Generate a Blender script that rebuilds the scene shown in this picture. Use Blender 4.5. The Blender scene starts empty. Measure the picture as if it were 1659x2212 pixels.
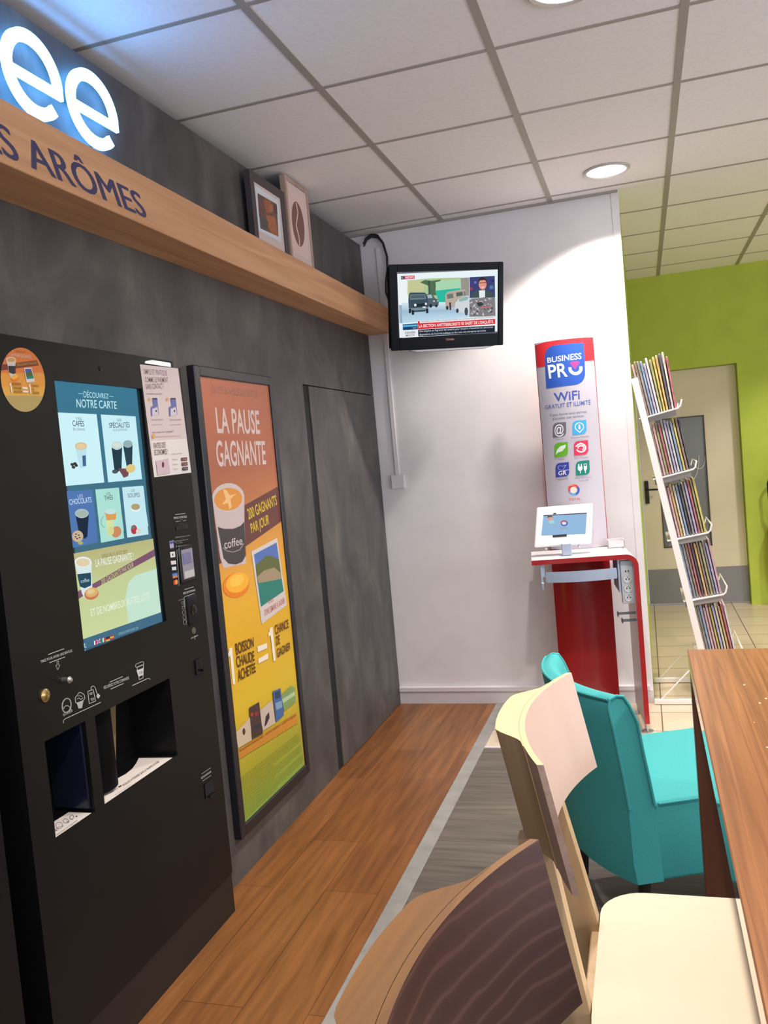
import bpy, bmesh, math, random
from mathutils import Vector, Matrix
C=bpy.context.scene.collection
SC=bpy.context.scene
R=random.Random(11)
# ------------------------------------------------------------------ camera
cam_d=bpy.data.cameras.new('camera'); cam=bpy.data.objects.new('camera',cam_d); C.objects.link(cam)
cam_d.sensor_fit='HORIZONTAL'; cam_d.sensor_width=36.0; cam_d.lens=1848.8/1659*36.0; cam_d.clip_start=.02
YAW,PITCH,ROLL=.2984,-.0601,-.0893
fwd=Vector((-math.sin(YAW)*math.cos(PITCH),math.cos(YAW)*math.cos(PITCH),math.sin(PITCH)))
r0=Vector((math.cos(YAW),math.sin(YAW),0)); u0=r0.cross(fwd)
rt=r0*math.cos(ROLL)+u0*math.sin(ROLL); up=u0*math.cos(ROLL)-r0*math.sin(ROLL)
cam.matrix_world=Matrix(((rt.x,up.x,-fwd.x,0),(rt.y,up.y,-fwd.y,0),(rt.z,up.z,-fwd.z,1.4466),(0,0,0,1)))
SC.camera=cam
# ------------------------------------------------------------------ world, lights, exposure
SC.view_settings.view_transform='Standard'; SC.view_settings.look='None'
SC.view_settings.exposure=0.0; SC.view_settings.gamma=1.0; SC.view_settings.use_curve_mapping=False
w=bpy.data.worlds.new('sky'); SC.world=w; w.use_nodes=True
w.node_tree.nodes['Background'].inputs[0].default_value=(.82,.9,1,1); w.node_tree.nodes['Background'].inputs[1].default_value=.5
SPOT_W=12.0; SPOT_COL=(1,.93,.86)
DAYFILL_BACK=82.0; DAYFILL_SIDE=145.0; DAYFILL_COL=(.84,.88,1.0)
NEON=13.0
def area(name,loc,rot,sx,sy,p,col):
    l=bpy.data.lights.new(name,'AREA'); l.shape='RECTANGLE'; l.size=sx; l.size_y=sy; l.energy=p; l.color=col
    o=bpy.data.objects.new(name,l); C.objects.link(o); o.location=loc; o.rotation_euler=rot; return o
# added area lights at assumed unseen windows, tilted up to brighten the ceiling
area('daylight_fill_front',(1.2,-3.1,1.45),(math.radians(138),0,0),4.4,2.1,DAYFILL_BACK,DAYFILL_COL)
area('daylight_fill_side',(4.1,.8,1.45),(0,math.radians(138),0),2.1,5.0,DAYFILL_SIDE,DAYFILL_COL)
# ------------------------------------------------------------------ colour / material helpers
def l1(v):
    v/=255.0
    return v/12.92 if v<=.04045 else ((v+.055)/1.055)**2.4
def lin(c,k=1.0): return tuple(min(l1(v)*k,.95) for v in c)
def nmat(name):
    m=bpy.data.materials.new(name); m.use_nodes=True; nt=m.node_tree; return m,nt,nt.nodes['Principled BSDF']
MATS={}
def mat(name,c=(128,128,128),rough=.5,metal=0.0,spec=.5,noise=0.0,nscale=20.0,k=1.0,coat=0.0,stretch=None,bump=0.0):
    if name in MATS: return MATS[name]
    m,nt,b=nmat(name); col=lin(c,k)
    b.inputs['Roughness'].default_value=rough; b.inputs['Metallic'].default_value=metal
    b.inputs['Specular IOR Level'].default_value=spec; b.inputs['Coat Weight'].default_value=coat
    if noise or bump:
        tc=nt.nodes.new('ShaderNodeTexCoord'); mp=nt.nodes.new('ShaderNodeMapping'); nz=nt.nodes.new('ShaderNodeTexNoise')
        nz.inputs['Scale'].default_value=nscale; nz.inputs['Detail'].default_value=5
        nt.links.new(tc.outputs['Object'],mp.inputs[0]); nt.links.new(mp.outputs[0],nz.inputs['Vector'])
        if stretch: mp.inputs['Scale'].default_value=stretch
        rp=nt.nodes.new('ShaderNodeValToRGB'); nt.links.new(nz.outputs[0],rp.inputs[0])
        rp.color_ramp.elements[0].position=.3; rp.color_ramp.elements[1].position=.7
        rp.color_ramp.elements[0].color=(*[v*(1-noise) for v in col],1); rp.color_ramp.elements[1].color=(*[min(v*(1+noise),1) for v in col],1)
        nt.links.new(rp.outputs[0],b.inputs['Base Color'])
        if bump:
            bp=nt.nodes.new('ShaderNodeBump'); bp.inputs['Strength'].default_value=bump; bp.inputs['Distance'].default_value=.002
            nt.links.new(nz.outputs[0],bp.inputs['Height']); nt.links.new(bp.outputs[0],b.inputs['Normal'])
    else: b.inputs['Base Color'].default_value=(*col,1)
    MATS[name]=m; return m
def emat(name,col,s):
    if name in MATS: return MATS[name]
    m=bpy.data.materials.new(name); m.use_nodes=True; nt=m.node_tree; nt.nodes.remove(nt.nodes['Principled BSDF'])
    e=nt.nodes.new('ShaderNodeEmission'); e.inputs[0].default_value=(*col,1); e.inputs[1].default_value=s
    nt.links.new(e.outputs[0],nt.nodes['Material Output'].inputs[0]); MATS[name]=m; return m
def attr_print(name,rough=.5,spec=.3):
    if name in MATS: return MATS[name]
    m,nt,b=nmat(name); a=nt.nodes.new('ShaderNodeAttribute'); a.attribute_name='Col'
    nt.links.new(a.outputs[0],b.inputs['Base Color']); b.inputs['Roughness'].default_value=rough; b.inputs['Specular IOR Level'].default_value=spec
    MATS[name]=m; return m
def attr_screen(name,s=1.0):
    if name in MATS: return MATS[name]
    m=bpy.data.materials.new(name); m.use_nodes=True; nt=m.node_tree; nt.nodes.remove(nt.nodes['Principled BSDF'])
    a=nt.nodes.new('ShaderNodeAttribute'); a.attribute_name='Col'; e=nt.nodes.new('ShaderNodeEmission'); e.inputs[1].default_value=s
    nt.links.new(a.outputs[0],e.inputs[0]); nt.links.new(e.outputs[0],nt.nodes['Material Output'].inputs[0]); MATS[name]=m; return m
def ramp(nt,src,stops):
    rp=nt.nodes.new('ShaderNodeValToRGB'); e=rp.color_ramp.elements
    while len(e)<len(stops): e.new(.5)
    for i,(p,c) in enumerate(stops): e[i].position=p; e[i].color=(*c,1)
    nt.links.new(src,rp.inputs[0]); return rp.outputs[0]
def planks(name,cs,row,length,swap,k,rough,grain=.35,mortar=.0015,off=.37,mcol=None):
    m,nt,b=nmat(name); N=nt.nodes.new; Lk=nt.links.new
    tc=N('ShaderNodeTexCoord'); sp=N('ShaderNodeSeparateXYZ'); cb=N('ShaderNodeCombineXYZ'); Lk(tc.outputs['Object'],sp.inputs[0])
    Lk(sp.outputs[1 if swap else 0],cb.inputs[0]); Lk(sp.outputs[0 if swap else 1],cb.inputs[1])
    br=N('ShaderNodeTexBrick'); Lk(cb.outputs[0],br.inputs['Vector']); br.inputs['Scale'].default_value=1; br.inputs['Brick Width'].default_value=length; br.inputs['Row Height'].default_value=row
    br.inputs['Mortar Size'].default_value=mortar; br.inputs['Bias'].default_value=0; br.offset=off
    br.inputs['Color1'].default_value=(*lin(cs[0],k),1); br.inputs['Color2'].default_value=(*lin(cs[1],k),1); br.inputs['Mortar'].default_value=(*lin(mcol or cs[2],k),1)
    mp=N('ShaderNodeMapping'); mp.inputs['Scale'].default_value=(2.2,26,1); Lk(cb.outputs[0],mp.inputs[0])
    nz=N('ShaderNodeTexNoise'); nz.inputs['Scale'].default_value=1.3; nz.inputs['Detail'].default_value=6; Lk(mp.outputs[0],nz.inputs['Vector'])
    mx=N('ShaderNodeMix'); mx.data_type='RGBA'; mx.blend_type='MULTIPLY'; mx.inputs[0].default_value=1
    g=ramp(nt,nz.outputs[0],[(.3,(1-grain,)*3),(.7,(1+grain*.4,)*3)])
    Lk(br.outputs['Color'],mx.inputs[6]); Lk(g,mx.inputs[7]); Lk(mx.outputs[2],b.inputs['Base Color']); b.inputs['Roughness'].default_value=rough; b.inputs['Specular IOR Level'].default_value=.35
    MATS[name]=m; return m
def wood(name,c0,c1,axis,k=1.0,rough=.4,scale=1.0,spec=.5,coat=0.0,band=22.0):
    if name in MATS: return MATS[name]
    m,nt,b=nmat(name); N=nt.nodes.new; Lk=nt.links.new
    tc=N('ShaderNodeTexCoord'); mp=N('ShaderNodeMapping'); Lk(tc.outputs['Object'],mp.inputs[0])
    s=[band*scale]*3; s[axis]=1.1*scale; mp.inputs['Scale'].default_value=s
    nz=N('ShaderNodeTexNoise'); nz.inputs['Scale'].default_value=1.0; nz.inputs['Detail'].default_value=7; nz.inputs['Distortion'].default_value=.6; Lk(mp.outputs[0],nz.inputs['Vector'])
    Lk(ramp(nt,nz.outputs[0],[(.32,lin(c0,k)),(.68,lin(c1,k))]),b.inputs['Base Color'])
    b.inputs['Roughness'].default_value=rough; b.inputs['Specular IOR Level'].default_value=spec; b.inputs['Coat Weight'].default_value=coat
    MATS[name]=m; return m
# ------------------------------------------------------------------ mesh helpers
class MB:
    def __init__(s): s.bm=bmesh.new(); s.mi=0
    def face(s,vs):
        try: f=s.bm.faces.new(vs); f.material_index=s.mi; return f
        except ValueError: return None
    def v(s,p): return s.bm.verts.new(p)
    def box(s,x0,x1,y0,y1,z0,z1,bev=0.0,seg=2):
        vs=[s.v((x,y,z)) for z in(z0,z1) for y in(y0,y1) for x in(x0,x1)]
        fs=[s.face([vs[i] for i in q]) for q in((0,2,3,1),(4,5,7,6),(0,1,5,4),(2,6,7,3),(0,4,6,2),(1,3,7,5))]
        if bev: 
            es=list({e for f in fs for e in f.edges}); bmesh.ops.bevel(s.bm,geom=es,offset=bev,segments=seg,affect='EDGES',profile=.5)
        return s
    def hull(s,pts8,bev=0.0,seg=2):
        vs=[s.v(p) for p in pts8]
        fs=[s.face([vs[i] for i in q]) for q in((0,2,3,1),(4,5,7,6),(0,1,5,4),(2,6,7,3),(0,4,6,2),(1,3,7,5))]
        if bev: bmesh.ops.bevel(s.bm,geom=list({e for f in fs for e in f.edges}),offset=bev,segments=seg,affect='EDGES')
        return s
    def bar(s,a,b,wx,wy,ax=(1,0,0)):
        """square bar from a to b; wx along ax, wy along the other side"""
        a=Vector(a);b=Vector(b);d=(b-a).normalized();x=Vector(ax);x=(x-d*x.dot(d)).normalized();y=d.cross(x)
        return s.hull([p+x*(i*wx/2)+y*(j*wy/2) for p in(a,b) for j in(-1,1) for i in(-1,1)])
    def prism(s,pts,fn0,fn1):
        """pts 2-D outline; fn0/fn1 map to the two 3-D caps"""
        A=[s.v(fn0(p)) for p in pts];B=[s.v(fn1(p)) for p in pts];n=len(pts)
        s.face(A[::-1]);s.face(B)
        for i in range(n): s.face([A[i],A[(i+1)%n],B[(i+1)%n],B[i]])
        return s
    def tube(s,pts,r,n=8,closed=False,caps=True):
        pts=[Vector(p) for p in pts]; rs=r if isinstance(r,(list,tuple)) else [r]*len(pts); rings=[]; prev=None
        for i,p in enumerate(pts):
            d=((pts[(i+1)%len(pts)] if (closed or i<len(pts)-1) else p)-(pts[i-1] if (closed or i>0) else p)).normalized()
            if prev is None: x=d.orthogonal().normalized()
            else:
                x=prev-d*prev.dot(d); x=x.normalized() if x.length>1e-6 else d.orthogonal().normalized()
            prev=x;y=d.cross(x)
            rings.append([s.v(p+(x*math.cos(2*math.pi*k/n)+y*math.sin(2*math.pi*k/n))*rs[i]) for k in range(n)])
        m=len(rings)
        for i in range(m if closed else m-1):
            a,b=rings[i],rings[(i+1)%m]
            for k in range(n): s.face([a[k],a[(k+1)%n],b[(k+1)%n],b[k]])
        if caps and not closed: s.face(rings[0][::-1]); s.face(rings[-1])
        return s
    def lathe(s,c,prof,n=24,axis=2,caps=True):
        rings=[]
        for r,h in prof:
            ring=[]
            for k in range(n):
                a=2*math.pi*k/n;q=[r*math.cos(a),r*math.sin(a),h]
                if axis==0:q=[q[2],q[0],q[1]]
                if axis==1:q=[q[0],-q[2],q[1]]
                ring.append(s.v((c[0]+q[0],c[1]+q[1],c[2]+q[2])))
            rings.append(ring)
        for a,b in zip(rings,rings[1:]):
            for k in range(n): s.face([a[k],a[(k+1)%n],b[(k+1)%n],b[k]])
        if caps: s.face(rings[0][::-1]); s.face(rings[-1])
        return s
    def grid(s,rows,closed_u=False):
        V=[[s.v(p) for p in r] for r in rows]
        for a,b in zip(V,V[1:]):
            for i in range(len(a)-(0 if closed_u else 1)):
                j=(i+1)%len(a); s.face([a[i],a[j],b[j],b[i]])
        return V
    def build(s,name,mats,parent=None,smooth=False,root=None,label=None,norm=True,sharp=35):
        if norm: bmesh.ops.recalc_face_normals(s.bm,faces=s.bm.faces[:])
        me=bpy.data.meshes.new(name); s.bm.to_mesh(me); s.bm.free()
        for m in (mats if isinstance(mats,(list,tuple)) else [mats]): me.materials.append(m)
        if smooth:
            for p in me.polygons: p.use_smooth=True
            me.set_sharp_from_angle(angle=math.radians(sharp))
        o=bpy.data.objects.new(name,me); C.objects.link(o)
        if parent is not None:
            o.parent=parent
            if root is not None: o.location=-Vector(root)
        if label: o['label']=label
        return o
def tag(o,label,cat,group=None):
    o['label']=label; o['category']=cat
    if group: o['group']=group
    return o
def thing(name,label,cat,loc=(0,0,0),rz=0.0,group=None):
    o=bpy.data.objects.new(name,None); C.objects.link(o); o.location=loc; o.rotation_euler=(0,0,rz); o.empty_display_size=.1
    return tag(o,label,cat,group)
def struct(o): o['kind']='structure'; return o
# ------------------------------------------------------------------ printed sheets (flat artwork, text as mesh)
_fc=bpy.data.curves.new('lettering','FONT'); _fo=bpy.data.objects.new('lettering',_fc); C.objects.link(_fo); _fc.resolution_u=4
_TC={}
def text_mesh(t,bold):
    key=(t,bold)
    if key in _TC: return _TC[key]
    _fc.body=t; _fc.size=1.0; _fc.offset=(0,.006,.016)[bold]
    dg=bpy.context.evaluated_depsgraph_get(); dg.update(); ev=_fo.evaluated_get(dg); me=ev.to_mesh()
    vs=[(v.co.x,v.co.y) for v in me.vertices]; fs=[tuple(p.vertices) for p in me.polygons]; ev.to_mesh_clear()
    _TC[key]=(vs,fs); return _TC[key]
CAP=None
STEP=.00009
def sheet(name,data,fn,material,parent,root=None,k=1.0,cuts=None,h0=.0004,label=None):
    """one mesh of printed shapes; fn(a,b,h) gives the 3-D point"""
    global CAP
    if CAP is None:
        vs,_=text_mesh('H',0); CAP=max(v[1] for v in vs)
    bm=bmesh.new(); cl=bm.loops.layers.float_color.new('Col'); hl=bm.verts.layers.float.new('h'); h=h0
    def nf(pts,cols,hh):
        vs=[bm.verts.new((p[0],p[1],hh)) for p in pts]
        try: f=bm.faces.new(vs)
        except ValueError: return
        for lp,c in zip(f.loops,cols): lp[cl]=(*c,1)
    for e in data:
        h+=STEP
        if e[0]=='t':
            vs,fs=text_mesh(e[1],e[4]); 
            if not vs: continue
            x0=min(v[0] for v in vs);x1=max(v[0] for v in vs); tl,tr,br,bl=e[2]; c=lin(e[3],k); P=[]
            for v in vs:
                u=(v[0]-x0)/(x1-x0); t=v[1]/CAP
                P.append([(bl[i]*(1-u)+br[i]*u)*(1-t)+(tl[i]*(1-u)+tr[i]*u)*t for i in(0,1)])
            bv=[bm.verts.new((p[0],p[1],h)) for p in P]
            for f in fs:
                try: ff=bm.faces.new([bv[i] for i in f])
                except ValueError: continue
                for lp in ff.loops: lp[cl]=(*c,1)
        elif e[0]=='p': c=lin(e[2],k); nf(e[1],[c]*len(e[1]),h)
        elif e[0]=='m':
            c=lin(e[2],k)
            for q in e[1]: nf(q,[c]*4,h)
        elif e[0]=='g':
            for (a0,b0,c0),(a1,b1,c1) in zip(e[1],e[1][1:]):
                c0=lin(c0,k);c1=lin(c1,k); nf([a0,b0,b1,a1],[c0,c0,c1,c1],h)
    if cuts:
        for a in cuts:
            g=bm.verts[:]+bm.edges[:]+bm.faces[:]
            bmesh.ops.bisect_plane(bm,geom=g,plane_co=(a,0,0),plane_no=(1,0,0))
    for v in bm.verts: v.co=fn(v.co.x,v.co.y,v.co.z)
    o0=fn(0,0,0); n=(fn(0,0,1)-o0)
    bm.normal_update()
    for f in bm.faces:
        if f.normal.dot(n)<0: f.normal_flip()
    me=bpy.data.meshes.new(name); bm.to_mesh(me); bm.free(); me.materials.append(material)
    o=bpy.data.objects.new(name,me); C.objects.link(o)
    if parent is not None:
        o.parent=parent
        if root is not None: o.location=-Vector(root)
    if label: o['label']=label
    return o
# ---- printed artwork: shapes and words, in metres on the surface they are printed on
DECALS={
'poster':[
('g',[((2.6856,1.8106),(3.2883,1.8051),(172,98,66)),((2.6843,1.6856),(3.2858,1.6864),(166,95,66)),((2.6821,1.4761),(3.2815,1.475),(158,94,68)),((2.6806,1.3301),(3.2791,1.3592),(172,108,66)),((2.6784,1.1181),(3.2747,1.1463),(205,146,60)),((2.6767,.954),(3.271,.9674),(212,160,46)),((2.6748,.7724),(3.267,.776),(206,160,36)),((2.6731,.6063),(3.2637,.6192),(206,172,40)),((2.6719,.4895),(3.2609,.4815),(190,166,44)),((2.6705,.3555),(3.2584,.3631),(156,152,46)),((2.6688,.1956),(3.255,.1949),(128,156,66))]),
('p',[(3.2611,1.3769),(3.2694,1.2322),(2.9206,1.1708),(2.6869,1.1316),(2.6998,1.2794),(2.935,1.3237)],(96,56,52)),
('t',"JEUX D'ÉTÉ DU 1er JUILLET AU 31 AOÛT 2017",[(2.7687,1.7663),(3.1548,1.7664),(3.1528,1.7389),(2.7665,1.74)],(128,84,70),1),
('t','LA PAUSE',[(2.7827,1.6865),(3.1492,1.6855),(3.1419,1.5973),(2.7816,1.5991)],(196,176,172),2),
('t','GAGNANTE',[(2.7596,1.5678),(3.1778,1.564),(3.1704,1.475),(2.756,1.479)],(196,176,172),2),
('t','200 GAGNANTS',[(2.9561,1.3076),(3.2349,1.3441),(3.2397,1.3057),(2.9633,1.2682)],(196,170,50),2),
('t','PAR JOUR',[(2.9712,1.2498),(3.1453,1.2719),(3.1455,1.2346),(2.9752,1.2139)],(196,170,50),2),
('p',[(2.6935,1.3678),(2.6999,1.2795),(2.7082,1.1574),(2.7237,1.1157),(2.9033,1.1066),(2.9109,1.158),(2.9276,1.2785),(2.9436,1.3507)],(186,170,168)),
('p',[(2.9455,1.3616),(2.9404,1.3446),(2.9225,1.3295),(2.8939,1.3178),(2.8579,1.3107),(2.8184,1.3088),(2.7794,1.3121),(2.7446,1.3201),(2.7171,1.3319),(2.6991,1.3464),(2.6921,1.3622),(2.6966,1.378),(2.7123,1.3923),(2.7378,1.4039),(2.7712,1.4117),(2.8094,1.4148),(2.8491,1.4127),(2.8861,1.4055),(2.9167,1.3938),(2.9373,1.3786)],(190,176,174)),
('p',[(2.9272,1.3558),(2.9226,1.3425),(2.9069,1.3307),(2.882,1.3216),(2.8507,1.3161),(2.8162,1.3146),(2.7821,1.3172),(2.7516,1.3235),(2.7275,1.3328),(2.7118,1.3443),(2.7057,1.3567),(2.7098,1.3692),(2.7237,1.3804),(2.7462,1.3895),(2.7756,1.3955),(2.8092,1.3978),(2.8438,1.396),(2.876,1.3903),(2.9025,1.381),(2.9202,1.3691)],(204,136,58)),
('p',[(2.7798,1.3935),(2.8042,1.3904),(2.8285,1.3687),(2.8813,1.3721),(2.8292,1.3551),(2.8343,1.3277),(2.8137,1.3175),(2.8084,1.3431),(2.7613,1.34),(2.7935,1.3576)],(222,178,120)),
('p',[(2.7119,1.2652),(2.7568,1.2534),(2.8276,1.2461),(2.8889,1.2509),(2.9226,1.2632),(2.9086,1.1373),(2.8747,1.1176),(2.8211,1.1149),(2.765,1.1263),(2.7312,1.151)],(62,58,58)),
('t','coffee',[(2.7444,1.2123),(2.8915,1.2108),(2.8904,1.1814),(2.7471,1.1821)],(190,178,172),1),
('m',[[(2.7333,1.1866),(2.7598,1.1714),(2.7644,1.1731),(2.7377,1.1883)],[(2.7581,1.1721),(2.8102,1.1606),(2.812,1.1634),(2.7599,1.1748)],[(2.8082,1.1608),(2.8648,1.1627),(2.8632,1.1658),(2.8066,1.1639)],[(2.8634,1.1624),(2.9023,1.1817),(2.8969,1.184),(2.8582,1.1647)]],(150,140,136)),
('p',[(2.9064,1.052),(2.9152,1.0372),(2.9129,1.0226),(2.9,1.0099),(2.8778,1.0005),(2.8488,.9952),(2.8162,.9945),(2.7833,.9983),(2.7532,1.0061),(2.7287,1.0171),(2.7119,1.0302),(2.7042,1.0443),(2.7061,1.0579),(2.7177,1.07),(2.7378,1.0794),(2.7648,1.0852),(2.7964,1.0868),(2.8295,1.0839),(2.861,1.0767),(2.8876,1.0657)],(214,120,32)),
('p',[(2.9067,1.0586),(2.9131,1.0469),(2.91,1.0354),(2.8977,1.0252),(2.8777,1.0174),(2.8521,1.0129),(2.8236,1.0119),(2.7952,1.0145),(2.7694,1.0203),(2.7488,1.0288),(2.735,1.039),(2.7293,1.0501),(2.7321,1.061),(2.7432,1.0708),(2.7617,1.0785),(2.7859,1.0834),(2.8136,1.085),(2.8424,1.0831),(2.8693,1.0776),(2.8915,1.0692)],(226,164,48)),
('p',[(2.8702,1.0646),(2.874,1.0582),(2.8718,1.0515),(2.8641,1.0454),(2.8515,1.0404),(2.8354,1.0371),(2.8175,1.0356),(2.7996,1.0362),(2.7833,1.0388),(2.7703,1.043),(2.7616,1.0486),(2.7581,1.0548),(2.7601,1.0612),(2.7674,1.0672),(2.7794,1.0721),(2.7949,1.0756),(2.8125,1.0772),(2.8306,1.0769),(2.8473,1.0744),(2.861,1.0702)],(232,180,70)),
('p',[(2.955,1.1454),(3.2036,1.1703),(3.2371,.8861),(2.9848,.8592)],(196,186,180)),
('p',[(2.9764,1.1319),(3.1947,1.1524),(3.2163,.9475),(2.9915,.925)],(78,104,166)),
('p',[(2.9787,1.0878),(3.0182,1.0966),(3.0864,1.1129),(3.1416,1.1018),(3.2014,1.0823),(3.209,1.0161),(3.129,1.0097),(2.9828,1.0151)],(88,96,52)),
('p',[(2.9852,1.0436),(3.0522,1.0588),(3.1489,1.0556),(3.2063,1.0242),(3.2092,.9968),(3.0835,1.0059),(2.9901,1.0103)],(150,132,104)),
('p',[(2.9876,1.0179),(3.2101,1.0005),(3.2163,.9475),(2.9915,.925)],(38,118,104)),
('t','ÎLES',[(3.058,.9344),(3.112,.9375),(3.1138,.9259),(3.0597,.923)],(190,110,100),1),
('t',"D'UNE SEMAINE À GAGNER",[(3.0171,.9072),(3.2197,.9218),(3.2189,.8988),(3.016,.8837)],(190,110,100),1),
('p',[(2.7051,.8309),(2.7258,.8295),(2.7225,.6972),(2.7036,.6989),(2.7048,.8045),(2.6897,.8004),(2.6897,.8162),(2.7004,.818)],(226,214,196)),
('t','BOISSON',[(2.7511,.8357),(2.9021,.8259),(2.8976,.7917),(2.752,.7948)],(84,50,26),2),
('t','CHAUDE',[(2.7464,.7894),(2.8955,.7753),(2.894,.7402),(2.747,.7502)],(84,50,26),2),
('t','ACHETÉE',[(2.7485,.7399),(2.8951,.7293),(2.8938,.6965),(2.7469,.6992)],(84,50,26),2),
('p',[(2.9262,.7849),(3.013,.7781),(3.0085,.759),(2.9252,.7628)],(226,214,196)),
('p',[(2.9223,.7374),(3.0123,.7379),(3.0074,.7171),(2.9196,.7201)],(226,214,196)),
('p',[(3.0493,.8291),(3.075,.8285),(3.0751,.694),(3.0538,.6944),(3.0502,.8022),(3.0321,.7973),(3.0311,.8134),(3.0441,.8158)],(226,214,196)),
('t','CHANCE',[(3.0957,.8301),(3.2351,.8258),(3.2321,.7933),(3.0959,.7926)],(84,50,26),2),
('t','DE',[(3.0985,.7845),(3.1349,.7839),(3.1312,.7487),(3.0948,.7497)],(84,50,26),2),
('t','GAGNER',[(3.094,.7348),(3.2318,.7318),(3.2271,.7029),(3.0921,.7001)],(84,50,26),2),
('p',[(2.6831,.4661),(3.225,.4353),(3.228,.3895),(2.683,.4326)],(190,128,44)),
('p',[(2.6858,.53),(2.7486,.5381),(2.8057,.5492),(2.803,.4631),(2.6936,.4711)],(196,176,150)),
('p',[(2.7596,.51),(2.7583,.5065),(2.756,.5037),(2.7529,.5019),(2.7495,.5013),(2.7459,.5019),(2.7427,.5036),(2.74,.5063),(2.7382,.5097),(2.7373,.5136),(2.7376,.5174),(2.7389,.5208),(2.7412,.5236),(2.7442,.5254),(2.7477,.5261),(2.7512,.5255),(2.7545,.5238),(2.7572,.5211),(2.7591,.5177),(2.7599,.5138)],(70,44,34)),
('p',[(2.8848,.5469),(3.0069,.5536),(3.0159,.4585),(2.9012,.4651)],(190,174,160)),
('p',[(2.9155,.4757),(2.9355,.5104),(2.9677,.5184),(2.9684,.4948),(2.9339,.4774)],(52,44,50)),
('p',[(2.8078,.5833),(2.8924,.5801),(2.8968,.4563),(2.8035,.4654)],(66,50,48)),
('p',[(2.836,.5496),(2.8349,.5477),(2.8327,.5465),(2.8296,.5459),(2.8259,.5461),(2.8219,.547),(2.8181,.5486),(2.8149,.5506),(2.8124,.5529),(2.8111,.5553),(2.8109,.5575),(2.812,.5593),(2.8141,.5606),(2.8172,.5611),(2.8209,.561),(2.8249,.5601),(2.8287,.5585),(2.832,.5565),(2.8345,.5542),(2.8359,.5518)],(150,60,50)),
('p',[(2.8461,.5539),(2.8739,.5503),(2.875,.5347),(2.848,.5372)],(140,40,40)),
('p',[(2.8187,.5077),(2.888,.5001),(2.8891,.4844),(2.8197,.4923)],(40,44,60)),
('p',[(3.0886,.548),(3.1916,.5565),(3.2322,.5395),(3.226,.4798),(3.1049,.4783)],(120,150,90)),
('p',[(3.0973,.5293),(3.2231,.5253),(3.2245,.5082),(3.1023,.5116)],(170,190,150)),
('p',[(3.0179,.5846),(3.0916,.5767),(3.0976,.4644),(3.02,.4598)],(60,96,150)),
('p',[(3.0321,.5752),(3.0822,.5703),(3.082,.5419),(3.0343,.547)],(40,60,90)),
('p',[(3.0298,.5335),(3.09,.5261),(3.0913,.4987),(3.0332,.5049)],(120,150,180)),
('t','Enceinte bluetooth · carte cadeau · coffret séjour',[(2.7008,.4656),(3.2152,.4356),(3.2152,.4244),(2.7015,.4548)],(150,90,40),0),
('t',"Jeu gratuit sans obligation d'achat ouvert du 1er juillet au 31 août aux personnes majeures",[(2.6809,.366),(3.2256,.351),(3.226,.3441),(2.6811,.3602)],(112,116,40),0),
('t','résidant en France métropolitaine dans les stations participantes règlement complet déposé',[(2.6807,.3541),(3.2275,.3402),(3.2279,.3333),(2.6809,.3482)],(112,116,40),0),
('t',"auprès de l'étude et disponible sur simple demande ou sur le site internet du jeu dotations",[(2.6805,.3421),(3.2294,.3295),(3.2298,.3226),(2.6807,.3362)],(112,116,40),0),
('t',"Jeu gratuit sans obligation d'achat ouvert du 1er juillet au 31 août aux personnes majeures",[(2.6803,.3302),(3.2313,.3188),(3.2317,.3119),(2.6805,.3243)],(112,116,40),0),
('t','résidant en France métropolitaine dans les stations participantes règlement complet déposé',[(2.6801,.3182),(2.9623,.313),(2.9626,.3066),(2.6803,.3123)],(112,116,40),0),
('t',"auprès de l'étude et disponible sur simple demande ou sur le site internet du jeu dotations",[(2.6799,.3062),(3.235,.2973),(3.2355,.2903),(2.6801,.3003)],(112,116,40),0),
('t',"Jeu gratuit sans obligation d'achat ouvert du 1er juillet au 31 août aux personnes majeures",[(2.6797,.2942),(3.2369,.2865),(3.2374,.2796),(2.6799,.2883)],(112,116,40),0),
('t','résidant en France métropolitaine dans les stations participantes règlement complet déposé',[(2.6795,.2822),(3.2388,.2757),(3.2393,.2688),(2.6797,.2763)],(112,116,40),0),
('t',"auprès de l'étude et disponible sur simple demande ou sur le site internet du jeu dotations",[(2.6793,.2702),(2.9655,.2675),(2.9658,.2611),(2.6795,.2643)],(112,116,40),0),
('t',"Jeu gratuit sans obligation d'achat ouvert du 1er juillet au 31 août aux personnes majeures",[(2.679,.2583),(3.2427,.2541),(3.2431,.2471),(2.6793,.2523)],(112,116,40),0),
('t','résidant en France métropolitaine dans les stations participantes règlement complet déposé',[(2.6788,.2463),(3.2446,.2432),(3.245,.2363),(2.6791,.2403)],(112,116,40),0),
('t',"auprès de l'étude et disponible sur simple demande ou sur le site internet du jeu dotations",[(2.6786,.2343),(3.2465,.2324),(3.2469,.2254),(2.6789,.2283)],(112,116,40),0),
('t',"Jeu gratuit sans obligation d'achat ouvert du 1er juillet au 31 août aux personnes majeures",[(2.6784,.2222),(2.9687,.2219),(2.969,.2154),(2.6787,.2163)],(112,116,40),0),
],
'screen':[
('g',[((1.8431,1.7248),(2.2141,1.7191),(62,120,145)),((1.8534,1.3103),(2.2095,1.2961),(70,112,132)),((1.8464,1.0234),(2.2226,1.0229),(62,92,112))]),
('m',[[(1.9375,1.6914),(1.9576,1.6916),(1.9581,1.6933),(1.9379,1.693)]],(150,205,220)),
('m',[[(2.0742,1.6903),(2.0955,1.6902),(2.0961,1.6919),(2.0748,1.6921)]],(150,205,220)),
('t','DÉCOUVREZ',[(1.9614,1.6993),(2.073,1.6974),(2.0708,1.6851),(1.9597,1.6833)],(185,228,238),1),
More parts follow.
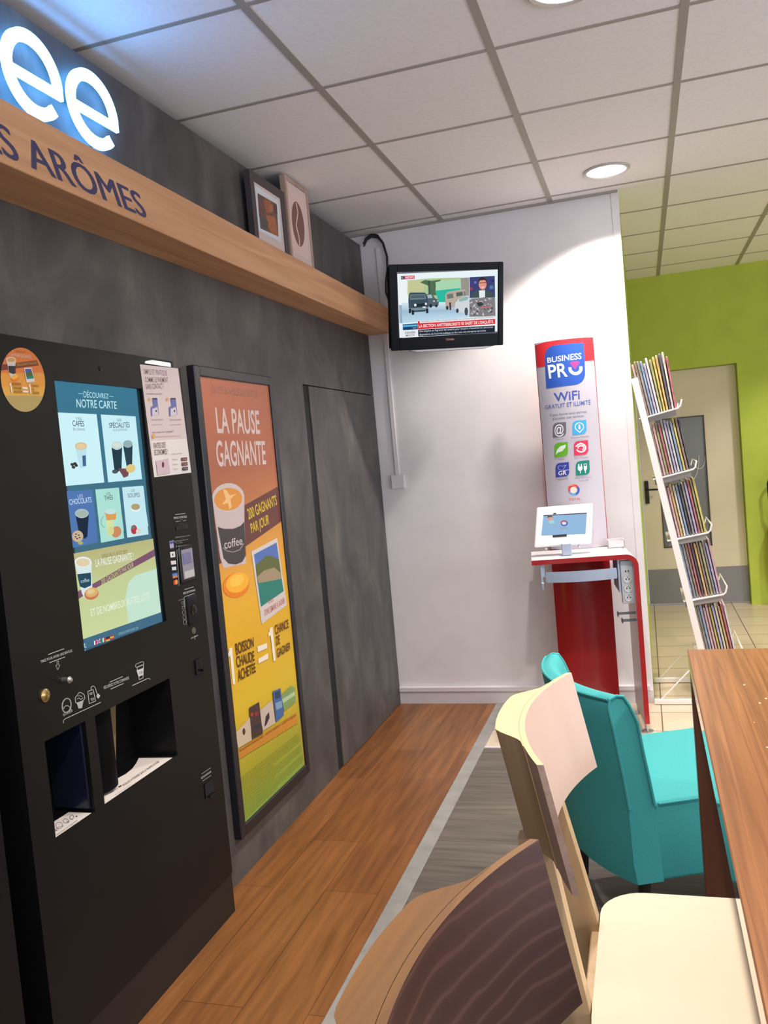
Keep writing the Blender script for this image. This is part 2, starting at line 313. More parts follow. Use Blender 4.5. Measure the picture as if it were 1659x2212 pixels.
('t','NOTRE CARTE',[(1.927,1.6773),(2.1063,1.6778),(2.1043,1.6573),(1.9253,1.6559)],(195,236,245),1),
('p',[(1.8422,1.6402),(2.0076,1.6397),(2.0091,1.4541),(1.8409,1.4537)],(205,243,250)),
('p',[(2.0262,1.6395),(2.1939,1.6382),(2.1931,1.4547),(2.0263,1.4539)],(200,238,246)),
('t','LES',[(1.9172,1.6302),(1.9395,1.629),(1.9395,1.6234),(1.9172,1.6243)],(90,110,120),0),
('t','CAFÉS',[(1.9011,1.6207),(1.9485,1.6203),(1.9481,1.606),(1.9001,1.6064)],(70,84,95),1),
('t','EN GRAINS',[(1.9004,1.6022),(1.9495,1.6017),(1.9493,1.5944),(1.9001,1.5947)],(120,135,140),0),
('p',[(1.9005,1.5501),(1.9478,1.5496),(1.9344,1.4984),(1.9118,1.4959)],(190,226,236)),
('p',[(1.9501,1.5539),(1.9483,1.5508),(1.9442,1.5481),(1.9381,1.5459),(1.9308,1.5446),(1.9229,1.5443),(1.9153,1.5449),(1.9086,1.5463),(1.9035,1.5486),(1.9004,1.5513),(1.8997,1.5544),(1.9015,1.5574),(1.9055,1.5601),(1.9113,1.5622),(1.9186,1.5635),(1.9264,1.564),(1.9341,1.5635),(1.941,1.562),(1.9463,1.5598),(1.9494,1.557)],(220,190,140)),
('p',[(1.9457,1.5529),(1.9442,1.5507),(1.9408,1.5487),(1.9359,1.5471),(1.9298,1.5462),(1.9232,1.5459),(1.9168,1.5463),(1.9112,1.5474),(1.9069,1.5491),(1.9043,1.5511),(1.9037,1.5534),(1.9051,1.5556),(1.9084,1.5575),(1.9132,1.5591),(1.9192,1.5601),(1.9258,1.5604),(1.9322,1.56),(1.9379,1.5589),(1.9424,1.5572),(1.945,1.5552)],(228,205,165)),
('p',[(1.9255,1.5291),(1.941,1.5297),(1.9371,1.5016),(1.9233,1.5014)],(74,104,150)),
('p',[(1.8871,1.5055),(1.8842,1.5037),(1.8798,1.5034),(1.8756,1.5045),(1.8732,1.5068),(1.8734,1.5092),(1.8763,1.5109),(1.8807,1.5113),(1.885,1.5102),(1.8874,1.5079)],(60,60,62)),
('p',[(1.8992,1.5071),(1.8963,1.5053),(1.8918,1.5049),(1.8876,1.5061),(1.8851,1.5083),(1.8854,1.5108),(1.8883,1.5126),(1.8928,1.5129),(1.897,1.5118),(1.8995,1.5095)],(60,60,62)),
('p',[(1.891,1.4982),(1.8881,1.4965),(1.8836,1.4961),(1.8794,1.4973),(1.877,1.4995),(1.8772,1.502),(1.8801,1.5037),(1.8846,1.5041),(1.8888,1.5029),(1.8913,1.5007)],(60,60,62)),
('p',[(1.9026,1.5027),(1.8997,1.5009),(1.8952,1.5006),(1.8909,1.5018),(1.8885,1.504),(1.8887,1.5065),(1.8917,1.5082),(1.8961,1.5086),(1.9004,1.5074),(1.9029,1.5052)],(60,60,62)),
('t','LES',[(2.0987,1.63),(2.1198,1.6294),(2.1191,1.6223),(2.0986,1.623)],(90,110,120),0),
('t','SPÉCIALITÉS',[(2.0595,1.6171),(2.1585,1.6201),(2.1577,1.606),(2.0582,1.6035)],(70,84,95),1),
('t','AU LAIT DE MONTAGNE',[(2.0742,1.6005),(2.1438,1.6023),(2.1439,1.5958),(2.0742,1.5943)],(120,135,140),0),
('p',[(2.0587,1.5483),(2.1089,1.5477),(2.0957,1.4894),(2.0739,1.479),(2.0607,1.4819)],(40,62,72)),
('p',[(2.1101,1.5537),(2.1081,1.55),(2.1039,1.5467),(2.0977,1.5441),(2.0904,1.5425),(2.0825,1.542),(2.0748,1.5427),(2.0682,1.5445),(2.0632,1.5472),(2.0603,1.5505),(2.0598,1.5542),(2.0616,1.5578),(2.0658,1.5611),(2.0717,1.5637),(2.079,1.5653),(2.0869,1.5659),(2.0946,1.5652),(2.1013,1.5635),(2.1065,1.5608),(2.1095,1.5574)],(190,215,215)),
('p',[(2.1056,1.5559),(2.1041,1.5535),(2.1008,1.5513),(2.0959,1.5497),(2.09,1.5486),(2.0836,1.5483),(2.0774,1.5488),(2.072,1.5499),(2.0679,1.5517),(2.0654,1.5538),(2.0649,1.5562),(2.0663,1.5586),(2.0695,1.5607),(2.0743,1.5624),(2.0801,1.5634),(2.0865,1.5638),(2.0927,1.5633),(2.0982,1.5622),(2.1025,1.5605),(2.105,1.5583)],(215,225,215)),
('p',[(2.1148,1.5529),(2.162,1.5543),(2.1496,1.4984),(2.1217,1.4903)],(46,70,80)),
('p',[(2.1627,1.5579),(2.1609,1.5546),(2.1569,1.5516),(2.1511,1.5492),(2.1442,1.5478),(2.1367,1.5473),(2.1295,1.5479),(2.1232,1.5495),(2.1185,1.552),(2.1157,1.555),(2.1152,1.5583),(2.117,1.5616),(2.1208,1.5645),(2.1265,1.5669),(2.1333,1.5684),(2.1407,1.5689),(2.148,1.5683),(2.1544,1.5667),(2.1593,1.5643),(2.1621,1.5613)],(150,178,180)),
('p',[(2.0789,1.49),(2.1338,1.4881),(2.1236,1.467),(2.1011,1.4626)],(120,80,84)),
('p',[(2.1635,1.4918),(2.164,1.488),(2.1621,1.4841),(2.158,1.4806),(2.1522,1.4779),(2.1452,1.4762),(2.1378,1.4756),(2.1306,1.4762),(2.1244,1.4779),(2.1197,1.4806),(2.117,1.4841),(2.1166,1.4878),(2.1184,1.4916),(2.1224,1.495),(2.128,1.4978),(2.1349,1.4996),(2.1423,1.5002),(2.1496,1.4997),(2.1559,1.498),(2.1607,1.4952)],(225,200,130)),
('p',[(2.0767,1.4813),(2.0757,1.4796),(2.0734,1.4781),(2.07,1.477),(2.0659,1.4764),(2.0614,1.4763),(2.0571,1.4768),(2.0534,1.4777),(2.0505,1.479),(2.0488,1.4807),(2.0484,1.4824),(2.0494,1.4841),(2.0517,1.4856),(2.055,1.4867),(2.0591,1.4873),(2.0635,1.4874),(2.0678,1.487),(2.0716,1.4861),(2.0746,1.4847),(2.0763,1.4831)],(80,90,95)),
('p',[(1.8434,1.4398),(1.9521,1.4376),(1.9517,1.3132),(1.8369,1.3164)],(84,120,178)),
('p',[(1.9658,1.4374),(2.0703,1.4369),(2.0738,1.3156),(1.9708,1.3172)],(172,226,214)),
('p',[(2.0872,1.4367),(2.1914,1.4356),(2.1984,1.3155),(2.0956,1.3169)],(196,232,240)),
('p',[(1.8442,1.4363),(1.952,1.4368),(1.9498,1.2968),(1.8432,1.2951)],(84,120,178)),
('p',[(1.9644,1.4378),(2.0725,1.4365),(2.0714,1.2941),(1.9641,1.2942)],(172,226,214)),
('p',[(2.0875,1.4363),(2.1953,1.4342),(2.1948,1.2919),(2.0866,1.2942)],(196,232,240)),
('t','LES',[(1.8879,1.4284),(1.9088,1.4288),(1.9083,1.4212),(1.8874,1.4209)],(190,210,235),0),
('t','CHOCOLATS',[(1.8514,1.4187),(1.9425,1.4189),(1.9425,1.405),(1.8508,1.4051)],(205,225,245),1),
('p',[(1.8698,1.38),(1.9257,1.3781),(1.9088,1.3178),(1.8976,1.3126),(1.8777,1.3184)],(36,46,66)),
('p',[(1.925,1.3767),(1.9229,1.3731),(1.9182,1.37),(1.9113,1.3679),(1.903,1.3669),(1.8941,1.3671),(1.8855,1.3685),(1.878,1.3709),(1.8723,1.3741),(1.869,1.3778),(1.8682,1.3816),(1.8702,1.3851),(1.8748,1.3881),(1.8814,1.3903),(1.8895,1.3914),(1.8984,1.3912),(1.9071,1.3899),(1.9148,1.3876),(1.9207,1.3844),(1.9242,1.3806)],(170,190,200)),
('p',[(1.9193,1.3769),(1.9177,1.3743),(1.914,1.3722),(1.9085,1.3707),(1.9018,1.37),(1.8947,1.3703),(1.8877,1.3713),(1.8816,1.3731),(1.877,1.3754),(1.8742,1.3781),(1.8736,1.3808),(1.8751,1.3834),(1.8787,1.3855),(1.8841,1.387),(1.8906,1.3877),(1.8977,1.3875),(1.9048,1.3865),(1.911,1.3847),(1.9158,1.3824),(1.9186,1.3797)],(165,185,170)),
('p',[(1.8918,1.3197),(1.8899,1.3152),(1.8859,1.3115),(1.8803,1.3088),(1.8737,1.3074),(1.8666,1.3075),(1.8599,1.309),(1.8541,1.3118),(1.8497,1.3156),(1.8473,1.3201),(1.847,1.3247),(1.8489,1.3291),(1.8527,1.3329),(1.8582,1.3356),(1.8648,1.337),(1.8718,1.337),(1.8786,1.3356),(1.8846,1.3328),(1.889,1.329),(1.8915,1.3245)],(200,180,150)),
('p',[(1.8675,1.3282),(1.8661,1.3271),(1.8632,1.327),(1.8605,1.3278),(1.8595,1.3291),(1.8609,1.3302),(1.8638,1.3304),(1.8666,1.3295)],(80,60,60)),
('p',[(1.8782,1.3241),(1.8768,1.3231),(1.8739,1.3229),(1.8711,1.3237),(1.8702,1.325),(1.8715,1.3261),(1.8745,1.3263),(1.8773,1.3255)],(80,60,60)),
('p',[(1.87,1.3164),(1.8686,1.3153),(1.8657,1.3151),(1.8629,1.3159),(1.862,1.3173),(1.8633,1.3183),(1.8663,1.3185),(1.869,1.3177)],(80,60,60)),
('p',[(1.8803,1.3175),(1.8789,1.3164),(1.8759,1.3163),(1.8732,1.3171),(1.8722,1.3184),(1.8736,1.3195),(1.8765,1.3197),(1.8793,1.3189)],(80,60,60)),
('p',[(1.864,1.3214),(1.8627,1.3203),(1.8597,1.3201),(1.857,1.3209),(1.8561,1.3223),(1.8574,1.3233),(1.8603,1.3235),(1.8631,1.3227)],(80,60,60)),
('p',[(1.8883,1.3026),(1.8858,1.3002),(1.88,1.2992),(1.8733,1.3),(1.8682,1.3023),(1.8667,1.3052),(1.8692,1.3076),(1.8749,1.3086),(1.8816,1.3078),(1.8867,1.3055)],(170,180,110)),
('t','LES',[(2.0109,1.4275),(2.0288,1.4273),(2.028,1.4203),(2.0106,1.4205)],(90,110,110),0),
('t','THÉS',[(1.999,1.4182),(2.0384,1.4174),(2.0378,1.4057),(1.9989,1.4063)],(60,84,84),1),
('p',[(1.9942,1.3747),(2.0472,1.3715),(2.0406,1.3498),(1.9995,1.3511)],(222,160,90)),
('p',[(2.0472,1.3715),(2.0455,1.3694),(2.0413,1.3677),(2.0351,1.3665),(2.0275,1.3661),(2.0192,1.3665),(2.0112,1.3676),(2.0041,1.3692),(1.9986,1.3713),(1.9953,1.3736),(1.9944,1.3759),(1.9961,1.3781),(2.0001,1.3798),(2.0062,1.3809),(2.0137,1.3813),(2.0219,1.381),(2.03,1.38),(2.0372,1.3784),(2.0429,1.3763),(2.0463,1.3739)],(195,225,225)),
('m',[[(1.9871,1.3343),(1.9825,1.3359),(1.9811,1.3344),(1.9858,1.3328)],[(1.9842,1.3352),(1.9801,1.3374),(1.9782,1.3361),(1.9823,1.3338)],[(1.9816,1.3365),(1.9781,1.3393),(1.9758,1.3383),(1.9792,1.3354)],[(1.9792,1.3382),(1.9765,1.3415),(1.9739,1.3407),(1.9766,1.3375)],[(1.9773,1.3403),(1.9755,1.3439),(1.9727,1.3434),(1.9745,1.3398)],[(1.9759,1.3427),(1.9749,1.3465),(1.972,1.3463),(1.973,1.3425)],[(1.9751,1.3453),(1.975,1.3491),(1.972,1.3492),(1.9722,1.3453)],[(1.9749,1.3479),(1.9756,1.3518),(1.9727,1.3521),(1.972,1.3482)],[(1.9753,1.3506),(1.9768,1.3543),(1.9739,1.3548),(1.9724,1.3511)],[(1.9762,1.3532),(1.9786,1.3566),(1.9758,1.3574),(1.9735,1.3539)],[(1.9777,1.3556),(1.9808,1.3586),(1.9782,1.3596),(1.9751,1.3565)],[(1.9796,1.3577),(1.9834,1.3603),(1.9811,1.3615),(1.9773,1.3589)],[(1.9819,1.3595),(1.9863,1.3615),(1.9844,1.363),(1.98,1.3609)],[(1.9845,1.3609),(1.9893,1.3622),(1.988,1.3639),(1.9832,1.3625)]],(150,160,140)),
('p',[(1.9944,1.351),(2.0326,1.349),(2.0174,1.3088),(1.9968,1.308)],(215,225,160)),
('p',[(2.0577,1.3091),(2.0529,1.3051),(2.0466,1.3022),(2.0394,1.3007),(2.032,1.3007),(2.0252,1.3021),(2.0195,1.3049),(2.0155,1.3088),(2.0137,1.3134),(2.0141,1.3182),(2.0167,1.3228),(2.0213,1.3267),(2.0275,1.3296),(2.0346,1.3312),(2.042,1.3313),(2.049,1.3299),(2.0548,1.3272),(2.0589,1.3233),(2.0608,1.3186),(2.0604,1.3137)],(205,140,100)),
('p',[(2.0273,1.3201),(2.0259,1.3164),(2.0231,1.3133),(2.0192,1.311),(2.0147,1.3097),(2.0099,1.3096),(2.0053,1.3108),(2.0014,1.3129),(1.9986,1.3159),(1.9971,1.3195),(1.997,1.3233),(1.9984,1.3269),(2.0012,1.33),(2.005,1.3324),(2.0095,1.3336),(2.0143,1.3338),(2.0189,1.3327),(2.0228,1.3306),(2.0257,1.3275),(2.0272,1.3239)],(210,215,150)),
('t','LES',[(2.1294,1.4282),(2.1479,1.4277),(2.1473,1.4213),(2.1288,1.4218)],(110,125,135),0),
('t','SOUPES',[(2.1096,1.4173),(2.1704,1.4167),(2.1705,1.4046),(2.1091,1.4055)],(110,125,135),1),
('p',[(2.1666,1.3723),(2.1647,1.3689),(2.1606,1.3659),(2.1546,1.3638),(2.1474,1.3628),(2.1396,1.3629),(2.1322,1.3641),(2.1257,1.3662),(2.1208,1.3692),(2.118,1.3726),(2.1174,1.3762),(2.1193,1.3796),(2.1233,1.3825),(2.1291,1.3846),(2.1363,1.3857),(2.144,1.3857),(2.1515,1.3846),(2.1581,1.3825),(2.1631,1.3795),(2.1661,1.376)],(230,240,240)),
('p',[(2.1649,1.3754),(2.1633,1.3727),(2.1596,1.3705),(2.1542,1.3689),(2.1477,1.3681),(2.1407,1.3683),(2.1339,1.3693),(2.1279,1.371),(2.1234,1.3734),(2.1207,1.3761),(2.1202,1.3789),(2.1217,1.3815),(2.1253,1.3838),(2.1306,1.3853),(2.137,1.3861),(2.144,1.3861),(2.1509,1.3851),(2.1569,1.3834),(2.1616,1.381),(2.1643,1.3783)],(176,160,120)),
('p',[(2.1379,1.3117),(2.1364,1.3077),(2.1335,1.3042),(2.1295,1.3016),(2.1248,1.3002),(2.1199,1.3001),(2.1153,1.3013),(2.1114,1.3036),(2.1085,1.3069),(2.107,1.3108),(2.1071,1.3149),(2.1086,1.3189),(2.1114,1.3223),(2.1154,1.3249),(2.12,1.3264),(2.1249,1.3266),(2.1296,1.3254),(2.1335,1.3231),(2.1364,1.3198),(2.138,1.3159)],(190,60,80)),
('p',[(2.1596,1.3046),(2.1584,1.3023),(2.1559,1.3004),(2.1523,1.299),(2.148,1.2984),(2.1434,1.2985),(2.139,1.2994),(2.1352,1.3009),(2.1323,1.3029),(2.1306,1.3052),(2.1304,1.3077),(2.1315,1.3099),(2.134,1.3118),(2.1375,1.3132),(2.1418,1.3138),(2.1463,1.3138),(2.1508,1.3129),(2.1547,1.3114),(2.1576,1.3094),(2.1593,1.307)],(215,215,205)),
('p',[(2.1291,1.3191),(2.1266,1.3159),(2.1212,1.3144),(2.1151,1.315),(2.1106,1.3176),(2.1093,1.3211),(2.1118,1.3242),(2.1171,1.3258),(2.1233,1.3251),(2.1278,1.3226)],(110,120,110)),
('g',[((1.8416,1.2809),(2.2147,1.2771),(186,182,128)),((1.8412,1.1963),(2.2167,1.1867),(196,206,150)),((1.8435,1.0593),(2.2159,1.0558),(204,216,160))]),
('p',[(2.069,1.1706),(2.1048,1.184),(2.2167,1.1867),(2.2147,1.0561),(2.0479,1.0575),(2.0453,1.1305)],(196,228,208)),
('p',[(1.8425,1.1831),(1.9044,1.1915),(2.2159,1.2453),(2.2168,1.2251),(1.9041,1.1768),(1.8413,1.1631)],(128,88,112)),
('t',"JUSQU'AU 31 AOÛT 2017",[(1.9586,1.2635),(2.0777,1.2611),(2.0787,1.2515),(1.9594,1.2544)],(120,96,70),0),
('t','LA PAUSE GAGNANTE !',[(1.9298,1.253),(2.1059,1.2495),(2.1051,1.2304),(1.9292,1.2337)],(232,240,236),1),
('t','200 GAGNANTS PAR JOUR',[(1.9441,1.197),(2.1009,1.223),(2.1012,1.2095),(1.9446,1.1834)],(196,196,130),1),
('p',[(1.8445,1.2562),(1.9137,1.2493),(1.9066,1.2148),(1.9046,1.1797),(1.8941,1.1608),(1.8664,1.1629),(1.8594,1.1758)],(216,232,232)),
('p',[(1.9128,1.2494),(1.9103,1.2454),(1.9046,1.2423),(1.8963,1.2403),(1.8863,1.2398),(1.8755,1.2407),(1.8651,1.2429),(1.856,1.2462),(1.8491,1.2503),(1.845,1.2547),(1.8441,1.2591),(1.8465,1.263),(1.8519,1.2661),(1.8598,1.2681),(1.8696,1.2688),(1.8803,1.268),(1.8909,1.2659),(1.9003,1.2626),(1.9075,1.2585),(1.9118,1.254)],(226,238,238)),
('p',[(1.9061,1.2492),(1.9041,1.2462),(1.8995,1.2439),(1.8928,1.2425),(1.8847,1.2422),(1.8759,1.243),(1.8674,1.2447),(1.8599,1.2473),(1.8542,1.2504),(1.8508,1.2538),(1.8501,1.2571),(1.8519,1.26),(1.8563,1.2623),(1.8628,1.2637),(1.8708,1.2641),(1.8795,1.2634),(1.8881,1.2617),(1.8958,1.2592),(1.9017,1.256),(1.9052,1.2526)],(226,206,168)),
('p',[(1.8492,1.2267),(1.9051,1.2225),(1.9002,1.1893),(1.8728,1.1863),(1.8544,1.194)],(44,76,96)),
('t','coffee',[(1.8603,1.2119),(1.8958,1.21),(1.895,1.2005),(1.8596,1.2025)],(190,215,222),0),
('p',[(1.9278,1.169),(1.9281,1.1641),(1.9254,1.1595),(1.92,1.1558),(1.9124,1.1532),(1.9034,1.1521),(1.8939,1.1524),(1.8849,1.1543),(1.8772,1.1574),(1.8715,1.1615),(1.8683,1.1662),(1.8681,1.1709),(1.8706,1.1754),(1.8758,1.1791),(1.8832,1.1817),(1.892,1.1829),(1.9015,1.1827),(1.9106,1.1809),(1.9186,1.1779),(1.9245,1.1737)],(205,120,84)),
('p',[(1.9262,1.1723),(1.9264,1.1684),(1.9239,1.1647),(1.919,1.1616),(1.9123,1.1595),(1.9044,1.1585),(1.8961,1.1588),(1.8882,1.1602),(1.8814,1.1627),(1.8765,1.166),(1.8739,1.1698),(1.8737,1.1736),(1.8761,1.1773),(1.8808,1.1803),(1.8873,1.1824),(1.8951,1.1835),(1.9035,1.1833),(1.9115,1.1819),(1.9183,1.1795),(1.9234,1.1762)],(222,176,110)),
('p',[(1.9127,1.1745),(1.9127,1.1724),(1.911,1.1705),(1.9079,1.1689),(1.9037,1.1677),(1.8988,1.1672),(1.8937,1.1672),(1.8889,1.1679),(1.8848,1.1692),(1.8819,1.1709),(1.8803,1.1729),(1.8804,1.1749),(1.882,1.1768),(1.885,1.1785),(1.8892,1.1796),(1.894,1.1802),(1.8991,1.1801),(1.904,1.1795),(1.9082,1.1782),(1.9112,1.1765)],(228,200,150)),
('t','ET DE NOMBREUX AUTRES LOTS',[(1.886,1.1284),(2.1629,1.1256),(2.1649,1.1055),(1.886,1.1099)],(230,240,220),1),
('p',[(1.8435,1.0593),(2.2159,1.0558),(2.2147,1.0274),(1.8427,1.0339)],(70,110,135)),
('p',[(1.8805,1.0447),(1.8857,1.0446),(1.8853,1.0341),(1.8801,1.0341)],(70,90,170)),
('p',[(1.8857,1.0446),(1.891,1.0446),(1.8905,1.034),(1.8853,1.0341)],(230,230,230)),
('p',[(1.891,1.0446),(1.8963,1.0446),(1.8958,1.034),(1.8905,1.034)],(190,70,80)),
('p',[(1.9174,1.0436),(1.9228,1.0436),(1.9223,1.0329),(1.917,1.0329)],(40,140,90)),
('p',[(1.9228,1.0436),(1.9282,1.0436),(1.9278,1.0328),(1.9223,1.0329)],(230,230,230)),
('p',[(1.9282,1.0436),(1.9337,1.0435),(1.9332,1.0328),(1.9278,1.0328)],(190,70,80)),
('p',[(1.8972,1.0447),(1.9127,1.0447),(1.9128,1.0345),(1.8973,1.0345)],(70,80,150)),
('m',[[(1.8957,1.0445),(1.9126,1.0335),(1.9144,1.0346),(1.8974,1.0457)]],(225,220,225)),
('m',[[(1.9121,1.0458),(1.8957,1.0349),(1.8979,1.0335),(1.9144,1.0443)]],(225,220,225)),
('m',[[(1.9045,1.0453),(1.9036,1.0343),(1.9064,1.0337),(1.9073,1.0447)]],(190,70,90)),
('m',[[(1.8968,1.0387),(1.914,1.0387),(1.9133,1.0405),(1.8961,1.0405)]],(190,70,90)),
('p',[(1.9374,1.0424),(1.9544,1.0419),(1.9547,1.0382),(1.9377,1.0387)],(40,40,40)),
('p',[(1.9368,1.0389),(1.9537,1.0384),(1.9541,1.0347),(1.9371,1.0352)],(190,50,50)),
('p',[(1.9362,1.0354),(1.9531,1.0349),(1.9534,1.0311),(1.9365,1.0317)],(220,190,60)),
('p',[(1.956,1.0427),(1.9733,1.0422),(1.9736,1.0385),(1.9564,1.039)],(200,60,50)),
('p',[(1.9554,1.0392),(1.9726,1.0387),(1.973,1.0349),(1.9557,1.0355)],(225,195,70)),
('p',[(1.9548,1.0357),(1.972,1.0352),(1.9723,1.0314),(1.9551,1.032)],(200,60,50)),
('t','VOTRE AVIS : POINT DE VENTE .COM',[(1.9933,1.0418),(2.0889,1.0399),(2.0899,1.0332),(1.9943,1.0354)],(150,190,205),0),
('p',[(1.8492,1.0446),(1.8482,1.0435),(1.8463,1.0431),(1.8442,1.0436),(1.8425,1.0448),(1.8421,1.0463),(1.843,1.0474),(1.8449,1.0478),(1.8471,1.0473),(1.8487,1.0461)],(170,205,220)),
('m',[[(1.8432,1.0443),(1.8441,1.0374),(1.8463,1.0372),(1.8454,1.044)],[(1.8443,1.0373),(1.8525,1.0346),(1.8531,1.0359),(1.8448,1.0386)]],(170,205,220)),
('m',[[(1.8489,1.0309),(1.846,1.0308),(1.8465,1.0296),(1.8495,1.0297)],[(1.8473,1.0307),(1.8443,1.0312),(1.8442,1.0301),(1.8473,1.0295)],[(1.8456,1.0308),(1.8427,1.032),(1.8421,1.0311),(1.8449,1.0299)],[(1.8439,1.0314),(1.8415,1.0331),(1.8403,1.0325),(1.8427,1.0307)],[(1.8424,1.0323),(1.8407,1.0344),(1.8392,1.0341),(1.8408,1.032)],[(1.8412,1.0336),(1.8403,1.0358),(1.8386,1.0358),(1.8395,1.0336)],[(1.8405,1.035),(1.8404,1.0372),(1.8386,1.0375),(1.8387,1.0353)],[(1.8403,1.0364),(1.8411,1.0385),(1.8394,1.039),(1.8386,1.037)],[(1.8406,1.0378),(1.8422,1.0394),(1.8407,1.0402),(1.8391,1.0386)],[(1.8414,1.0389),(1.8437,1.04),(1.8424,1.041),(1.8402,1.0399)],[(1.8427,1.0397),(1.8454,1.0402),(1.8446,1.0414),(1.8418,1.0408)],[(1.8442,1.0401),(1.8472,1.0399),(1.8469,1.0411),(1.8439,1.0413)],[(1.8458,1.0402),(1.8488,1.0393),(1.8492,1.0404),(1.8462,1.0413)],[(1.8476,1.0398),(1.8502,1.0383),(1.8512,1.0392),(1.8485,1.0407)]],(170,205,220)),
],
'stick':[
('p',[(1.8002,1.726),(1.7997,1.7136),(1.7972,1.7012),(1.7927,1.6891),(1.7864,1.6777),(1.7785,1.6673),(1.7692,1.6581),(1.7587,1.6503),(1.7474,1.6443),(1.7355,1.64),(1.7234,1.6375),(1.7114,1.637),(1.6997,1.6383),(1.6886,1.6415),(1.6784,1.6463),(1.6694,1.6527),(1.6616,1.6606),(1.6553,1.6696),(1.6506,1.6796),(1.6475,1.6904),(1.6463,1.7017),(1.6467,1.7132),(1.649,1.7248),(1.6529,1.7361),(1.6585,1.747),(1.6655,1.7571),(1.674,1.7662),(1.6836,1.7741),(1.6943,1.7806),(1.7056,1.7855),(1.7175,1.7887),(1.7296,1.7901),(1.7415,1.7896),(1.7531,1.7872),(1.764,1.783),(1.7739,1.7769),(1.7826,1.7692),(1.7897,1.7599),(1.7951,1.7495),(1.7986,1.7381)],(196,110,58)),
('p',[(1.8002,1.726),(1.8001,1.7178),(1.7991,1.7094),(1.7972,1.7012),(1.7944,1.6931),(1.7908,1.6852),(1.7864,1.6777),(1.7813,1.6706),(1.7756,1.6641),(1.7692,1.6581),(1.7624,1.6527),(1.7551,1.6481),(1.7475,1.6443),(1.7396,1.6412),(1.7316,1.639),(1.7235,1.6375),(1.7154,1.637),(1.7075,1.6372),(1.6997,1.6383),(1.6923,1.6402),(1.6851,1.6429),(1.6785,1.6463),(1.6723,1.6504),(1.6666,1.6552),(1.6616,1.6606),(1.6572,1.6664),(1.6536,1.6728),(1.6506,1.6796),(1.6484,1.6867),(1.6469,1.6941),(1.6463,1.7017),(1.6464,1.7094),(1.6473,1.7171),(1.6489,1.7248),(1.7993,1.7341)],(200,138,62)),
('p',[(1.7972,1.7012),(1.7944,1.6931),(1.7908,1.6852),(1.7864,1.6777),(1.7813,1.6706),(1.7756,1.6641),(1.7692,1.6581),(1.7624,1.6527),(1.7551,1.6481),(1.7475,1.6443),(1.7396,1.6412),(1.7316,1.639),(1.7235,1.6375),(1.7154,1.637),(1.7075,1.6372),(1.6997,1.6383),(1.6923,1.6402),(1.6851,1.6429),(1.6785,1.6463),(1.6723,1.6504),(1.6666,1.6552),(1.6616,1.6606),(1.6572,1.6664),(1.6536,1.6728),(1.6506,1.6796),(1.6484,1.6867),(1.6469,1.6941)],(198,150,70)),
('p',[(1.7864,1.6777),(1.7813,1.6706),(1.7756,1.6641),(1.7692,1.6581),(1.7624,1.6527),(1.7551,1.6481),(1.7475,1.6443),(1.7396,1.6412),(1.7316,1.639),(1.7235,1.6375),(1.7154,1.637),(1.7075,1.6372),(1.6997,1.6383),(1.6923,1.6402),(1.6851,1.6429),(1.6785,1.6463),(1.6723,1.6504),(1.6666,1.6552),(1.6616,1.6606),(1.6572,1.6664),(1.6536,1.6728)],(158,138,88)),
('p',[(1.6549,1.7439),(1.778,1.7644),(1.7831,1.7526),(1.6506,1.7302)],(112,56,48)),
('t','200 GAGNANTS PAR JOUR',[(1.7053,1.7502),(1.7762,1.7611),(1.7764,1.7553),(1.705,1.7444)],(176,140,50),1),
('t',"JUSQU'AU 31 AOÛT",[(1.7049,1.7814),(1.7406,1.7822),(1.74,1.7786),(1.7043,1.7775)],(150,80,50),0),
('t','LA PAUSE GAGNANTE',[(1.6896,1.7739),(1.7564,1.7739),(1.7581,1.7662),(1.6891,1.767)],(205,180,170),1),
('p',[(1.6696,1.7563),(1.7035,1.7592),(1.6987,1.7436),(1.6955,1.7176),(1.6885,1.7148),(1.6778,1.7149),(1.6748,1.7297),(1.673,1.7446)],(190,176,168)),
('p',[(1.7035,1.7592),(1.7023,1.7569),(1.6995,1.7548),(1.6954,1.7529),(1.6905,1.7515),(1.6851,1.7507),(1.6799,1.7506),(1.6754,1.7512),(1.6719,1.7524),(1.6698,1.7542),(1.6694,1.7563),(1.6705,1.7585),(1.6732,1.7607),(1.6772,1.7625),(1.6821,1.764),(1.6874,1.7648),(1.6927,1.7649),(1.6973,1.7643),(1.7008,1.7631),(1.703,1.7613)],(200,186,176)),
('p',[(1.7003,1.7586),(1.6994,1.757),(1.6972,1.7553),(1.694,1.7539),(1.69,1.7529),(1.6858,1.7523),(1.6817,1.7522),(1.678,1.7526),(1.6753,1.7535),(1.6736,1.7548),(1.6732,1.7563),(1.6741,1.758),(1.6763,1.7596),(1.6794,1.761),(1.6833,1.762),(1.6875,1.7627),(1.6917,1.7628),(1.6954,1.7624),(1.6982,1.7615),(1.6999,1.7602)],(184,140,88)),
('p',[(1.6749,1.7429),(1.6988,1.7444),(1.697,1.7268),(1.688,1.7246),(1.6755,1.7275)],(50,48,54)),
('p',[(1.7059,1.7191),(1.706,1.717),(1.7048,1.7147),(1.7025,1.7124),(1.6992,1.7104),(1.6953,1.7089),(1.6911,1.708),(1.6872,1.7078),(1.6839,1.7083),(1.6814,1.7095),(1.6801,1.7112),(1.68,1.7133),(1.6812,1.7156),(1.6835,1.7179),(1.6867,1.7199),(1.6906,1.7214),(1.6947,1.7223),(1.6987,1.7225),(1.7021,1.722),(1.7046,1.7209)],(205,110,50)),
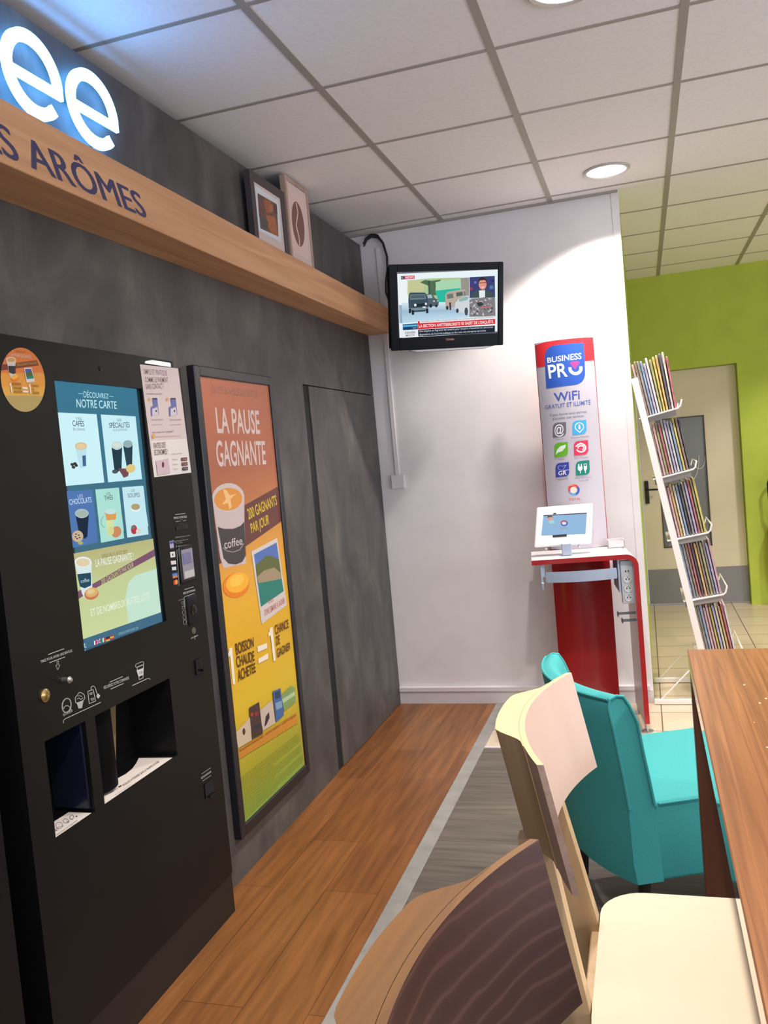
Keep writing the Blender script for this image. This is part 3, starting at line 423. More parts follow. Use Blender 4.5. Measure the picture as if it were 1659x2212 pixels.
('p',[(1.7047,1.7218),(1.7046,1.7203),(1.7034,1.7185),(1.7011,1.7167),(1.698,1.715),(1.6944,1.7137),(1.6907,1.7128),(1.6872,1.7124),(1.6842,1.7126),(1.6821,1.7133),(1.681,1.7145),(1.6811,1.7161),(1.6823,1.7178),(1.6845,1.7196),(1.6876,1.7213),(1.6911,1.7226),(1.6949,1.7235),(1.6984,1.7239),(1.7014,1.7237),(1.7036,1.723)],(216,160,70)),
('p',[(1.7272,1.742),(1.755,1.7449),(1.7608,1.711),(1.7309,1.7073)],(196,188,186)),
('p',[(1.7302,1.7396),(1.7526,1.7416),(1.7576,1.7194),(1.7332,1.7155)],(64,86,150)),
('p',[(1.7321,1.7308),(1.7534,1.7355),(1.7571,1.7232),(1.733,1.7201)],(80,90,56)),
('p',[(1.7328,1.7216),(1.7574,1.7251),(1.758,1.7189),(1.7336,1.7155)],(40,120,100)),
('t','1 SÉJOUR',[(1.7635,1.7339),(1.7855,1.735),(1.7855,1.7323),(1.7638,1.7312)],(214,180,150),0),
('t','À GAGNER',[(1.7638,1.7287),(1.7856,1.7299),(1.7857,1.7274),(1.7639,1.7262)],(214,180,150),0),
('p',[(1.673,1.7021),(1.6765,1.7027),(1.6772,1.6809),(1.6737,1.6803),(1.6732,1.6978),(1.6705,1.6964),(1.6705,1.6991),(1.6723,1.6998)],(220,196,186)),
('t','BOISSON',[(1.6814,1.7046),(1.7111,1.7052),(1.7107,1.6987),(1.6815,1.6982)],(104,70,40),1),
('t','CHAUDE',[(1.6821,1.6956),(1.7095,1.6959),(1.7091,1.6894),(1.6821,1.6888)],(104,70,40),1),
('t','ACHETÉE',[(1.6824,1.6865),(1.7096,1.6867),(1.7092,1.6806),(1.6822,1.6801)],(104,70,40),1),
('p',[(1.7128,1.6958),(1.7308,1.6958),(1.731,1.6914),(1.7132,1.6909)],(216,196,186)),
('p',[(1.7132,1.6873),(1.7312,1.6875),(1.731,1.6832),(1.7134,1.6829)],(216,196,186)),
('p',[(1.7377,1.7037),(1.7414,1.7043),(1.7421,1.681),(1.7381,1.6804),(1.7378,1.699),(1.7349,1.6976),(1.7349,1.7004),(1.7369,1.7012)],(220,196,186)),
('t','CHANCE',[(1.7458,1.7038),(1.7718,1.7041),(1.7718,1.6983),(1.7457,1.6979)],(104,70,40),1),
('t','DE',[(1.7465,1.6945),(1.7535,1.6946),(1.7534,1.689),(1.7465,1.6889)],(104,70,40),1),
('t','GAGNER',[(1.7467,1.6871),(1.7708,1.687),(1.7708,1.6814),(1.7466,1.6811)],(104,70,40),1),
],
'paper':[
('p',[(2.2322,1.7913),(2.4505,1.7962),(2.466,1.4627),(2.245,1.4571)],(196,180,178)),
('p',[(2.2509,1.5657),(2.4571,1.5721),(2.466,1.4627),(2.245,1.4571)],(206,200,194)),
('t','SIMPLE ET PRATIQUE',[(2.2478,1.7788),(2.3786,1.7837),(2.3792,1.7682),(2.2483,1.7641)],(120,100,98),1),
('t','COMME LE PAIEMENT',[(2.2499,1.7549),(2.3818,1.7625),(2.3824,1.747),(2.2505,1.7401)],(120,100,98),1),
('t','SANS CONTACT !',[(2.2493,1.7341),(2.3522,1.7425),(2.3528,1.7271),(2.2498,1.7193)],(120,100,98),1),
('t','Comment ça marche ?',[(2.2479,1.7091),(2.3391,1.7125),(2.3394,1.7068),(2.2482,1.7036)],(130,116,112),0),
('p',[(2.2686,1.6896),(2.267,1.6865),(2.2638,1.6842),(2.2599,1.6832),(2.2563,1.6839),(2.2539,1.686),(2.2535,1.6889),(2.2551,1.692),(2.2583,1.6943),(2.2622,1.6953),(2.2658,1.6946),(2.2682,1.6926)],(200,150,110)),
('p',[(2.277,1.6937),(2.3073,1.6958),(2.3068,1.6455),(2.2616,1.6388),(2.2632,1.665),(2.2795,1.6712)],(100,104,150)),
('p',[(2.2728,1.6616),(2.302,1.6682),(2.3046,1.6455),(2.2687,1.6401)],(190,184,190)),
('p',[(2.2968,1.6559),(2.295,1.6532),(2.2918,1.652),(2.2891,1.653),(2.2883,1.6557),(2.2901,1.6584),(2.2933,1.6596),(2.2961,1.6586)],(50,50,60)),
('p',[(2.2813,1.6946),(2.3052,1.6957),(2.3057,1.6911),(2.2818,1.6901)],(60,64,80)),
('t',"Téléchargez l'application",[(2.2601,1.6313),(2.3273,1.6338),(2.327,1.6288),(2.2606,1.6264)],(140,126,124),0),
('t','et créez un compte',[(2.2607,1.6163),(2.3207,1.6183),(2.3206,1.6141),(2.2612,1.6118)],(150,136,134),0),
('p',[(2.3727,1.6939),(2.371,1.6908),(2.3675,1.6883),(2.3633,1.6873),(2.3594,1.688),(2.3568,1.6902),(2.3564,1.6933),(2.3581,1.6964),(2.3615,1.6988),(2.3657,1.6999),(2.3697,1.6992),(2.3722,1.697)],(200,150,110)),
('p',[(2.3817,1.6982),(2.4145,1.7004),(2.414,1.6483),(2.3652,1.6412),(2.3669,1.6685),(2.3845,1.6749)],(100,104,150)),
('p',[(2.3773,1.6649),(2.4088,1.6718),(2.4117,1.6482),(2.3729,1.6425)],(190,184,190)),
('p',[(2.4032,1.659),(2.4013,1.6562),(2.3978,1.6549),(2.3948,1.656),(2.3941,1.6587),(2.3959,1.6616),(2.3994,1.6628),(2.4024,1.6618)],(50,50,60)),
('p',[(2.3863,1.6992),(2.4122,1.7003),(2.4127,1.6956),(2.3869,1.6945)],(60,64,80)),
('t',"Téléchargez l'application",[(2.3637,1.6334),(2.4362,1.636),(2.4359,1.6309),(2.3641,1.6283)],(140,126,124),0),
('t','et créez un compte',[(2.3643,1.6178),(2.4291,1.62),(2.429,1.6156),(2.3648,1.6132)],(150,136,134),0),
('t','Votre mobile est-il compatible ?',[(2.2563,1.5938),(2.3828,1.5985),(2.3832,1.5926),(2.2566,1.5882)],(120,106,104),0),
('p',[(2.2701,1.5795),(2.2684,1.5762),(2.2648,1.5737),(2.2605,1.5728),(2.2566,1.5737),(2.254,1.5762),(2.2536,1.5795),(2.2553,1.5829),(2.2588,1.5854),(2.2631,1.5863),(2.2671,1.5854),(2.2697,1.5829)],(205,150,80)),
('t','Retrouvez la liste des mobiles sur le site',[(2.2745,1.5807),(2.4219,1.5841),(2.4218,1.5797),(2.2749,1.5758)],(190,140,100),0),
('t','FAITES DES',[(2.2578,1.5589),(2.3261,1.5615),(2.3253,1.5461),(2.2575,1.5431)],(120,96,92),1),
('t','ÉCONOMIES !',[(2.2581,1.5386),(2.3345,1.5414),(2.3335,1.5252),(2.2578,1.5228)],(120,96,92),1),
('p',[(2.2599,1.5055),(2.3322,1.5113),(2.3344,1.4667),(2.2619,1.462)],(190,166,172)),
('p',[(2.3047,1.4928),(2.3028,1.4883),(2.2996,1.485),(2.2958,1.4839),(2.2925,1.4852),(2.2906,1.4887),(2.2905,1.4932),(2.2923,1.4978),(2.2956,1.501),(2.2994,1.5021),(2.3027,1.5008),(2.3046,1.4974)],(90,50,52)),
('t','Rechargez votre compte',[(2.3514,1.5264),(2.4169,1.5284),(2.4168,1.5244),(2.3513,1.5225)],(130,116,114),0),
('p',[(2.4081,1.5115),(2.4449,1.5122),(2.4444,1.5018),(2.4083,1.5011)],(104,50,56)),
('t','+ 1€ offert',[(2.4107,1.5094),(2.4413,1.5099),(2.4418,1.5047),(2.4112,1.5038)],(190,170,170),0),
('t','10 euros',[(2.354,1.5096),(2.3841,1.5101),(2.384,1.5057),(2.3539,1.5053)],(130,116,114),0),
('p',[(2.4081,1.4964),(2.4442,1.497),(2.4437,1.4865),(2.4083,1.486)],(104,50,56)),
('t','+ 1€ offert',[(2.4108,1.4943),(2.4406,1.4946),(2.4411,1.4894),(2.4112,1.4887)],(190,170,170),0),
('t','10 euros',[(2.3533,1.4948),(2.3834,1.4951),(2.3832,1.4908),(2.3532,1.4905)],(130,116,114),0),
('p',[(2.4082,1.4817),(2.4436,1.4821),(2.443,1.4716),(2.4085,1.4713)],(50,44,48)),
('t','+ 1€ offert',[(2.4109,1.4796),(2.4399,1.4798),(2.4404,1.4745),(2.4113,1.474)],(190,170,170),0),
('t','10 euros',[(2.3526,1.4804),(2.3827,1.4805),(2.3826,1.4762),(2.3525,1.4761)],(130,116,114),0),
],
'mach':[
('m',[[(1.6998,1.054),(1.7593,1.0541),(1.7587,1.0557),(1.6993,1.0555)]],(176,176,172)),
('m',[[(1.7008,1.0337),(1.7594,1.0335),(1.7589,1.035),(1.7003,1.0352)]],(176,176,172)),
('t','TIREZ POUR AVOIR UNE SPATULE',[(1.6703,1.0471),(1.7879,1.0466),(1.7887,1.0401),(1.6715,1.0414)],(176,176,172),1),
('m',[[(1.7269,1.0318),(1.7261,1.0213),(1.7279,1.0209),(1.7287,1.0314)],[(1.7275,1.022),(1.7211,1.0229),(1.7212,1.0217),(1.7276,1.0208)],[(1.7206,1.0225),(1.7267,1.0097),(1.7284,1.0098),(1.7223,1.0226)],[(1.7278,1.0094),(1.7383,1.0195),(1.7368,1.0204),(1.7263,1.0103)],[(1.7379,1.0201),(1.732,1.0217),(1.7318,1.0205),(1.7377,1.019)],[(1.7333,1.0204),(1.7341,1.0307),(1.7323,1.0311),(1.7315,1.0208)],[(1.7337,1.031),(1.7272,1.032),(1.7273,1.0307),(1.7337,1.0298)]],(150,150,146)),
],
'mach2':[
('m',[[(1.759,.9117),(1.7553,.9057),(1.7592,.9039),(1.7628,.9098)],[(1.7566,.9072),(1.7512,.9026),(1.7547,.9003),(1.7601,.9049)],[(1.753,.9037),(1.7463,.9009),(1.7491,.8983),(1.7559,.9011)],[(1.7489,.9015),(1.7414,.9009),(1.7431,.898),(1.7506,.8986)],[(1.7445,.9006),(1.7369,.9024),(1.7369,.8997),(1.7445,.8979)],[(1.7402,.9011),(1.7336,.9051),(1.7316,.9032),(1.7382,.8992)],[(1.736,.9031),(1.7312,.9088),(1.7279,.9079),(1.7327,.9023)],[(1.7325,.9066),(1.7298,.9132),(1.726,.9133),(1.7287,.9067)],[(1.7303,.9111),(1.7298,.9181),(1.7258,.9188),(1.7263,.9119)],[(1.7296,.9162),(1.7312,.9228),(1.7273,.9242),(1.7257,.9175)],[(1.7305,.9212),(1.7341,.927),(1.7304,.9288),(1.7268,.9229)],[(1.7329,.9256),(1.7382,.9302),(1.7348,.9324),(1.7295,.9278)],[(1.7364,.9291),(1.743,.9319),(1.7402,.9345),(1.7336,.9317)],[(1.7405,.9313),(1.748,.932),(1.7463,.9349),(1.7388,.9342)],[(1.7448,.9322),(1.7524,.9305),(1.7524,.9333),(1.7448,.935)],[(1.7492,.9318),(1.7559,.9278),(1.7578,.9298),(1.7511,.9338)],[(1.7534,.9299),(1.7583,.9242),(1.7617,.9251),(1.7567,.9308)],[(1.7569,.9264),(1.7597,.9197),(1.7637,.9197),(1.7609,.9263)],[(1.7592,.9218),(1.7598,.9148),(1.7639,.914),(1.7633,.921)],[(1.7599,.9167),(1.7583,.91),(1.7623,.9086),(1.764,.9154)]],(176,176,172)),
('m',[[(1.7341,.911),(1.736,.9143),(1.7334,.9154),(1.7316,.9121)],[(1.7349,.9133),(1.7389,.9153),(1.7369,.917),(1.7329,.915)],[(1.7372,.9149),(1.7427,.9154),(1.7415,.9173),(1.736,.9168)],[(1.7407,.9155),(1.7468,.9144),(1.7466,.9162),(1.7405,.9174)],[(1.7447,.915),(1.7507,.9124),(1.7515,.914),(1.7455,.9166)],[(1.7488,.9135),(1.7536,.9098),(1.7553,.9109),(1.7505,.9146)],[(1.7522,.9113),(1.7552,.907),(1.7576,.9074),(1.7546,.9116)],[(1.7545,.9086),(1.7551,.9045),(1.7578,.904),(1.7572,.9081)]],(176,176,172)),
('t','DOUCEUR',[(1.7269,.9005),(1.7627,.9029),(1.7653,.8952),(1.7291,.8943)],(176,176,172),0),
('p',[(1.7827,.9117),(1.8106,.9103),(1.801,.8929),(1.7881,.895)],(165,165,162)),
('m',[[(1.7801,.9121),(1.7804,.9255),(1.7781,.926),(1.7778,.9127)],[(1.7796,.9243),(1.7907,.9297),(1.789,.9311),(1.7779,.9258)],[(1.7897,.9292),(1.7988,.9336),(1.797,.935),(1.788,.9306)],[(1.7963,.9338),(1.8068,.9289),(1.8077,.9302),(1.7972,.935)],[(1.8052,.9299),(1.815,.9217),(1.8166,.9225),(1.8069,.9307)],[(1.814,.9233),(1.8149,.9125),(1.8173,.9121),(1.8164,.9228)],[(1.8157,.9138),(1.8065,.9094),(1.8082,.9079),(1.8174,.9123)],[(1.8079,.9098),(1.7915,.9079),(1.7926,.9063),(1.809,.9082)],[(1.7937,.9076),(1.7786,.9138),(1.778,.9125),(1.793,.9062)]],(176,176,172)),
('m',[[(1.785,.9197),(1.7959,.92),(1.7952,.9213),(1.7843,.921)],[(1.7939,.9208),(1.7994,.9139),(1.801,.9142),(1.7955,.9212)],[(1.7999,.9137),(1.8102,.9159),(1.8091,.9172),(1.7989,.915)]],(176,176,172)),
('m',[[(1.7906,.9259),(1.8004,.9242),(1.8003,.9254),(1.7905,.9272)],[(1.7987,.9249),(1.8048,.9201),(1.806,.9208),(1.7999,.9256)]],(176,176,172)),
('m',[[(1.8297,.926),(1.8535,.9247),(1.8529,.9263),(1.8292,.9277)],[(1.8512,.9262),(1.8561,.8938),(1.8586,.8934),(1.8537,.9259)],[(1.8576,.8949),(1.8295,.8956),(1.8302,.8939),(1.8584,.8932)],[(1.8318,.894),(1.8314,.9271),(1.8289,.9276),(1.8294,.8945)]],(176,176,172)),
('m',[[(1.8356,.9189),(1.8502,.9179),(1.8497,.9195),(1.835,.9206)]],(176,176,172)),
('m',[[(1.8366,.9156),(1.8479,.9148),(1.8475,.9161),(1.8362,.9169)]],(176,176,172)),
('t','TEA',[(1.8366,.9057),(1.853,.9051),(1.8539,.8983),(1.8375,.8991)],(176,176,172),1),
('m',[[(1.8451,.9262),(1.8466,.9342),(1.8441,.9349),(1.8427,.9269)],[(1.8451,.9332),(1.8543,.9339),(1.8533,.9356),(1.8441,.9348)],[(1.8518,.9346),(1.8601,.9295),(1.8614,.9306),(1.8531,.9357)],[(1.8588,.9311),(1.8624,.9194),(1.8648,.9192),(1.8612,.9309)],[(1.8621,.9204),(1.8658,.9093),(1.8683,.9091),(1.8645,.9202)]],(176,176,172)),
('p',[(1.864,.9083),(1.8721,.9092),(1.8787,.9017),(1.8697,.8962),(1.8629,.9021)],(176,176,172)),
('m',[[(1.7266,.8779),(1.7267,.8848),(1.7245,.8854),(1.7243,.8784)],[(1.7257,.8838),(1.735,.886),(1.7338,.8875),(1.7244,.8853)],[(1.7336,.8858),(1.8777,.8835),(1.8769,.8852),(1.7329,.8874)]],(176,176,172)),
],
'mach3':[
('m',[[(1.9247,.9239),(1.9848,.9229),(1.984,.9247),(1.9239,.9256)]],(176,176,172)),
('m',[[(1.9262,.9048),(1.9847,.9038),(1.9839,.9056),(1.9254,.9066)]],(176,176,172)),
('t','RÉCUPÉREZ VOTRE COMMANDE',[(1.8971,.9207),(2.0116,.9169),(2.0125,.9091),(1.8979,.9132)],(176,176,172),1),
('m',[[(2.0518,.9402),(2.084,.9396),(2.0833,.9411),(2.0511,.9416)],[(2.0817,.9402),(2.0903,.9356),(2.0916,.9365),(2.0829,.9412)],[(2.0894,.9372),(2.0861,.9311),(2.0884,.9303),(2.0917,.9363)],[(2.0878,.9318),(2.0512,.9322),(2.0519,.9307),(2.0885,.9303)],[(2.0535,.9313),(2.0475,.9369),(2.0457,.9364),(2.0517,.9307)],[(2.0477,.9354),(2.0535,.9406),(2.0514,.9417),(2.0456,.9365)]],(176,176,172)),
('m',[[(2.0524,.9317),(2.0579,.8941),(2.0609,.8937),(2.0553,.9313)],[(2.0589,.8935),(2.0792,.8933),(2.0783,.8952),(2.058,.8954)],[(2.0793,.8933),(2.0889,.9302),(2.0859,.931),(2.0763,.8942)],[(2.0877,.931),(2.0527,.9319),(2.0535,.9301),(2.0885,.9291)]],(176,176,172)),
('p',[(2.0505,.9228),(2.0856,.9216),(2.082,.9024),(2.0573,.9034)],(190,190,186)),
('t','HOT DRINK',[(2.0615,.9156),(2.08,.915),(2.0792,.9074),(2.0618,.9078)],(60,60,60),1),
('m',[[(2.0236,.8866),(2.098,.8857),(2.097,.8876),(2.0227,.8885)],[(2.0958,.8859),(2.1088,.8836),(2.1086,.8854),(2.0956,.8877)],[(2.106,.8849),(2.1115,.8798),(2.1139,.8804),(2.1084,.8855)]],(176,176,172)),
],
'mach4':[
('m',[[(2.339,.5139),(2.3978,.5122),(2.3959,.5146),(2.3372,.5162)]],(130,126,120)),
('m',[[(2.3389,.491),(2.3959,.4878),(2.3941,.4902),(2.3372,.4933)]],(130,126,120)),
('t','RETOUR MONNAIE',[(2.3318,.5068),(2.3956,.5046),(2.3983,.4979),(2.3343,.4999)],(176,176,172),1),
],
'mach5':[
('m',[[(2.3411,1.3362),(2.4031,1.335),(2.403,1.3364),(2.3411,1.3375)]],(176,176,172)),
('t','PRENEZ VOTRE REÇU',[(2.3308,1.3301),(2.4104,1.328),(2.4105,1.3216),(2.3317,1.3238)],(176,176,172),1),
('m',[[(2.3412,1.3146),(2.3612,1.3141),(2.3611,1.3152),(2.3411,1.3157)]],(176,176,172)),
('m',[[(2.3849,1.3134),(2.4038,1.3131),(2.4037,1.3142),(2.3848,1.3145)]],(176,176,172)),
('m',[[(2.3563,1.297),(2.3637,1.305),(2.361,1.3057),(2.3537,1.2978)],[(2.3612,1.3042),(2.3848,1.3043),(2.3845,1.3059),(2.3609,1.3057)],[(2.3821,1.3055),(2.3857,1.2948),(2.3887,1.2949),(2.3851,1.3056)]],(70,74,76)),
('m',[[(2.3642,1.3131),(2.3724,1.3185),(2.3707,1.3192),(2.3625,1.3138)],[(2.3705,1.3181),(2.3824,1.317),(2.3826,1.3181),(2.3707,1.3192)]],(110,112,112)),
],
'mach6':[
('t','1 Sélectionnez le produit',[(2.3272,1.2697),(2.418,1.2659),(2.4181,1.2623),(2.3271,1.2648)],(140,142,140),0),
('t','2 Présentez votre carte',[(2.3269,1.2576),(2.4024,1.2556),(2.4026,1.252),(2.3269,1.2531)],(140,142,140),0),
('t','ou mobile',[(2.334,1.2505),(2.3661,1.2503),(2.3663,1.2467),(2.3342,1.2474)],(140,142,140),0),
('t','3 Récupérez',[(2.3257,1.2411),(2.4122,1.2376),(2.4122,1.2331),(2.3256,1.236)],(150,150,148),0),
('m',[[(2.3188,1.1173),(2.3231,1.1207),(2.3209,1.1216),(2.3166,1.1183)],[(2.3228,1.1203),(2.33,1.2244),(2.3275,1.2246),(2.3203,1.1206)],[(2.3295,1.2234),(2.3355,1.2296),(2.3332,1.2304),(2.3272,1.2242)],[(2.3334,1.229),(2.41,1.2279),(2.4097,1.2293),(2.3332,1.2303)]],(140,142,140)),
('m',[[(2.3078,1.2604),(2.3189,1.2579),(2.3196,1.2589),(2.3084,1.2614)],[(2.3175,1.2586),(2.325,1.2506),(2.3268,1.251),(2.3193,1.259)],[(2.3245,1.2509),(2.3295,1.2489),(2.3306,1.2497),(2.3256,1.2517)]],(140,142,140)),
('p',[(2.2919,1.2599),(2.3146,1.259),(2.3135,1.2367),(2.2916,1.2376)],(150,150,170)),
('p',[(2.2928,1.2582),(2.3134,1.2576),(2.3136,1.2499),(2.293,1.2506)],(70,76,130)),
('p',[(2.2886,1.2266),(2.3171,1.2252),(2.3162,1.2081),(2.289,1.2095)],(196,196,196)),
('p',[(2.3065,1.2164),(2.3054,1.2142),(2.3033,1.2131),(2.301,1.2134),(2.2994,1.215),(2.2992,1.2174),(2.3003,1.2195),(2.3025,1.2207),(2.3047,1.2204),(2.3063,1.2188)],(50,50,54)),
('p',[(2.2873,1.1993),(2.317,1.1973),(2.3167,1.1854),(2.288,1.1878)],(196,190,190)),
('p',[(2.2898,1.1805),(2.3145,1.1785),(2.3141,1.1681),(2.2907,1.1703)],(186,196,206)),
('p',[(2.2881,1.1615),(2.3168,1.1604),(2.3171,1.1493),(2.289,1.1515)],(90,120,170)),
('p',[(2.2881,1.1615),(2.3168,1.1604),(2.3169,1.1567),(2.2882,1.1578)],(50,80,150)),
('p',[(2.289,1.1515),(2.3173,1.1504),(2.3171,1.1449),(2.2895,1.1455)],(190,120,60)),
('p',[(2.3065,1.13),(2.3049,1.1268),(2.3019,1.1245),(2.298,1.1236),(2.2941,1.1243),(2.2908,1.1264),(2.2889,1.1294),(2.2887,1.1329),(2.2902,1.1361),(2.2932,1.1384),(2.2971,1.1393),(2.301,1.1386),(2.3043,1.1366),(2.3063,1.1335)],(170,50,40)),
('p',[(2.315,1.1304),(2.3135,1.1271),(2.3107,1.1248),(2.3071,1.1239),(2.3035,1.1245),(2.3006,1.1265),(2.2988,1.1296),(2.2987,1.133),(2.3002,1.1362),(2.303,1.1385),(2.3065,1.1395),(2.3102,1.1389),(2.3131,1.1369),(2.3149,1.1338)],(205,130,50)),
],
'mach7':[
('m',[[(2.3494,1.1002),(2.4076,1.0991),(2.4072,1.1005),(2.3489,1.1016)]],(176,176,172)),
('t','MISE DE MONNAIE',[(2.3401,1.0932),(2.414,1.0917),(2.4151,1.0855),(2.341,1.0867)],(176,176,172),1),
('m',[[(2.3408,1.0479),(2.3429,1.0762),(2.3408,1.0765),(2.3387,1.0482)],[(2.3421,1.0754),(2.3501,1.0783),(2.3486,1.0793),(2.3407,1.0764)],[(2.3485,1.078),(2.4069,1.0783),(2.4063,1.0795),(2.348,1.0792)]],(176,176,172)),
('t','max',[(2.3085,1.0765),(2.3378,1.0774),(2.338,1.0722),(2.3093,1.072)],(120,122,120),0),
('m',[[(2.3367,1.0617),(2.3353,1.0592),(2.3374,1.0586),(2.3387,1.0612)],[(2.336,1.0599),(2.3332,1.0581),(2.3349,1.0572),(2.3377,1.059)],[(2.3345,1.0585),(2.3307,1.0579),(2.3317,1.0568),(2.3355,1.0574)],[(2.3325,1.0579),(2.3285,1.0586),(2.3282,1.0575),(2.3323,1.0568)],[(2.3301,1.058),(2.3269,1.0599),(2.3255,1.0593),(2.3288,1.0573)],[(2.3279,1.0591),(2.326,1.0617),(2.3241,1.0616),(2.3259,1.0589)],[(2.3263,1.0609),(2.3261,1.0637),(2.324,1.0639),(2.3243,1.0611)],[(2.3259,1.0629),(2.3273,1.0654),(2.3252,1.066),(2.3239,1.0634)],[(2.3266,1.0648),(2.3294,1.0665),(2.3276,1.0674),(2.3249,1.0656)],[(2.3281,1.0661),(2.3319,1.0667),(2.3309,1.0678),(2.3271,1.0672)],[(2.3301,1.0668),(2.3341,1.066),(2.3343,1.0671),(2.3303,1.0678)],[(2.3324,1.0666),(2.3357,1.0647),(2.3371,1.0653),(2.3338,1.0673)],[(2.3347,1.0655),(2.3366,1.0629),(2.3385,1.0631),(2.3367,1.0657)],[(2.3363,1.0638),(2.3365,1.0609),(2.3386,1.0607),(2.3384,1.0635)]],(150,152,148)),
('m',[[(2.3373,1.0464),(2.3358,1.0436),(2.3378,1.043),(2.3393,1.0458)],[(2.3364,1.0442),(2.3335,1.0423),(2.3352,1.0414),(2.3382,1.0434)],[(2.3347,1.0427),(2.3306,1.042),(2.3317,1.0409),(2.3357,1.0416)],[(2.3324,1.042),(2.3281,1.0428),(2.3279,1.0417),(2.3322,1.0409)],[(2.3298,1.0422),(2.3264,1.0443),(2.325,1.0437),(2.3284,1.0416)],[(2.3273,1.0435),(2.3253,1.0464),(2.3234,1.0462),(2.3254,1.0433)],[(2.3257,1.0455),(2.3254,1.0486),(2.3233,1.0489),(2.3236,1.0458)],[(2.3252,1.0479),(2.3267,1.0507),(2.3247,1.0512),(2.3232,1.0484)],[(2.3261,1.05),(2.329,1.0519),(2.3273,1.0528),(2.3243,1.0508)],[(2.3278,1.0515),(2.3318,1.0522),(2.3308,1.0533),(2.3268,1.0526)],[(2.33,1.0522),(2.3343,1.0514),(2.3346,1.0525),(2.3303,1.0533)],[(2.3327,1.052),(2.3361,1.0499),(2.3376,1.0505),(2.3341,1.0527)],[(2.3352,1.0508),(2.3372,1.0478),(2.3391,1.048),(2.3371,1.0509)],[(2.3368,1.0487),(2.3371,1.0456),(2.3392,1.0453),(2.3389,1.0485)]],(150,152,148)),
('m',[[(2.3378,1.031),(2.3363,1.0279),(2.3383,1.0274),(2.3399,1.0304)],[(2.3369,1.0286),(2.3337,1.0265),(2.3355,1.0256),(2.3387,1.0277)],[(2.3349,1.0269),(2.3306,1.0262),(2.3317,1.025),(2.336,1.0258)],[(2.3324,1.0261),(2.3278,1.027),(2.3276,1.026),(2.3322,1.025)],[(2.3295,1.0264),(2.3258,1.0287),(2.3244,1.0281),(2.3281,1.0258)],[(2.3268,1.0278),(2.3247,1.031),(2.3227,1.0309),(2.3248,1.0277)],[(2.325,1.0302),(2.3247,1.0336),(2.3227,1.0338),(2.3229,1.0304)],[(2.3246,1.0328),(2.3262,1.0359),(2.3241,1.0364),(2.3226,1.0334)],[(2.3255,1.0352),(2.3287,1.0373),(2.327,1.0382),(2.3238,1.036)],[(2.3275,1.0369),(2.3318,1.0377),(2.3307,1.0388),(2.3264,1.038)],[(2.33,1.0377),(2.3346,1.0368),(2.3348,1.0379),(2.3302,1.0388)],[(2.3329,1.0374),(2.3366,1.0351),(2.338,1.0357),(2.3343,1.0381)],[(2.3356,1.036),(2.3377,1.0328),(2.3397,1.0329),(2.3376,1.0361)],[(2.3374,1.0336),(2.3377,1.0302),(2.3398,1.03),(2.3395,1.0334)]],(150,152,148)),
('m',[[(2.3384,1.0156),(2.3367,1.0123),(2.3388,1.0117),(2.3405,1.015)],[(2.3374,1.013),(2.334,1.0106),(2.3357,1.0098),(2.3391,1.0121)],[(2.3352,1.0111),(2.3306,1.0103),(2.3317,1.0092),(2.3363,1.01)],[(2.3324,1.0102),(2.3275,1.0112),(2.3273,1.0101),(2.3322,1.0091)],[(2.3292,1.0106),(2.3253,1.0131),(2.3239,1.0125),(2.3278,1.01)],[(2.3263,1.0122),(2.324,1.0157),(2.3221,1.0156),(2.3243,1.0121)],[(2.3243,1.0148),(2.3241,1.0185),(2.322,1.0188),(2.3223,1.0151)],[(2.3239,1.0177),(2.3256,1.0211),(2.3236,1.0216),(2.3219,1.0183)],[(2.325,1.0204),(2.3284,1.0227),(2.3266,1.0236),(2.3232,1.0213)],[(2.3272,1.0223),(2.3317,1.0231),(2.3307,1.0242),(2.3261,1.0234)],[(2.3299,1.0231),(2.3348,1.0222),(2.335,1.0232),(2.3302,1.0242)],[(2.3331,1.0228),(2.337,1.0203),(2.3385,1.0209),(2.3345,1.0234)],[(2.3361,1.0212),(2.3383,1.0177),(2.3403,1.0178),(2.338,1.0213)],[(2.338,1.0186),(2.3383,1.0148),(2.3404,1.0146),(2.3401,1.0183)]],(150,152,148)),
('m',[[(2.339,1.0002),(2.3372,.9966),(2.3392,.996),(2.3411,.9996)],[(2.3378,.9973),(2.3342,.9948),(2.336,.9939),(2.3396,.9964)],[(2.3354,.9952),(2.3305,.9944),(2.3316,.9933),(2.3365,.9941)],[(2.3324,.9943),(2.3272,.9954),(2.327,.9943),(2.3321,.9933)],[(2.3289,.9947),(2.3248,.9975),(2.3234,.9969),(2.3275,.9942)],[(2.3257,.9966),(2.3234,1.0003),(2.3214,1.0002),(2.3238,.9965)],[(2.3237,.9995),(2.3234,1.0035),(2.3213,1.0038),(2.3216,.9997)],[(2.3233,1.0027),(2.3251,1.0063),(2.323,1.0069),(2.3212,1.0033)],[(2.3244,1.0056),(2.328,1.0081),(2.3263,1.009),(2.3227,1.0065)],[(2.3268,1.0077),(2.3317,1.0085),(2.3306,1.0096),(2.3257,1.0088)],[(2.3299,1.0086),(2.335,1.0075),(2.3352,1.0086),(2.3301,1.0097)],[(2.3333,1.0082),(2.3375,1.0055),(2.3389,1.006),(2.3348,1.0088)],[(2.3365,1.0063),(2.3389,1.0026),(2.3409,1.0027),(2.3385,1.0064)],[(2.3386,1.0035),(2.3389,.9994),(2.341,.9991),(2.3407,1.0032)]],(150,152,148)),
('m',[[(2.3456,1.0733),(2.3409,.9894),(2.3426,.9891),(2.3473,1.0731)]],(120,122,120)),
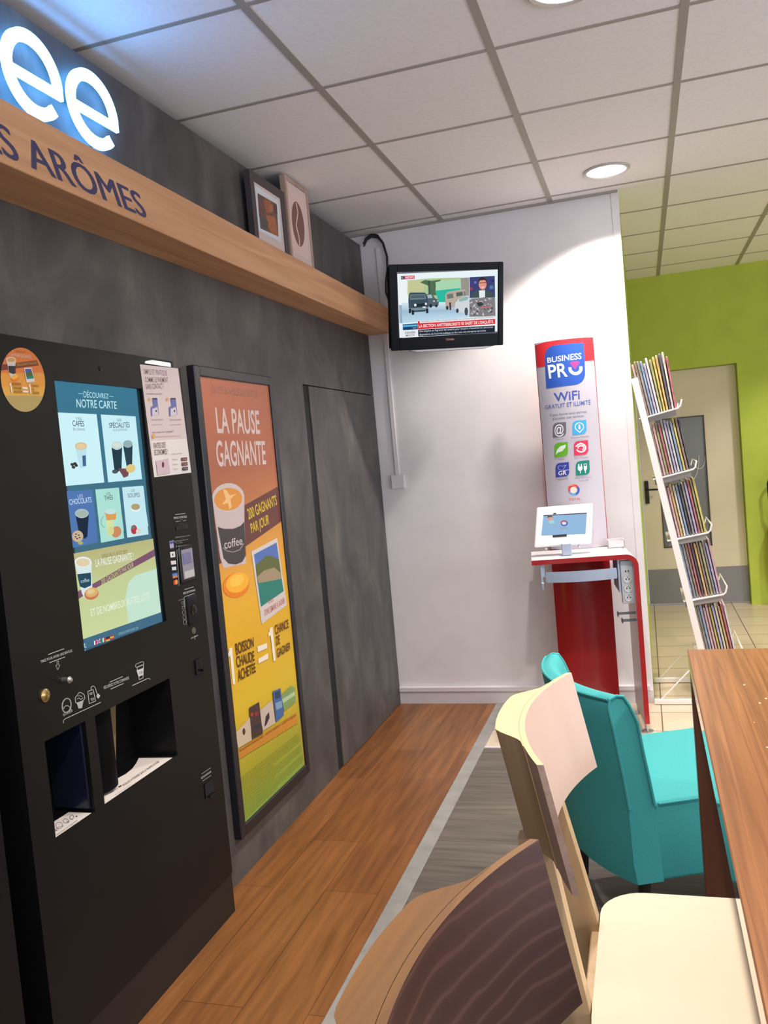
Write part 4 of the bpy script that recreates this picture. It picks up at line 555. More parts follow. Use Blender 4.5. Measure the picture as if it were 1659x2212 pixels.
('p',[(2.3932,.9614),(2.391,.9571),(2.3866,.9543),(2.381,.9534),(2.3752,.9547),(2.3705,.9578),(2.3676,.9623),(2.3673,.9671),(2.3695,.9713),(2.3738,.9742),(2.3794,.9751),(2.3852,.9739),(2.39,.9707),(2.3928,.9663)],(82,76,66)),
('m',[[(2.3585,.9429),(2.4038,.9434),(2.4025,.9456),(2.3573,.945)]],(160,158,150)),
('m',[[(2.3809,.9484),(2.3806,.9351),(2.3832,.9347),(2.3835,.948)]],(140,138,130)),
],
'shelf':[
('p',[(-1.5027,1.9931),(-1.4853,2.0025),(-1.4725,2.0221),(-1.4683,2.0551),(-1.4737,2.0937),(-1.4877,2.1358),(-1.5066,2.1792),(-1.3938,2.1872),(-1.3914,1.8504),(-1.3976,1.8521)],(222,212,204)),
('t','PAR ICI',[(-1.4313,1.9238),(-1.4301,1.9549),(-1.4223,1.9475),(-1.422,1.9154)],(70,64,62),1),
('p',[(-1.432,1.9618),(-1.43,1.9752),(-1.4235,1.9661),(-1.4235,1.9577),(-1.4239,1.9567)],(50,46,46)),
('m',[[(-1.4431,1.9647),(-1.4458,1.9677),(-1.4462,1.9668),(-1.4435,1.9638)],[(-1.4445,1.9661),(-1.4468,1.9694),(-1.4478,1.9692),(-1.4455,1.9659)],[(-1.4458,1.9676),(-1.4475,1.9709),(-1.449,1.9714),(-1.4472,1.9682)],[(-1.4468,1.9693),(-1.4479,1.9723),(-1.4496,1.9735),(-1.4485,1.9705)],[(-1.4476,1.971),(-1.448,1.9736),(-1.4499,1.9753),(-1.4494,1.9727)],[(-1.448,1.9726),(-1.4478,1.9747),(-1.4497,1.9767),(-1.4498,1.9746)],[(-1.448,1.974),(-1.4472,1.9756),(-1.449,1.9777),(-1.4498,1.9761)],[(-1.4476,1.9751),(-1.4463,1.9762),(-1.448,1.9784),(-1.4493,1.9774)],[(-1.4468,1.9759),(-1.445,1.9764),(-1.4467,1.9787),(-1.4484,1.9782)],[(-1.4457,1.9763),(-1.4436,1.9762),(-1.445,1.9785),(-1.4472,1.9786)],[(-1.4444,1.9763),(-1.4419,1.9756),(-1.4432,1.9779),(-1.4457,1.9786)],[(-1.4428,1.976),(-1.4401,1.9747),(-1.4412,1.9769),(-1.4439,1.9782)],[(-1.4411,1.9753),(-1.4382,1.9734),(-1.4391,1.9755),(-1.442,1.9773)],[(-1.4394,1.9743),(-1.4365,1.972),(-1.437,1.9737),(-1.4399,1.9761)]],(150,142,138)),
('t',"VEUILLEZ ATTENDRE QUE LA TRAPPE S'OUVRE",[(-1.428,1.9739),(-1.4279,2.1595),(-1.417,2.1491),(-1.417,1.9637)],(70,64,62),1),
('t','Pour votre sécurité attendez la fin',[(-1.4072,1.9106),(-1.4067,1.9882),(-1.401,1.9828),(-1.4015,1.9051)],(150,142,138),0),
],
'shelf2':[
('p',[(-1.4648,1.7377),(-1.4643,1.7937),(-1.3884,1.794),(-1.3884,1.6464)],(215,206,198)),
('m',[[(-1.4266,1.7195),(-1.4211,1.7107),(-1.4195,1.7102),(-1.4251,1.719)],[(-1.4219,1.7124),(-1.4196,1.7052),(-1.4176,1.7038),(-1.4199,1.711)],[(-1.4197,1.7064),(-1.4212,1.7022),(-1.4191,1.7001),(-1.4177,1.7043)],[(-1.4206,1.7026),(-1.4254,1.7022),(-1.4237,1.6999),(-1.4188,1.7004)],[(-1.4242,1.7019),(-1.4315,1.7053),(-1.4304,1.7032),(-1.4231,1.6998)],[(-1.4299,1.7042),(-1.4383,1.7109),(-1.4381,1.7093),(-1.4297,1.7027)],[(-1.4366,1.7092),(-1.4445,1.7178),(-1.4452,1.7172),(-1.4373,1.7086)],[(-1.443,1.716),(-1.4487,1.7248),(-1.4503,1.7253),(-1.4446,1.7164)],[(-1.4478,1.7231),(-1.4502,1.7304),(-1.4523,1.7319),(-1.4499,1.7245)],[(-1.4501,1.7292),(-1.4487,1.7336),(-1.4508,1.7356),(-1.4522,1.7313)],[(-1.4493,1.7331),(-1.4444,1.7335),(-1.4462,1.7359),(-1.4511,1.7354)],[(-1.4456,1.7338),(-1.4381,1.7303),(-1.4393,1.7325),(-1.4468,1.736)],[(-1.4398,1.7314),(-1.4313,1.7246),(-1.4315,1.7262),(-1.44,1.733)],[(-1.433,1.7262),(-1.4252,1.7176),(-1.4245,1.7182),(-1.4323,1.7269)]],(90,86,84)),
('m',[[(-1.4292,1.7064),(-1.4194,1.7146),(-1.4213,1.7168),(-1.4311,1.7086)]],(90,86,84)),
('m',[[(-1.4413,1.7406),(-1.4469,1.7558),(-1.449,1.7571),(-1.4433,1.7419)],[(-1.4475,1.7548),(-1.4344,1.7505),(-1.4358,1.7528),(-1.449,1.7572)],[(-1.4361,1.7515),(-1.4241,1.7421),(-1.4244,1.7438),(-1.4364,1.7532)],[(-1.4261,1.7447),(-1.423,1.7318),(-1.4209,1.7303),(-1.424,1.7431)],[(-1.4224,1.7326),(-1.4344,1.7346),(-1.4328,1.7323),(-1.4208,1.7303)],[(-1.4325,1.7335),(-1.4431,1.7431),(-1.4432,1.7418),(-1.4326,1.7322)]],(90,86,84)),
('p',[(-1.4315,1.7407),(-1.4244,1.7427),(-1.4177,1.732)],(100,96,94)),
('m',[[(-1.4408,1.7659),(-1.4399,1.7778),(-1.4421,1.7799),(-1.4429,1.7679)],[(-1.4416,1.7782),(-1.4284,1.7671),(-1.4286,1.7687),(-1.4418,1.7798)],[(-1.4304,1.7696),(-1.4226,1.7529),(-1.4207,1.7519),(-1.4285,1.7685)],[(-1.4224,1.7542),(-1.4304,1.7551),(-1.4287,1.7527),(-1.4207,1.7518)],[(-1.4282,1.7536),(-1.4422,1.7684),(-1.4427,1.7675),(-1.4288,1.7527)]],(90,86,84)),
('p',[(-1.4214,1.7713),(-1.4199,1.7683),(-1.4207,1.7669),(-1.4233,1.768),(-1.4262,1.7709),(-1.4277,1.7739),(-1.4269,1.7752),(-1.4243,1.7741)],(50,48,48)),
('t','ICI',[(-1.4294,1.696),(-1.4298,1.7056),(-1.419,1.6949),(-1.4192,1.6847)],(60,56,56),1),
('t',"Veuillez attendre que la trappe s'ouvre",[(-1.406,1.6691),(-1.4098,1.7512),(-1.4024,1.7461),(-1.3987,1.6619)],(140,134,130),0),
],
'beam':[
('t','ES ARÔMES',[(1.5394,2.2572),(2.1776,2.2571),(2.209,2.1953),(1.5661,2.1894)],(66,62,92),0),
('t','ES ARÔMES',[(1.5413,2.2571),(2.1811,2.2569),(2.2126,2.195),(1.5682,2.1892)],(66,62,92),0),
('t','ES ARÔMES',[(1.5433,2.2569),(2.1846,2.2567),(2.2162,2.1947),(1.5702,2.1889)],(66,62,92),0),
],
'tv':[
('p',[(-.2737,.156),(.2739,.1635),(.2716,-.1518),(-.2705,-.164)],(232,243,247)),
('p',[(-.2225,.121),(-.1272,.1282),(-.0309,.1295),(.0665,.1287),(.0651,.0074),(-.2232,.0177)],(176,200,150)),
('p',[(-.2224,.123),(-.162,.1252),(-.1277,.1024),(-.1374,.0628),(-.2197,.0654)],(196,200,150)),
('p',[(-.1536,.1111),(-.1273,.1223),(-.0925,.1173),(-.0398,.1217),(-.0578,.1003),(-.0713,.0807),(-.0676,.0444),(-.1028,.0456),(-.1105,.0939)],(82,112,84)),
('p',[(-.11,.1178),(-.1012,.1175),(-.1006,.0455),(-.1093,.0458)],(60,80,70)),
('p',[(-.0708,.1087),(-.0311,.1175),(.0664,.1207),(.0657,.0642),(-.0672,.0685)],(168,214,176)),
('p',[(-.0738,.0667),(-.023,.0711),(.0659,.0764),(.0651,.0074),(-.0529,.0076)],(44,186,160)),
('p',[(.0665,.1267),(.1134,.1274),(.1125,.0302),(.0679,.0561)],(152,150,140)),
('p',[(-.2737,.156),(-.2203,.121),(-.2219,.0655),(-.2167,.0175),(-.2709,.0114)],(236,244,246)),
('p',[(-.269,.0033),(-.2539,.0028),(-.2522,-.0877),(-.2695,-.087)],(150,175,195)),
('g',[((-.2535,.0148),(.1145,.0057),(214,232,240)),((-.2527,-.0293),(.1142,-.0353),(160,190,210)),((-.2522,-.0877),(.1139,-.0723),(190,220,236))]),
('p',[(-.1245,.0523),(-.0894,.0532),(-.0767,.0326),(-.0527,.0197),(-.0576,-.0084),(-.1127,-.0105)],(84,98,108)),
('p',[(-.0907,-.0072),(-.0918,-.012),(-.0948,-.0155),(-.0988,-.0166),(-.1027,-.0152),(-.1055,-.0115),(-.1065,-.0066),(-.1053,-.0018),(-.1024,.0016),(-.0984,.0028),(-.0945,.0013),(-.0916,-.0023)],(40,46,54)),
('p',[(-.0616,-.0083),(-.0626,-.0119),(-.0652,-.0145),(-.0688,-.0153),(-.0723,-.0142),(-.0748,-.0115),(-.0757,-.0078),(-.0747,-.0042),(-.072,-.0016),(-.0685,-.0008),(-.065,-.0019),(-.0624,-.0046)],(40,46,54)),
('p',[(-.118,.0481),(-.0939,.0493),(-.0877,.033),(-.1118,.0318)],(160,190,200)),
('p',[(-.0761,.0157),(-.0775,.0129),(-.0806,.0118),(-.0837,.0131),(-.0849,.016),(-.0836,.0188),(-.0804,.0199),(-.0773,.0186)],(230,236,236)),
('p',[(-.0558,.0166),(-.0569,.0143),(-.0594,.0135),(-.0619,.0145),(-.0629,.0168),(-.0618,.0191),(-.0593,.0199),(-.0568,.0189)],(230,236,236)),
('p',[(-.2135,.0573),(-.2068,.063),(-.1287,.0605),(-.1223,.0523),(-.1122,.0137),(-.1107,-.0186),(-.1308,-.034),(-.2008,-.0353),(-.2176,-.0146),(-.2187,.0255)],(62,78,92)),
('p',[(-.208,.0531),(-.128,.0524),(-.1228,.0282),(-.21,.0272)],(112,132,140)),
('p',[(-.205,.049),(-.1311,.0481),(-.1293,.0344),(-.2059,.0339)],(82,100,106)),
('p',[(-.1932,.0046),(-.1233,.0081),(-.1223,-.0061),(-.1923,-.0095)],(36,46,56)),
('p',[(-.1755,-.0001),(-.1765,-.0037),(-.1791,-.0062),(-.1826,-.0071),(-.1861,-.006),(-.1886,-.0032),(-.1894,.0004),(-.1884,.004),(-.1858,.0066),(-.1823,.0074),(-.1788,.0063),(-.1763,.0036)],(236,240,236)),
('p',[(-.119,.0039),(-.1198,.0007),(-.122,-.0016),(-.1248,-.0023),(-.1277,-.0014),(-.1297,.0011),(-.1304,.0043),(-.1295,.0075),(-.1274,.0098),(-.1245,.0105),(-.1217,.0096),(-.1197,.0072)],(236,240,236)),
('p',[(-.2176,-.0146),(-.1128,-.0125),(-.1121,-.0246),(-.2171,-.0275)],(120,140,150)),
('p',[(-.2172,-.0166),(-.2051,-.0163),(-.2057,-.0392),(-.2178,-.0387)],(34,40,48)),
('p',[(-.2014,-.0253),(-.1892,-.0249),(-.1898,-.0479),(-.202,-.0474)],(34,40,48)),
('p',[(-.1244,-.0201),(-.112,-.0198),(-.1125,-.0428),(-.1248,-.0424)],(34,40,48)),
('p',[(-.1434,-.0093),(-.1259,-.0088),(-.1256,-.016),(-.1427,-.0166)],(225,225,215)),
('p',[(-.0191,.0428),(-.01,.0586),(.0345,.0652),(.0882,.0696),(.097,.0592),(.0976,.0226),(.0382,.0084),(.0312,-.0199),(-.0179,-.0201)],(186,170,158)),
('p',[(-.0101,.0473),(.0232,.0515),(.026,.0291),(-.0083,.0242)],(110,120,116)),
('p',[(.0411,.0549),(.0769,.0578),(.0789,.0395),(.0431,.0346)],(84,100,96)),
('p',[(.0813,.0589),(.0935,.0601),(.095,.0389),(.0834,.0369)],(120,130,126)),
('p',[(-.0019,-.0207),(-.0029,-.0259),(-.0056,-.0297),(-.0092,-.031),(-.0127,-.0294),(-.0152,-.0255),(-.0161,-.0201),(-.0151,-.0149),(-.0124,-.0111),(-.0088,-.0098),(-.0053,-.0114),(-.0027,-.0153)],(60,56,60)),
('p',[(.0025,.0056),(.0115,.0073),(.0131,-.0314),(.0042,-.0319)],(60,60,66)),
('p',[(.0336,-.0077),(.0541,.0241),(.0923,.035),(.1171,.0362),(.1214,.0136),(.1163,-.0559),(.0914,-.0549),(.0376,-.0405)],(206,216,220)),
('p',[(.0541,.022),(.0923,.0329),(.1103,.0303),(.1011,.0143),(.0584,.0077)],(150,180,180)),
('p',[(.106,-.0432),(.1049,-.052),(.1021,-.0591),(.0981,-.0629),(.0936,-.0627),(.0897,-.0586),(.087,-.0513),(.0861,-.0424),(.0872,-.0336),(.09,-.0265),(.094,-.0227),(.0984,-.0229),(.1024,-.027),(.1051,-.0342)],(70,84,96)),
('p',[(.0547,-.0371),(.0535,-.0428),(.0505,-.0469),(.0465,-.0482),(.0425,-.0465),(.0396,-.0422),(.0386,-.0365),(.0397,-.0308),(.0427,-.0267),(.0468,-.0254),(.0508,-.027),(.0537,-.0313)],(60,70,80)),
('p',[(.1147,.022),(.2579,.0261),(.2601,-.0732),(.1139,-.0702)],(128,126,128)),
('p',[(.1503,.0093),(.146,.0138),(.1473,.017),(.1506,.0151)],(180,177,182)),
('p',[(.1832,-.0024),(.1881,.0013),(.1909,-.0022),(.1886,-.0058)],(150,147,152)),
('p',[(.1596,.0065),(.1517,.0042),(.1504,.0096),(.1552,.013)],(220,217,222)),
('p',[(.2274,-.0496),(.2189,-.0487),(.2182,-.0436),(.2237,-.0425)],(220,217,222)),
('p',[(.2462,-.0607),(.2381,-.0515),(.2387,-.0452),(.2443,-.0492)],(180,177,182)),
('p',[(.1833,.0023),(.1776,.0068),(.1825,.0095),(.188,.0074)],(205,202,207)),
('p',[(.2326,.0116),(.2232,.0179),(.2224,.0236),(.2284,.0213)],(205,202,207)),
('p',[(.1483,-.0179),(.1405,-.0132),(.1402,-.0085),(.1452,-.01)],(150,147,152)),
('p',[(.2324,.0151),(.2218,.014),(.2171,.0176),(.2227,.0196)],(205,202,207)),
('p',[(.2105,-.0412),(.1998,-.0386),(.196,-.0343),(.2019,-.0346)],(80,77,82)),
('p',[(.2064,-.0195),(.197,-.0182),(.1957,-.0129),(.2015,-.012)],(220,217,222)),
('p',[(.1941,-.0546),(.1883,-.0555),(.1868,-.0521),(.1902,-.0504)],(205,202,207)),
('p',[(.2,-.0032),(.1936,.0001),(.1952,.0041),(.2,.0033)],(60,57,62)),
('p',[(.1567,.0148),(.1631,.0195),(.1673,.0159),(.1644,.0116)],(150,147,152)),
('p',[(.109,-.0009),(.1199,.0034),(.1261,.0008),(.1209,-.003)],(205,202,207)),
('p',[(.2008,.0039),(.2022,.0156),(.2073,.0198),(.2082,.0134)],(150,147,152)),
('p',[(.1689,-.0605),(.1644,-.0578),(.1653,-.0549),(.1686,-.0557)],(80,77,82)),
('p',[(.1547,-.0438),(.1643,-.0404),(.1693,-.0437),(.1646,-.0471)],(80,77,82)),
('p',[(.1772,.004),(.1717,.0025),(.1698,.0055),(.1728,.0075)],(220,217,222)),
('p',[(.2413,-.0392),(.2392,-.0299),(.2431,-.026),(.2458,-.0309)],(60,57,62)),
('p',[(.1274,-.0248),(.1299,-.0162),(.1366,-.0175),(.1371,-.0237)],(180,177,182)),
('p',[(.144,-.0188),(.1401,-.0129),(.1436,-.0099),(.1474,-.0129)],(220,217,222)),
('p',[(.2321,-.0529),(.2289,-.0485),(.2319,-.0463),(.2351,-.0486)],(80,77,82)),
('p',[(.187,-.048),(.1819,-.0426),(.1841,-.0388),(.1883,-.0412)],(150,147,152)),
('p',[(.1941,-.0713),(.1859,-.0612),(.1881,-.0545),(.1943,-.059)],(220,217,222)),
('p',[(.2196,-.0219),(.2119,-.0244),(.2103,-.0191),(.2148,-.0157)],(80,77,82)),
('p',[(.1526,-.0369),(.1579,-.0279),(.165,-.0287),(.1638,-.035)],(205,202,207)),
('p',[(.1392,-.0467),(.1431,-.0401),(.1483,-.0408),(.1474,-.0453)],(180,177,182)),
('p',[(.1167,-.0571),(.1268,-.0538),(.1324,-.0554),(.1275,-.0582)],(205,202,207)),
('p',[(.1315,-.06),(.1315,-.0548),(.1352,-.0541),(.1364,-.0574)],(220,217,222)),
('p',[(.1799,-.0239),(.1728,-.0181),(.1761,-.0134),(.1819,-.0157)],(80,77,82)),
('p',[(.2312,.0168),(.2344,.0228),(.2389,.0197),(.2384,.0147)],(180,177,182)),
('p',[(.2247,-.0274),(.2287,-.0216),(.2335,-.0242),(.2323,-.029)],(150,147,152)),
('p',[(.213,-.0332),(.2205,-.0234),(.2278,-.0224),(.2253,-.0286)],(60,57,62)),
('p',[(.1228,-.0361),(.1181,-.0249),(.122,-.0193),(.1264,-.0248)],(80,77,82)),
('p',[(.1119,.013),(.1222,.0199),(.1293,.0193),(.1248,.0145)],(150,147,152)),
('p',[(.2232,.0061),(.2194,.0139),(.2246,.0168),(.2289,.0126)],(150,147,152)),
('p',[(.1602,-.0433),(.1663,-.038),(.1711,-.0385),(.1687,-.0421)],(205,202,207)),
('p',[(.212,-.0097),(.2201,-.0056),(.2245,-.0097),(.2205,-.0138)],(180,177,182)),
('p',[(.1322,-.0526),(.1234,-.0521),(.1233,-.0466),(.1291,-.045)],(180,177,182)),
('p',[(.1354,-.0274),(.1289,-.0238),(.1318,-.0198),(.1371,-.0208)],(150,147,152)),
('p',[(.1798,-.0175),(.1767,-.0054),(.1819,-.0003),(.1857,-.0066)],(60,57,62)),
('p',[(.2121,.0072),(.1996,.0076),(.1955,.0131),(.2025,.0146)],(205,202,207)),
('p',[(.121,.0003),(.1255,.0073),(.1312,.0051),(.13,-.0003)],(220,217,222)),
('p',[(.1096,.0171),(.1169,.024),(.123,.0208),(.1201,.0151)],(205,202,207)),
('p',[(.149,-.0543),(.1544,-.046),(.1607,-.0458),(.1591,-.0513)],(80,77,82)),
('p',[(.1424,-.0264),(.1497,-.0228),(.1538,-.026),(.1503,-.0294)],(205,202,207)),
('p',[(.1469,-.0495),(.1343,-.0456),(.1307,-.0398),(.1379,-.0404)],(205,202,207)),
('p',[(.2148,-.0369),(.218,-.0315),(.2221,-.0343),(.2214,-.0388)],(80,77,82)),
('p',[(.1709,-.0143),(.1579,-.0112),(.1548,-.0049),(.1623,-.0048)],(205,202,207)),
('p',[(.2302,-.055),(.2365,-.0448),(.2445,-.0456),(.243,-.0527)],(80,77,82)),
('p',[(.1346,-.0685),(.1387,-.0567),(.1441,-.0525),(.1432,-.059)],(60,57,62)),
('p',[(.1339,-.0181),(.1381,-.012),(.1429,-.015),(.1417,-.0201)],(220,217,222)),
('p',[(.1594,-.0623),(.1515,-.0548),(.1549,-.0492),(.1613,-.0524)],(220,217,222)),
('p',[(.1399,-.0132),(.1434,-.0046),(.1494,-.0041),(.1491,-.0097)],(180,177,182)),
('p',[(.2372,-.0234),(.2303,-.0138),(.2314,-.0078),(.2363,-.0122)],(180,177,182)),
('p',[(.1851,-.0018),(.1919,.0042),(.1974,.0019),(.1947,-.0028)],(150,147,152)),
('p',[(.1788,-.0108),(.1693,-.0131),(.1651,-.0092),(.17,-.0064)],(220,217,222)),
('p',[(.239,-.034),(.2334,-.0314),(.2344,-.0278),(.2385,-.0284)],(80,77,82)),
('p',[(.1983,-.0225),(.1949,-.0165),(.2007,-.0159),(.2049,-.0197)],(60,57,62)),
('p',[(.1662,-.0608),(.1537,-.0587),(.1508,-.0525),(.1581,-.0518)],(205,202,207)),
('p',[(.2161,-.0241),(.209,-.0277),(.2059,-.0232),(.2096,-.0193)],(80,77,82)),
('p',[(.1268,-.004),(.1201,-.0066),(.1198,-.0012),(.1242,.0024)],(150,147,152)),
('p',[(.201,-.0336),(.1941,-.0334),(.1934,-.0292),(.1978,-.0279)],(80,77,82)),
('p',[(.2288,-.0489),(.226,-.0384),(.2315,-.0344),(.2351,-.0401)],(205,202,207)),
('p',[(.1435,-.0147),(.1355,-.0131),(.1351,-.0084),(.1403,-.0078)],(180,177,182)),
('p',[(.1448,-.054),(.136,-.0512),(.1363,-.0458),(.1423,-.0459)],(180,177,182)),
('p',[(.1612,-.0135),(.1551,-.0102),(.1594,-.0071),(.1648,-.0082)],(60,57,62)),
('p',[(.162,-.0437),(.1555,-.0458),(.1539,-.0414),(.1577,-.0386)],(60,57,62)),
('p',[(.1485,-.0325),(.1447,-.0226),(.1471,-.0175),(.1504,-.0223)],(180,177,182)),
('p',[(.1529,-.0019),(.1779,.0034),(.1961,-.0096),(.1664,-.0208)],(56,66,66)),
('p',[(.1732,-.0211),(.228,-.019),(.228,-.0293),(.1777,-.0303)],(190,110,120)),
('p',[(.1147,.1294),(.2557,.1315),(.2579,.0244),(.1147,.0252)],(62,70,120)),
('p',[(.145,.0942),(.1427,.088),(.1368,.0844),(.1296,.0846),(.1238,.0886),(.1216,.0949),(.1239,.101),(.1298,.1046),(.137,.1044),(.1428,.1004)],(80,60,130)),
('p',[(.1541,.102),(.1527,.0982),(.149,.096),(.1446,.0961),(.141,.0986),(.1397,.1024),(.1411,.1062),(.1447,.1084),(.1491,.1083),(.1527,.1059)],(120,120,190)),
('p',[(.2492,.0747),(.2469,.0685),(.241,.0649),(.2337,.0651),(.2278,.0691),(.2255,.0754),(.2278,.0816),(.2337,.0853),(.241,.0851),(.247,.081)],(90,120,160)),
('p',[(.1322,.0702),(.1306,.066),(.1266,.0635),(.1215,.0636),(.1175,.0664),(.116,.0707),(.1176,.075),(.1217,.0775),(.1267,.0773),(.1307,.0746)],(170,60,60)),
('p',[(.2515,.1073),(.2501,.1035),(.2465,.1012),(.242,.1014),(.2383,.1038),(.237,.1077),(.2384,.1115),(.242,.1137),(.2465,.1136),(.2501,.1111)],(40,50,96)),
('p',[(.1228,.0258),(.1284,.05),(.1647,.0651),(.2055,.0659),(.2419,.0504),(.2556,.0245)],(66,84,88)),
('p',[(.1669,.061),(.2009,.0619),(.2008,.026),(.169,.025)],(232,236,240)),
('p',[(.2092,.0902),(.2081,.0819),(.205,.0745),(.2001,.0687),(.194,.0651),(.1873,.064),(.1806,.0655),(.1745,.0695),(.1698,.0756),(.1667,.0832),(.1657,.0915),(.1668,.0998),(.17,.1071),(.1748,.1129),(.1808,.1165),(.1876,.1176),(.1943,.1161),(.2003,.1122),(.2051,.1061),(.2082,.0985)],(228,150,130)),
('p',[(.164,.1017),(.1659,.1179),(.1786,.1264),(.1966,.1259),(.2093,.1166),(.2101,.1003),(.2034,.1127),(.174,.1115)],(62,46,42)),
('m',[[(.1678,.0971),(.2074,.0984),(.2072,.1009),(.1676,.0995)]],(60,40,40)),
('p',[(.1783,.0789),(.1973,.0796),(.1941,.074),(.1819,.0735)],(240,220,215)),
('p',[(-.1714,-.081),(.2532,-.0704),(.2536,-.0821),(-.1708,-.0912)],(226,228,230)),
('t',"UN VÉHICULE A PERCUTÉ DES MILITAIRES DE L'OPÉRATION SENTINELLE CE MATIN",[(-.1517,-.0818),(.2463,-.0735),(.2463,-.0785),(-.1518,-.0875)],(120,124,130),0),
('p',[(-.1714,-.081),(-.1626,-.0806),(-.1607,-.0916),(.2578,-.0864),(.2582,-.1123),(-.1715,-.1225)],(222,44,52)),
('t',"LA SECTION ANTITERRORISTE SE SAISIT DE L'ENQUÊTE",[(-.1665,-.0983),(.2462,-.0934),(.2471,-.1076),(-.1656,-.113)],(246,240,240),2),
('p',[(-.1716,-.1237),(.2564,-.1205),(.2563,-.154),(-.1706,-.1585)],(34,42,58)),
('t',"Une enquête en flagrance est ouverte pour tentative d'assassinat sur personnes",[(-.1659,-.126),(.2453,-.1226),(.2453,-.1318),(-.1657,-.1358)],(214,220,228),0),
('t',"dépositaires de l'autorité publique en lien avec une entreprise terroriste",[(-.1659,-.1432),(.2047,-.1392),(.2047,-.1484),(-.1652,-.153)],(214,220,228),0),
('p',[(-.2537,-.0929),(-.1725,-.0911),(-.1724,-.1216),(-.2528,-.1221)],(22,66,104)),
('p',[(-.2525,-.097),(-.1761,-.0962),(-.1755,-.106),(-.2523,-.1068)],(90,180,215)),
('t','Saisi',[(-.2006,-.1102),(-.1786,-.1092),(-.1784,-.1157),(-.2003,-.1172)],(190,210,220),0),
('p',[(-.2572,-.126),(-.1716,-.1249),(-.1707,-.1593),(-.2557,-.1611)],(232,236,240)),
('t','DERNIÈRE',[(-.2417,-.1316),(-.1866,-.1304),(-.186,-.1406),(-.2412,-.1422)],(60,66,84),1),
('t','MINUTE',[(-.2378,-.1456),(-.1914,-.1445),(-.1908,-.1543),(-.2372,-.1554)],(60,66,84),1),
('p',[(-.2549,.1444),(-.2377,.1452),(-.2377,.1286),(-.2545,.1279)],(40,36,46)),
('t','C',[(-.2511,.1408),(-.2417,.1413),(-.2415,.1323),(-.2509,.1317)],(230,230,235),1),
('p',[(-.2377,.1452),(-.1831,.146),(-.1831,.129),(-.2377,.1286)],(206,70,92)),
('t','NEWS',[(-.2322,.1426),(-.1874,.1434),(-.1873,.1319),(-.2321,.1312)],(246,232,236),2),
],
'tvlogo':[
('t','TOSHIBA',[(-.0227,-.1761),(.0259,-.1759),(.0262,-.1851),(-.0224,-.1853)],(150,110,104),2),
],
'banner':[
('p',[(-.3902,1.9806),(-.3418,1.9894),(-.2409,1.9919),(-.1569,1.9919),(-.0943,1.9904),(-.0939,1.8701),(-.3899,1.8624)],(206,44,52)),
('p',[(-.3476,1.9013),(-.3455,1.9214),(-.3401,1.9379),(-.3313,1.9506),(-.3191,1.9596),(-.3035,1.9648),(-.2846,1.9664),(-.1413,1.9646),(-.1458,1.8154),(-.1481,1.7958),(-.1536,1.7797),(-.1623,1.767),(-.1743,1.7579),(-.1896,1.7522),(-.2081,1.75),(-.3502,1.7471)],(42,84,172)),
('t','BUSINESS',[(-.3351,1.9055),(-.1577,1.9124),(-.16,1.8815),(-.3353,1.8798)],(240,240,244),2),
('t','PR',[(-.336,1.8661),(-.2376,1.8676),(-.2364,1.799),(-.3327,1.7978)],(240,240,244),2),
('m',[[(-.1742,1.844),(-.174,1.8285),(-.1581,1.8282),(-.1583,1.8437)],[(-.1729,1.8398),(-.1759,1.8246),(-.1604,1.8209),(-.1574,1.8361)],[(-.1726,1.8354),(-.1787,1.8213),(-.1641,1.8144),(-.158,1.8284)],[(-.1732,1.831),(-.1821,1.8186),(-.1692,1.8088),(-.1603,1.8212)],[(-.1747,1.8268),(-.186,1.8166),(-.1753,1.8044),(-.164,1.8146)],[(-.1771,1.8231),(-.1903,1.8155),(-.1822,1.8013),(-.169,1.8089)],[(-.1803,1.82),(-.1948,1.8153),(-.1897,1.7998),(-.1751,1.8045)],[(-.184,1.8175),(-.1993,1.8159),(-.1973,1.7998),(-.182,1.8014)],[(-.1883,1.816),(-.2037,1.8175),(-.2048,1.8014),(-.1894,1.7998)],[(-.1927,1.8153),(-.2076,1.8199),(-.2119,1.8044),(-.197,1.7998)],[(-.1972,1.8155),(-.2109,1.8231),(-.2182,1.8088),(-.2045,1.8013)],[(-.2016,1.8166),(-.2135,1.8268),(-.2236,1.8145),(-.2116,1.8043)],[(-.2056,1.8185),(-.2153,1.8309),(-.2277,1.8211),(-.218,1.8087)],[(-.2092,1.8212),(-.2162,1.8353),(-.2304,1.8284),(-.2234,1.8143)],[(-.2122,1.8246),(-.2161,1.8397),(-.2315,1.836),(-.2276,1.8208)],[(-.2144,1.8284),(-.2151,1.844),(-.231,1.8437),(-.2303,1.8281)]],(240,240,244)),
('p',[(-.1974,1.83),(-.2217,1.8651),(-.2077,1.8721),(-.1867,1.8729),(-.1696,1.8655)],(206,60,130)),
('m',[[(-.2082,1.8534),(-.2028,1.8561),(-.204,1.8584),(-.2094,1.8557)],[(-.2045,1.8555),(-.1987,1.8569),(-.1994,1.8594),(-.2051,1.858)],[(-.2005,1.8567),(-.1945,1.8567),(-.1946,1.8593),(-.2006,1.8592)],[(-.1963,1.8569),(-.1905,1.8556),(-.19,1.8581),(-.1958,1.8594)],[(-.1922,1.8562),(-.1867,1.8536),(-.1857,1.8559),(-.1912,1.8585)],[(-.1882,1.8545),(-.1833,1.8507),(-.1819,1.8528),(-.1867,1.8565)]],(42,84,172)),
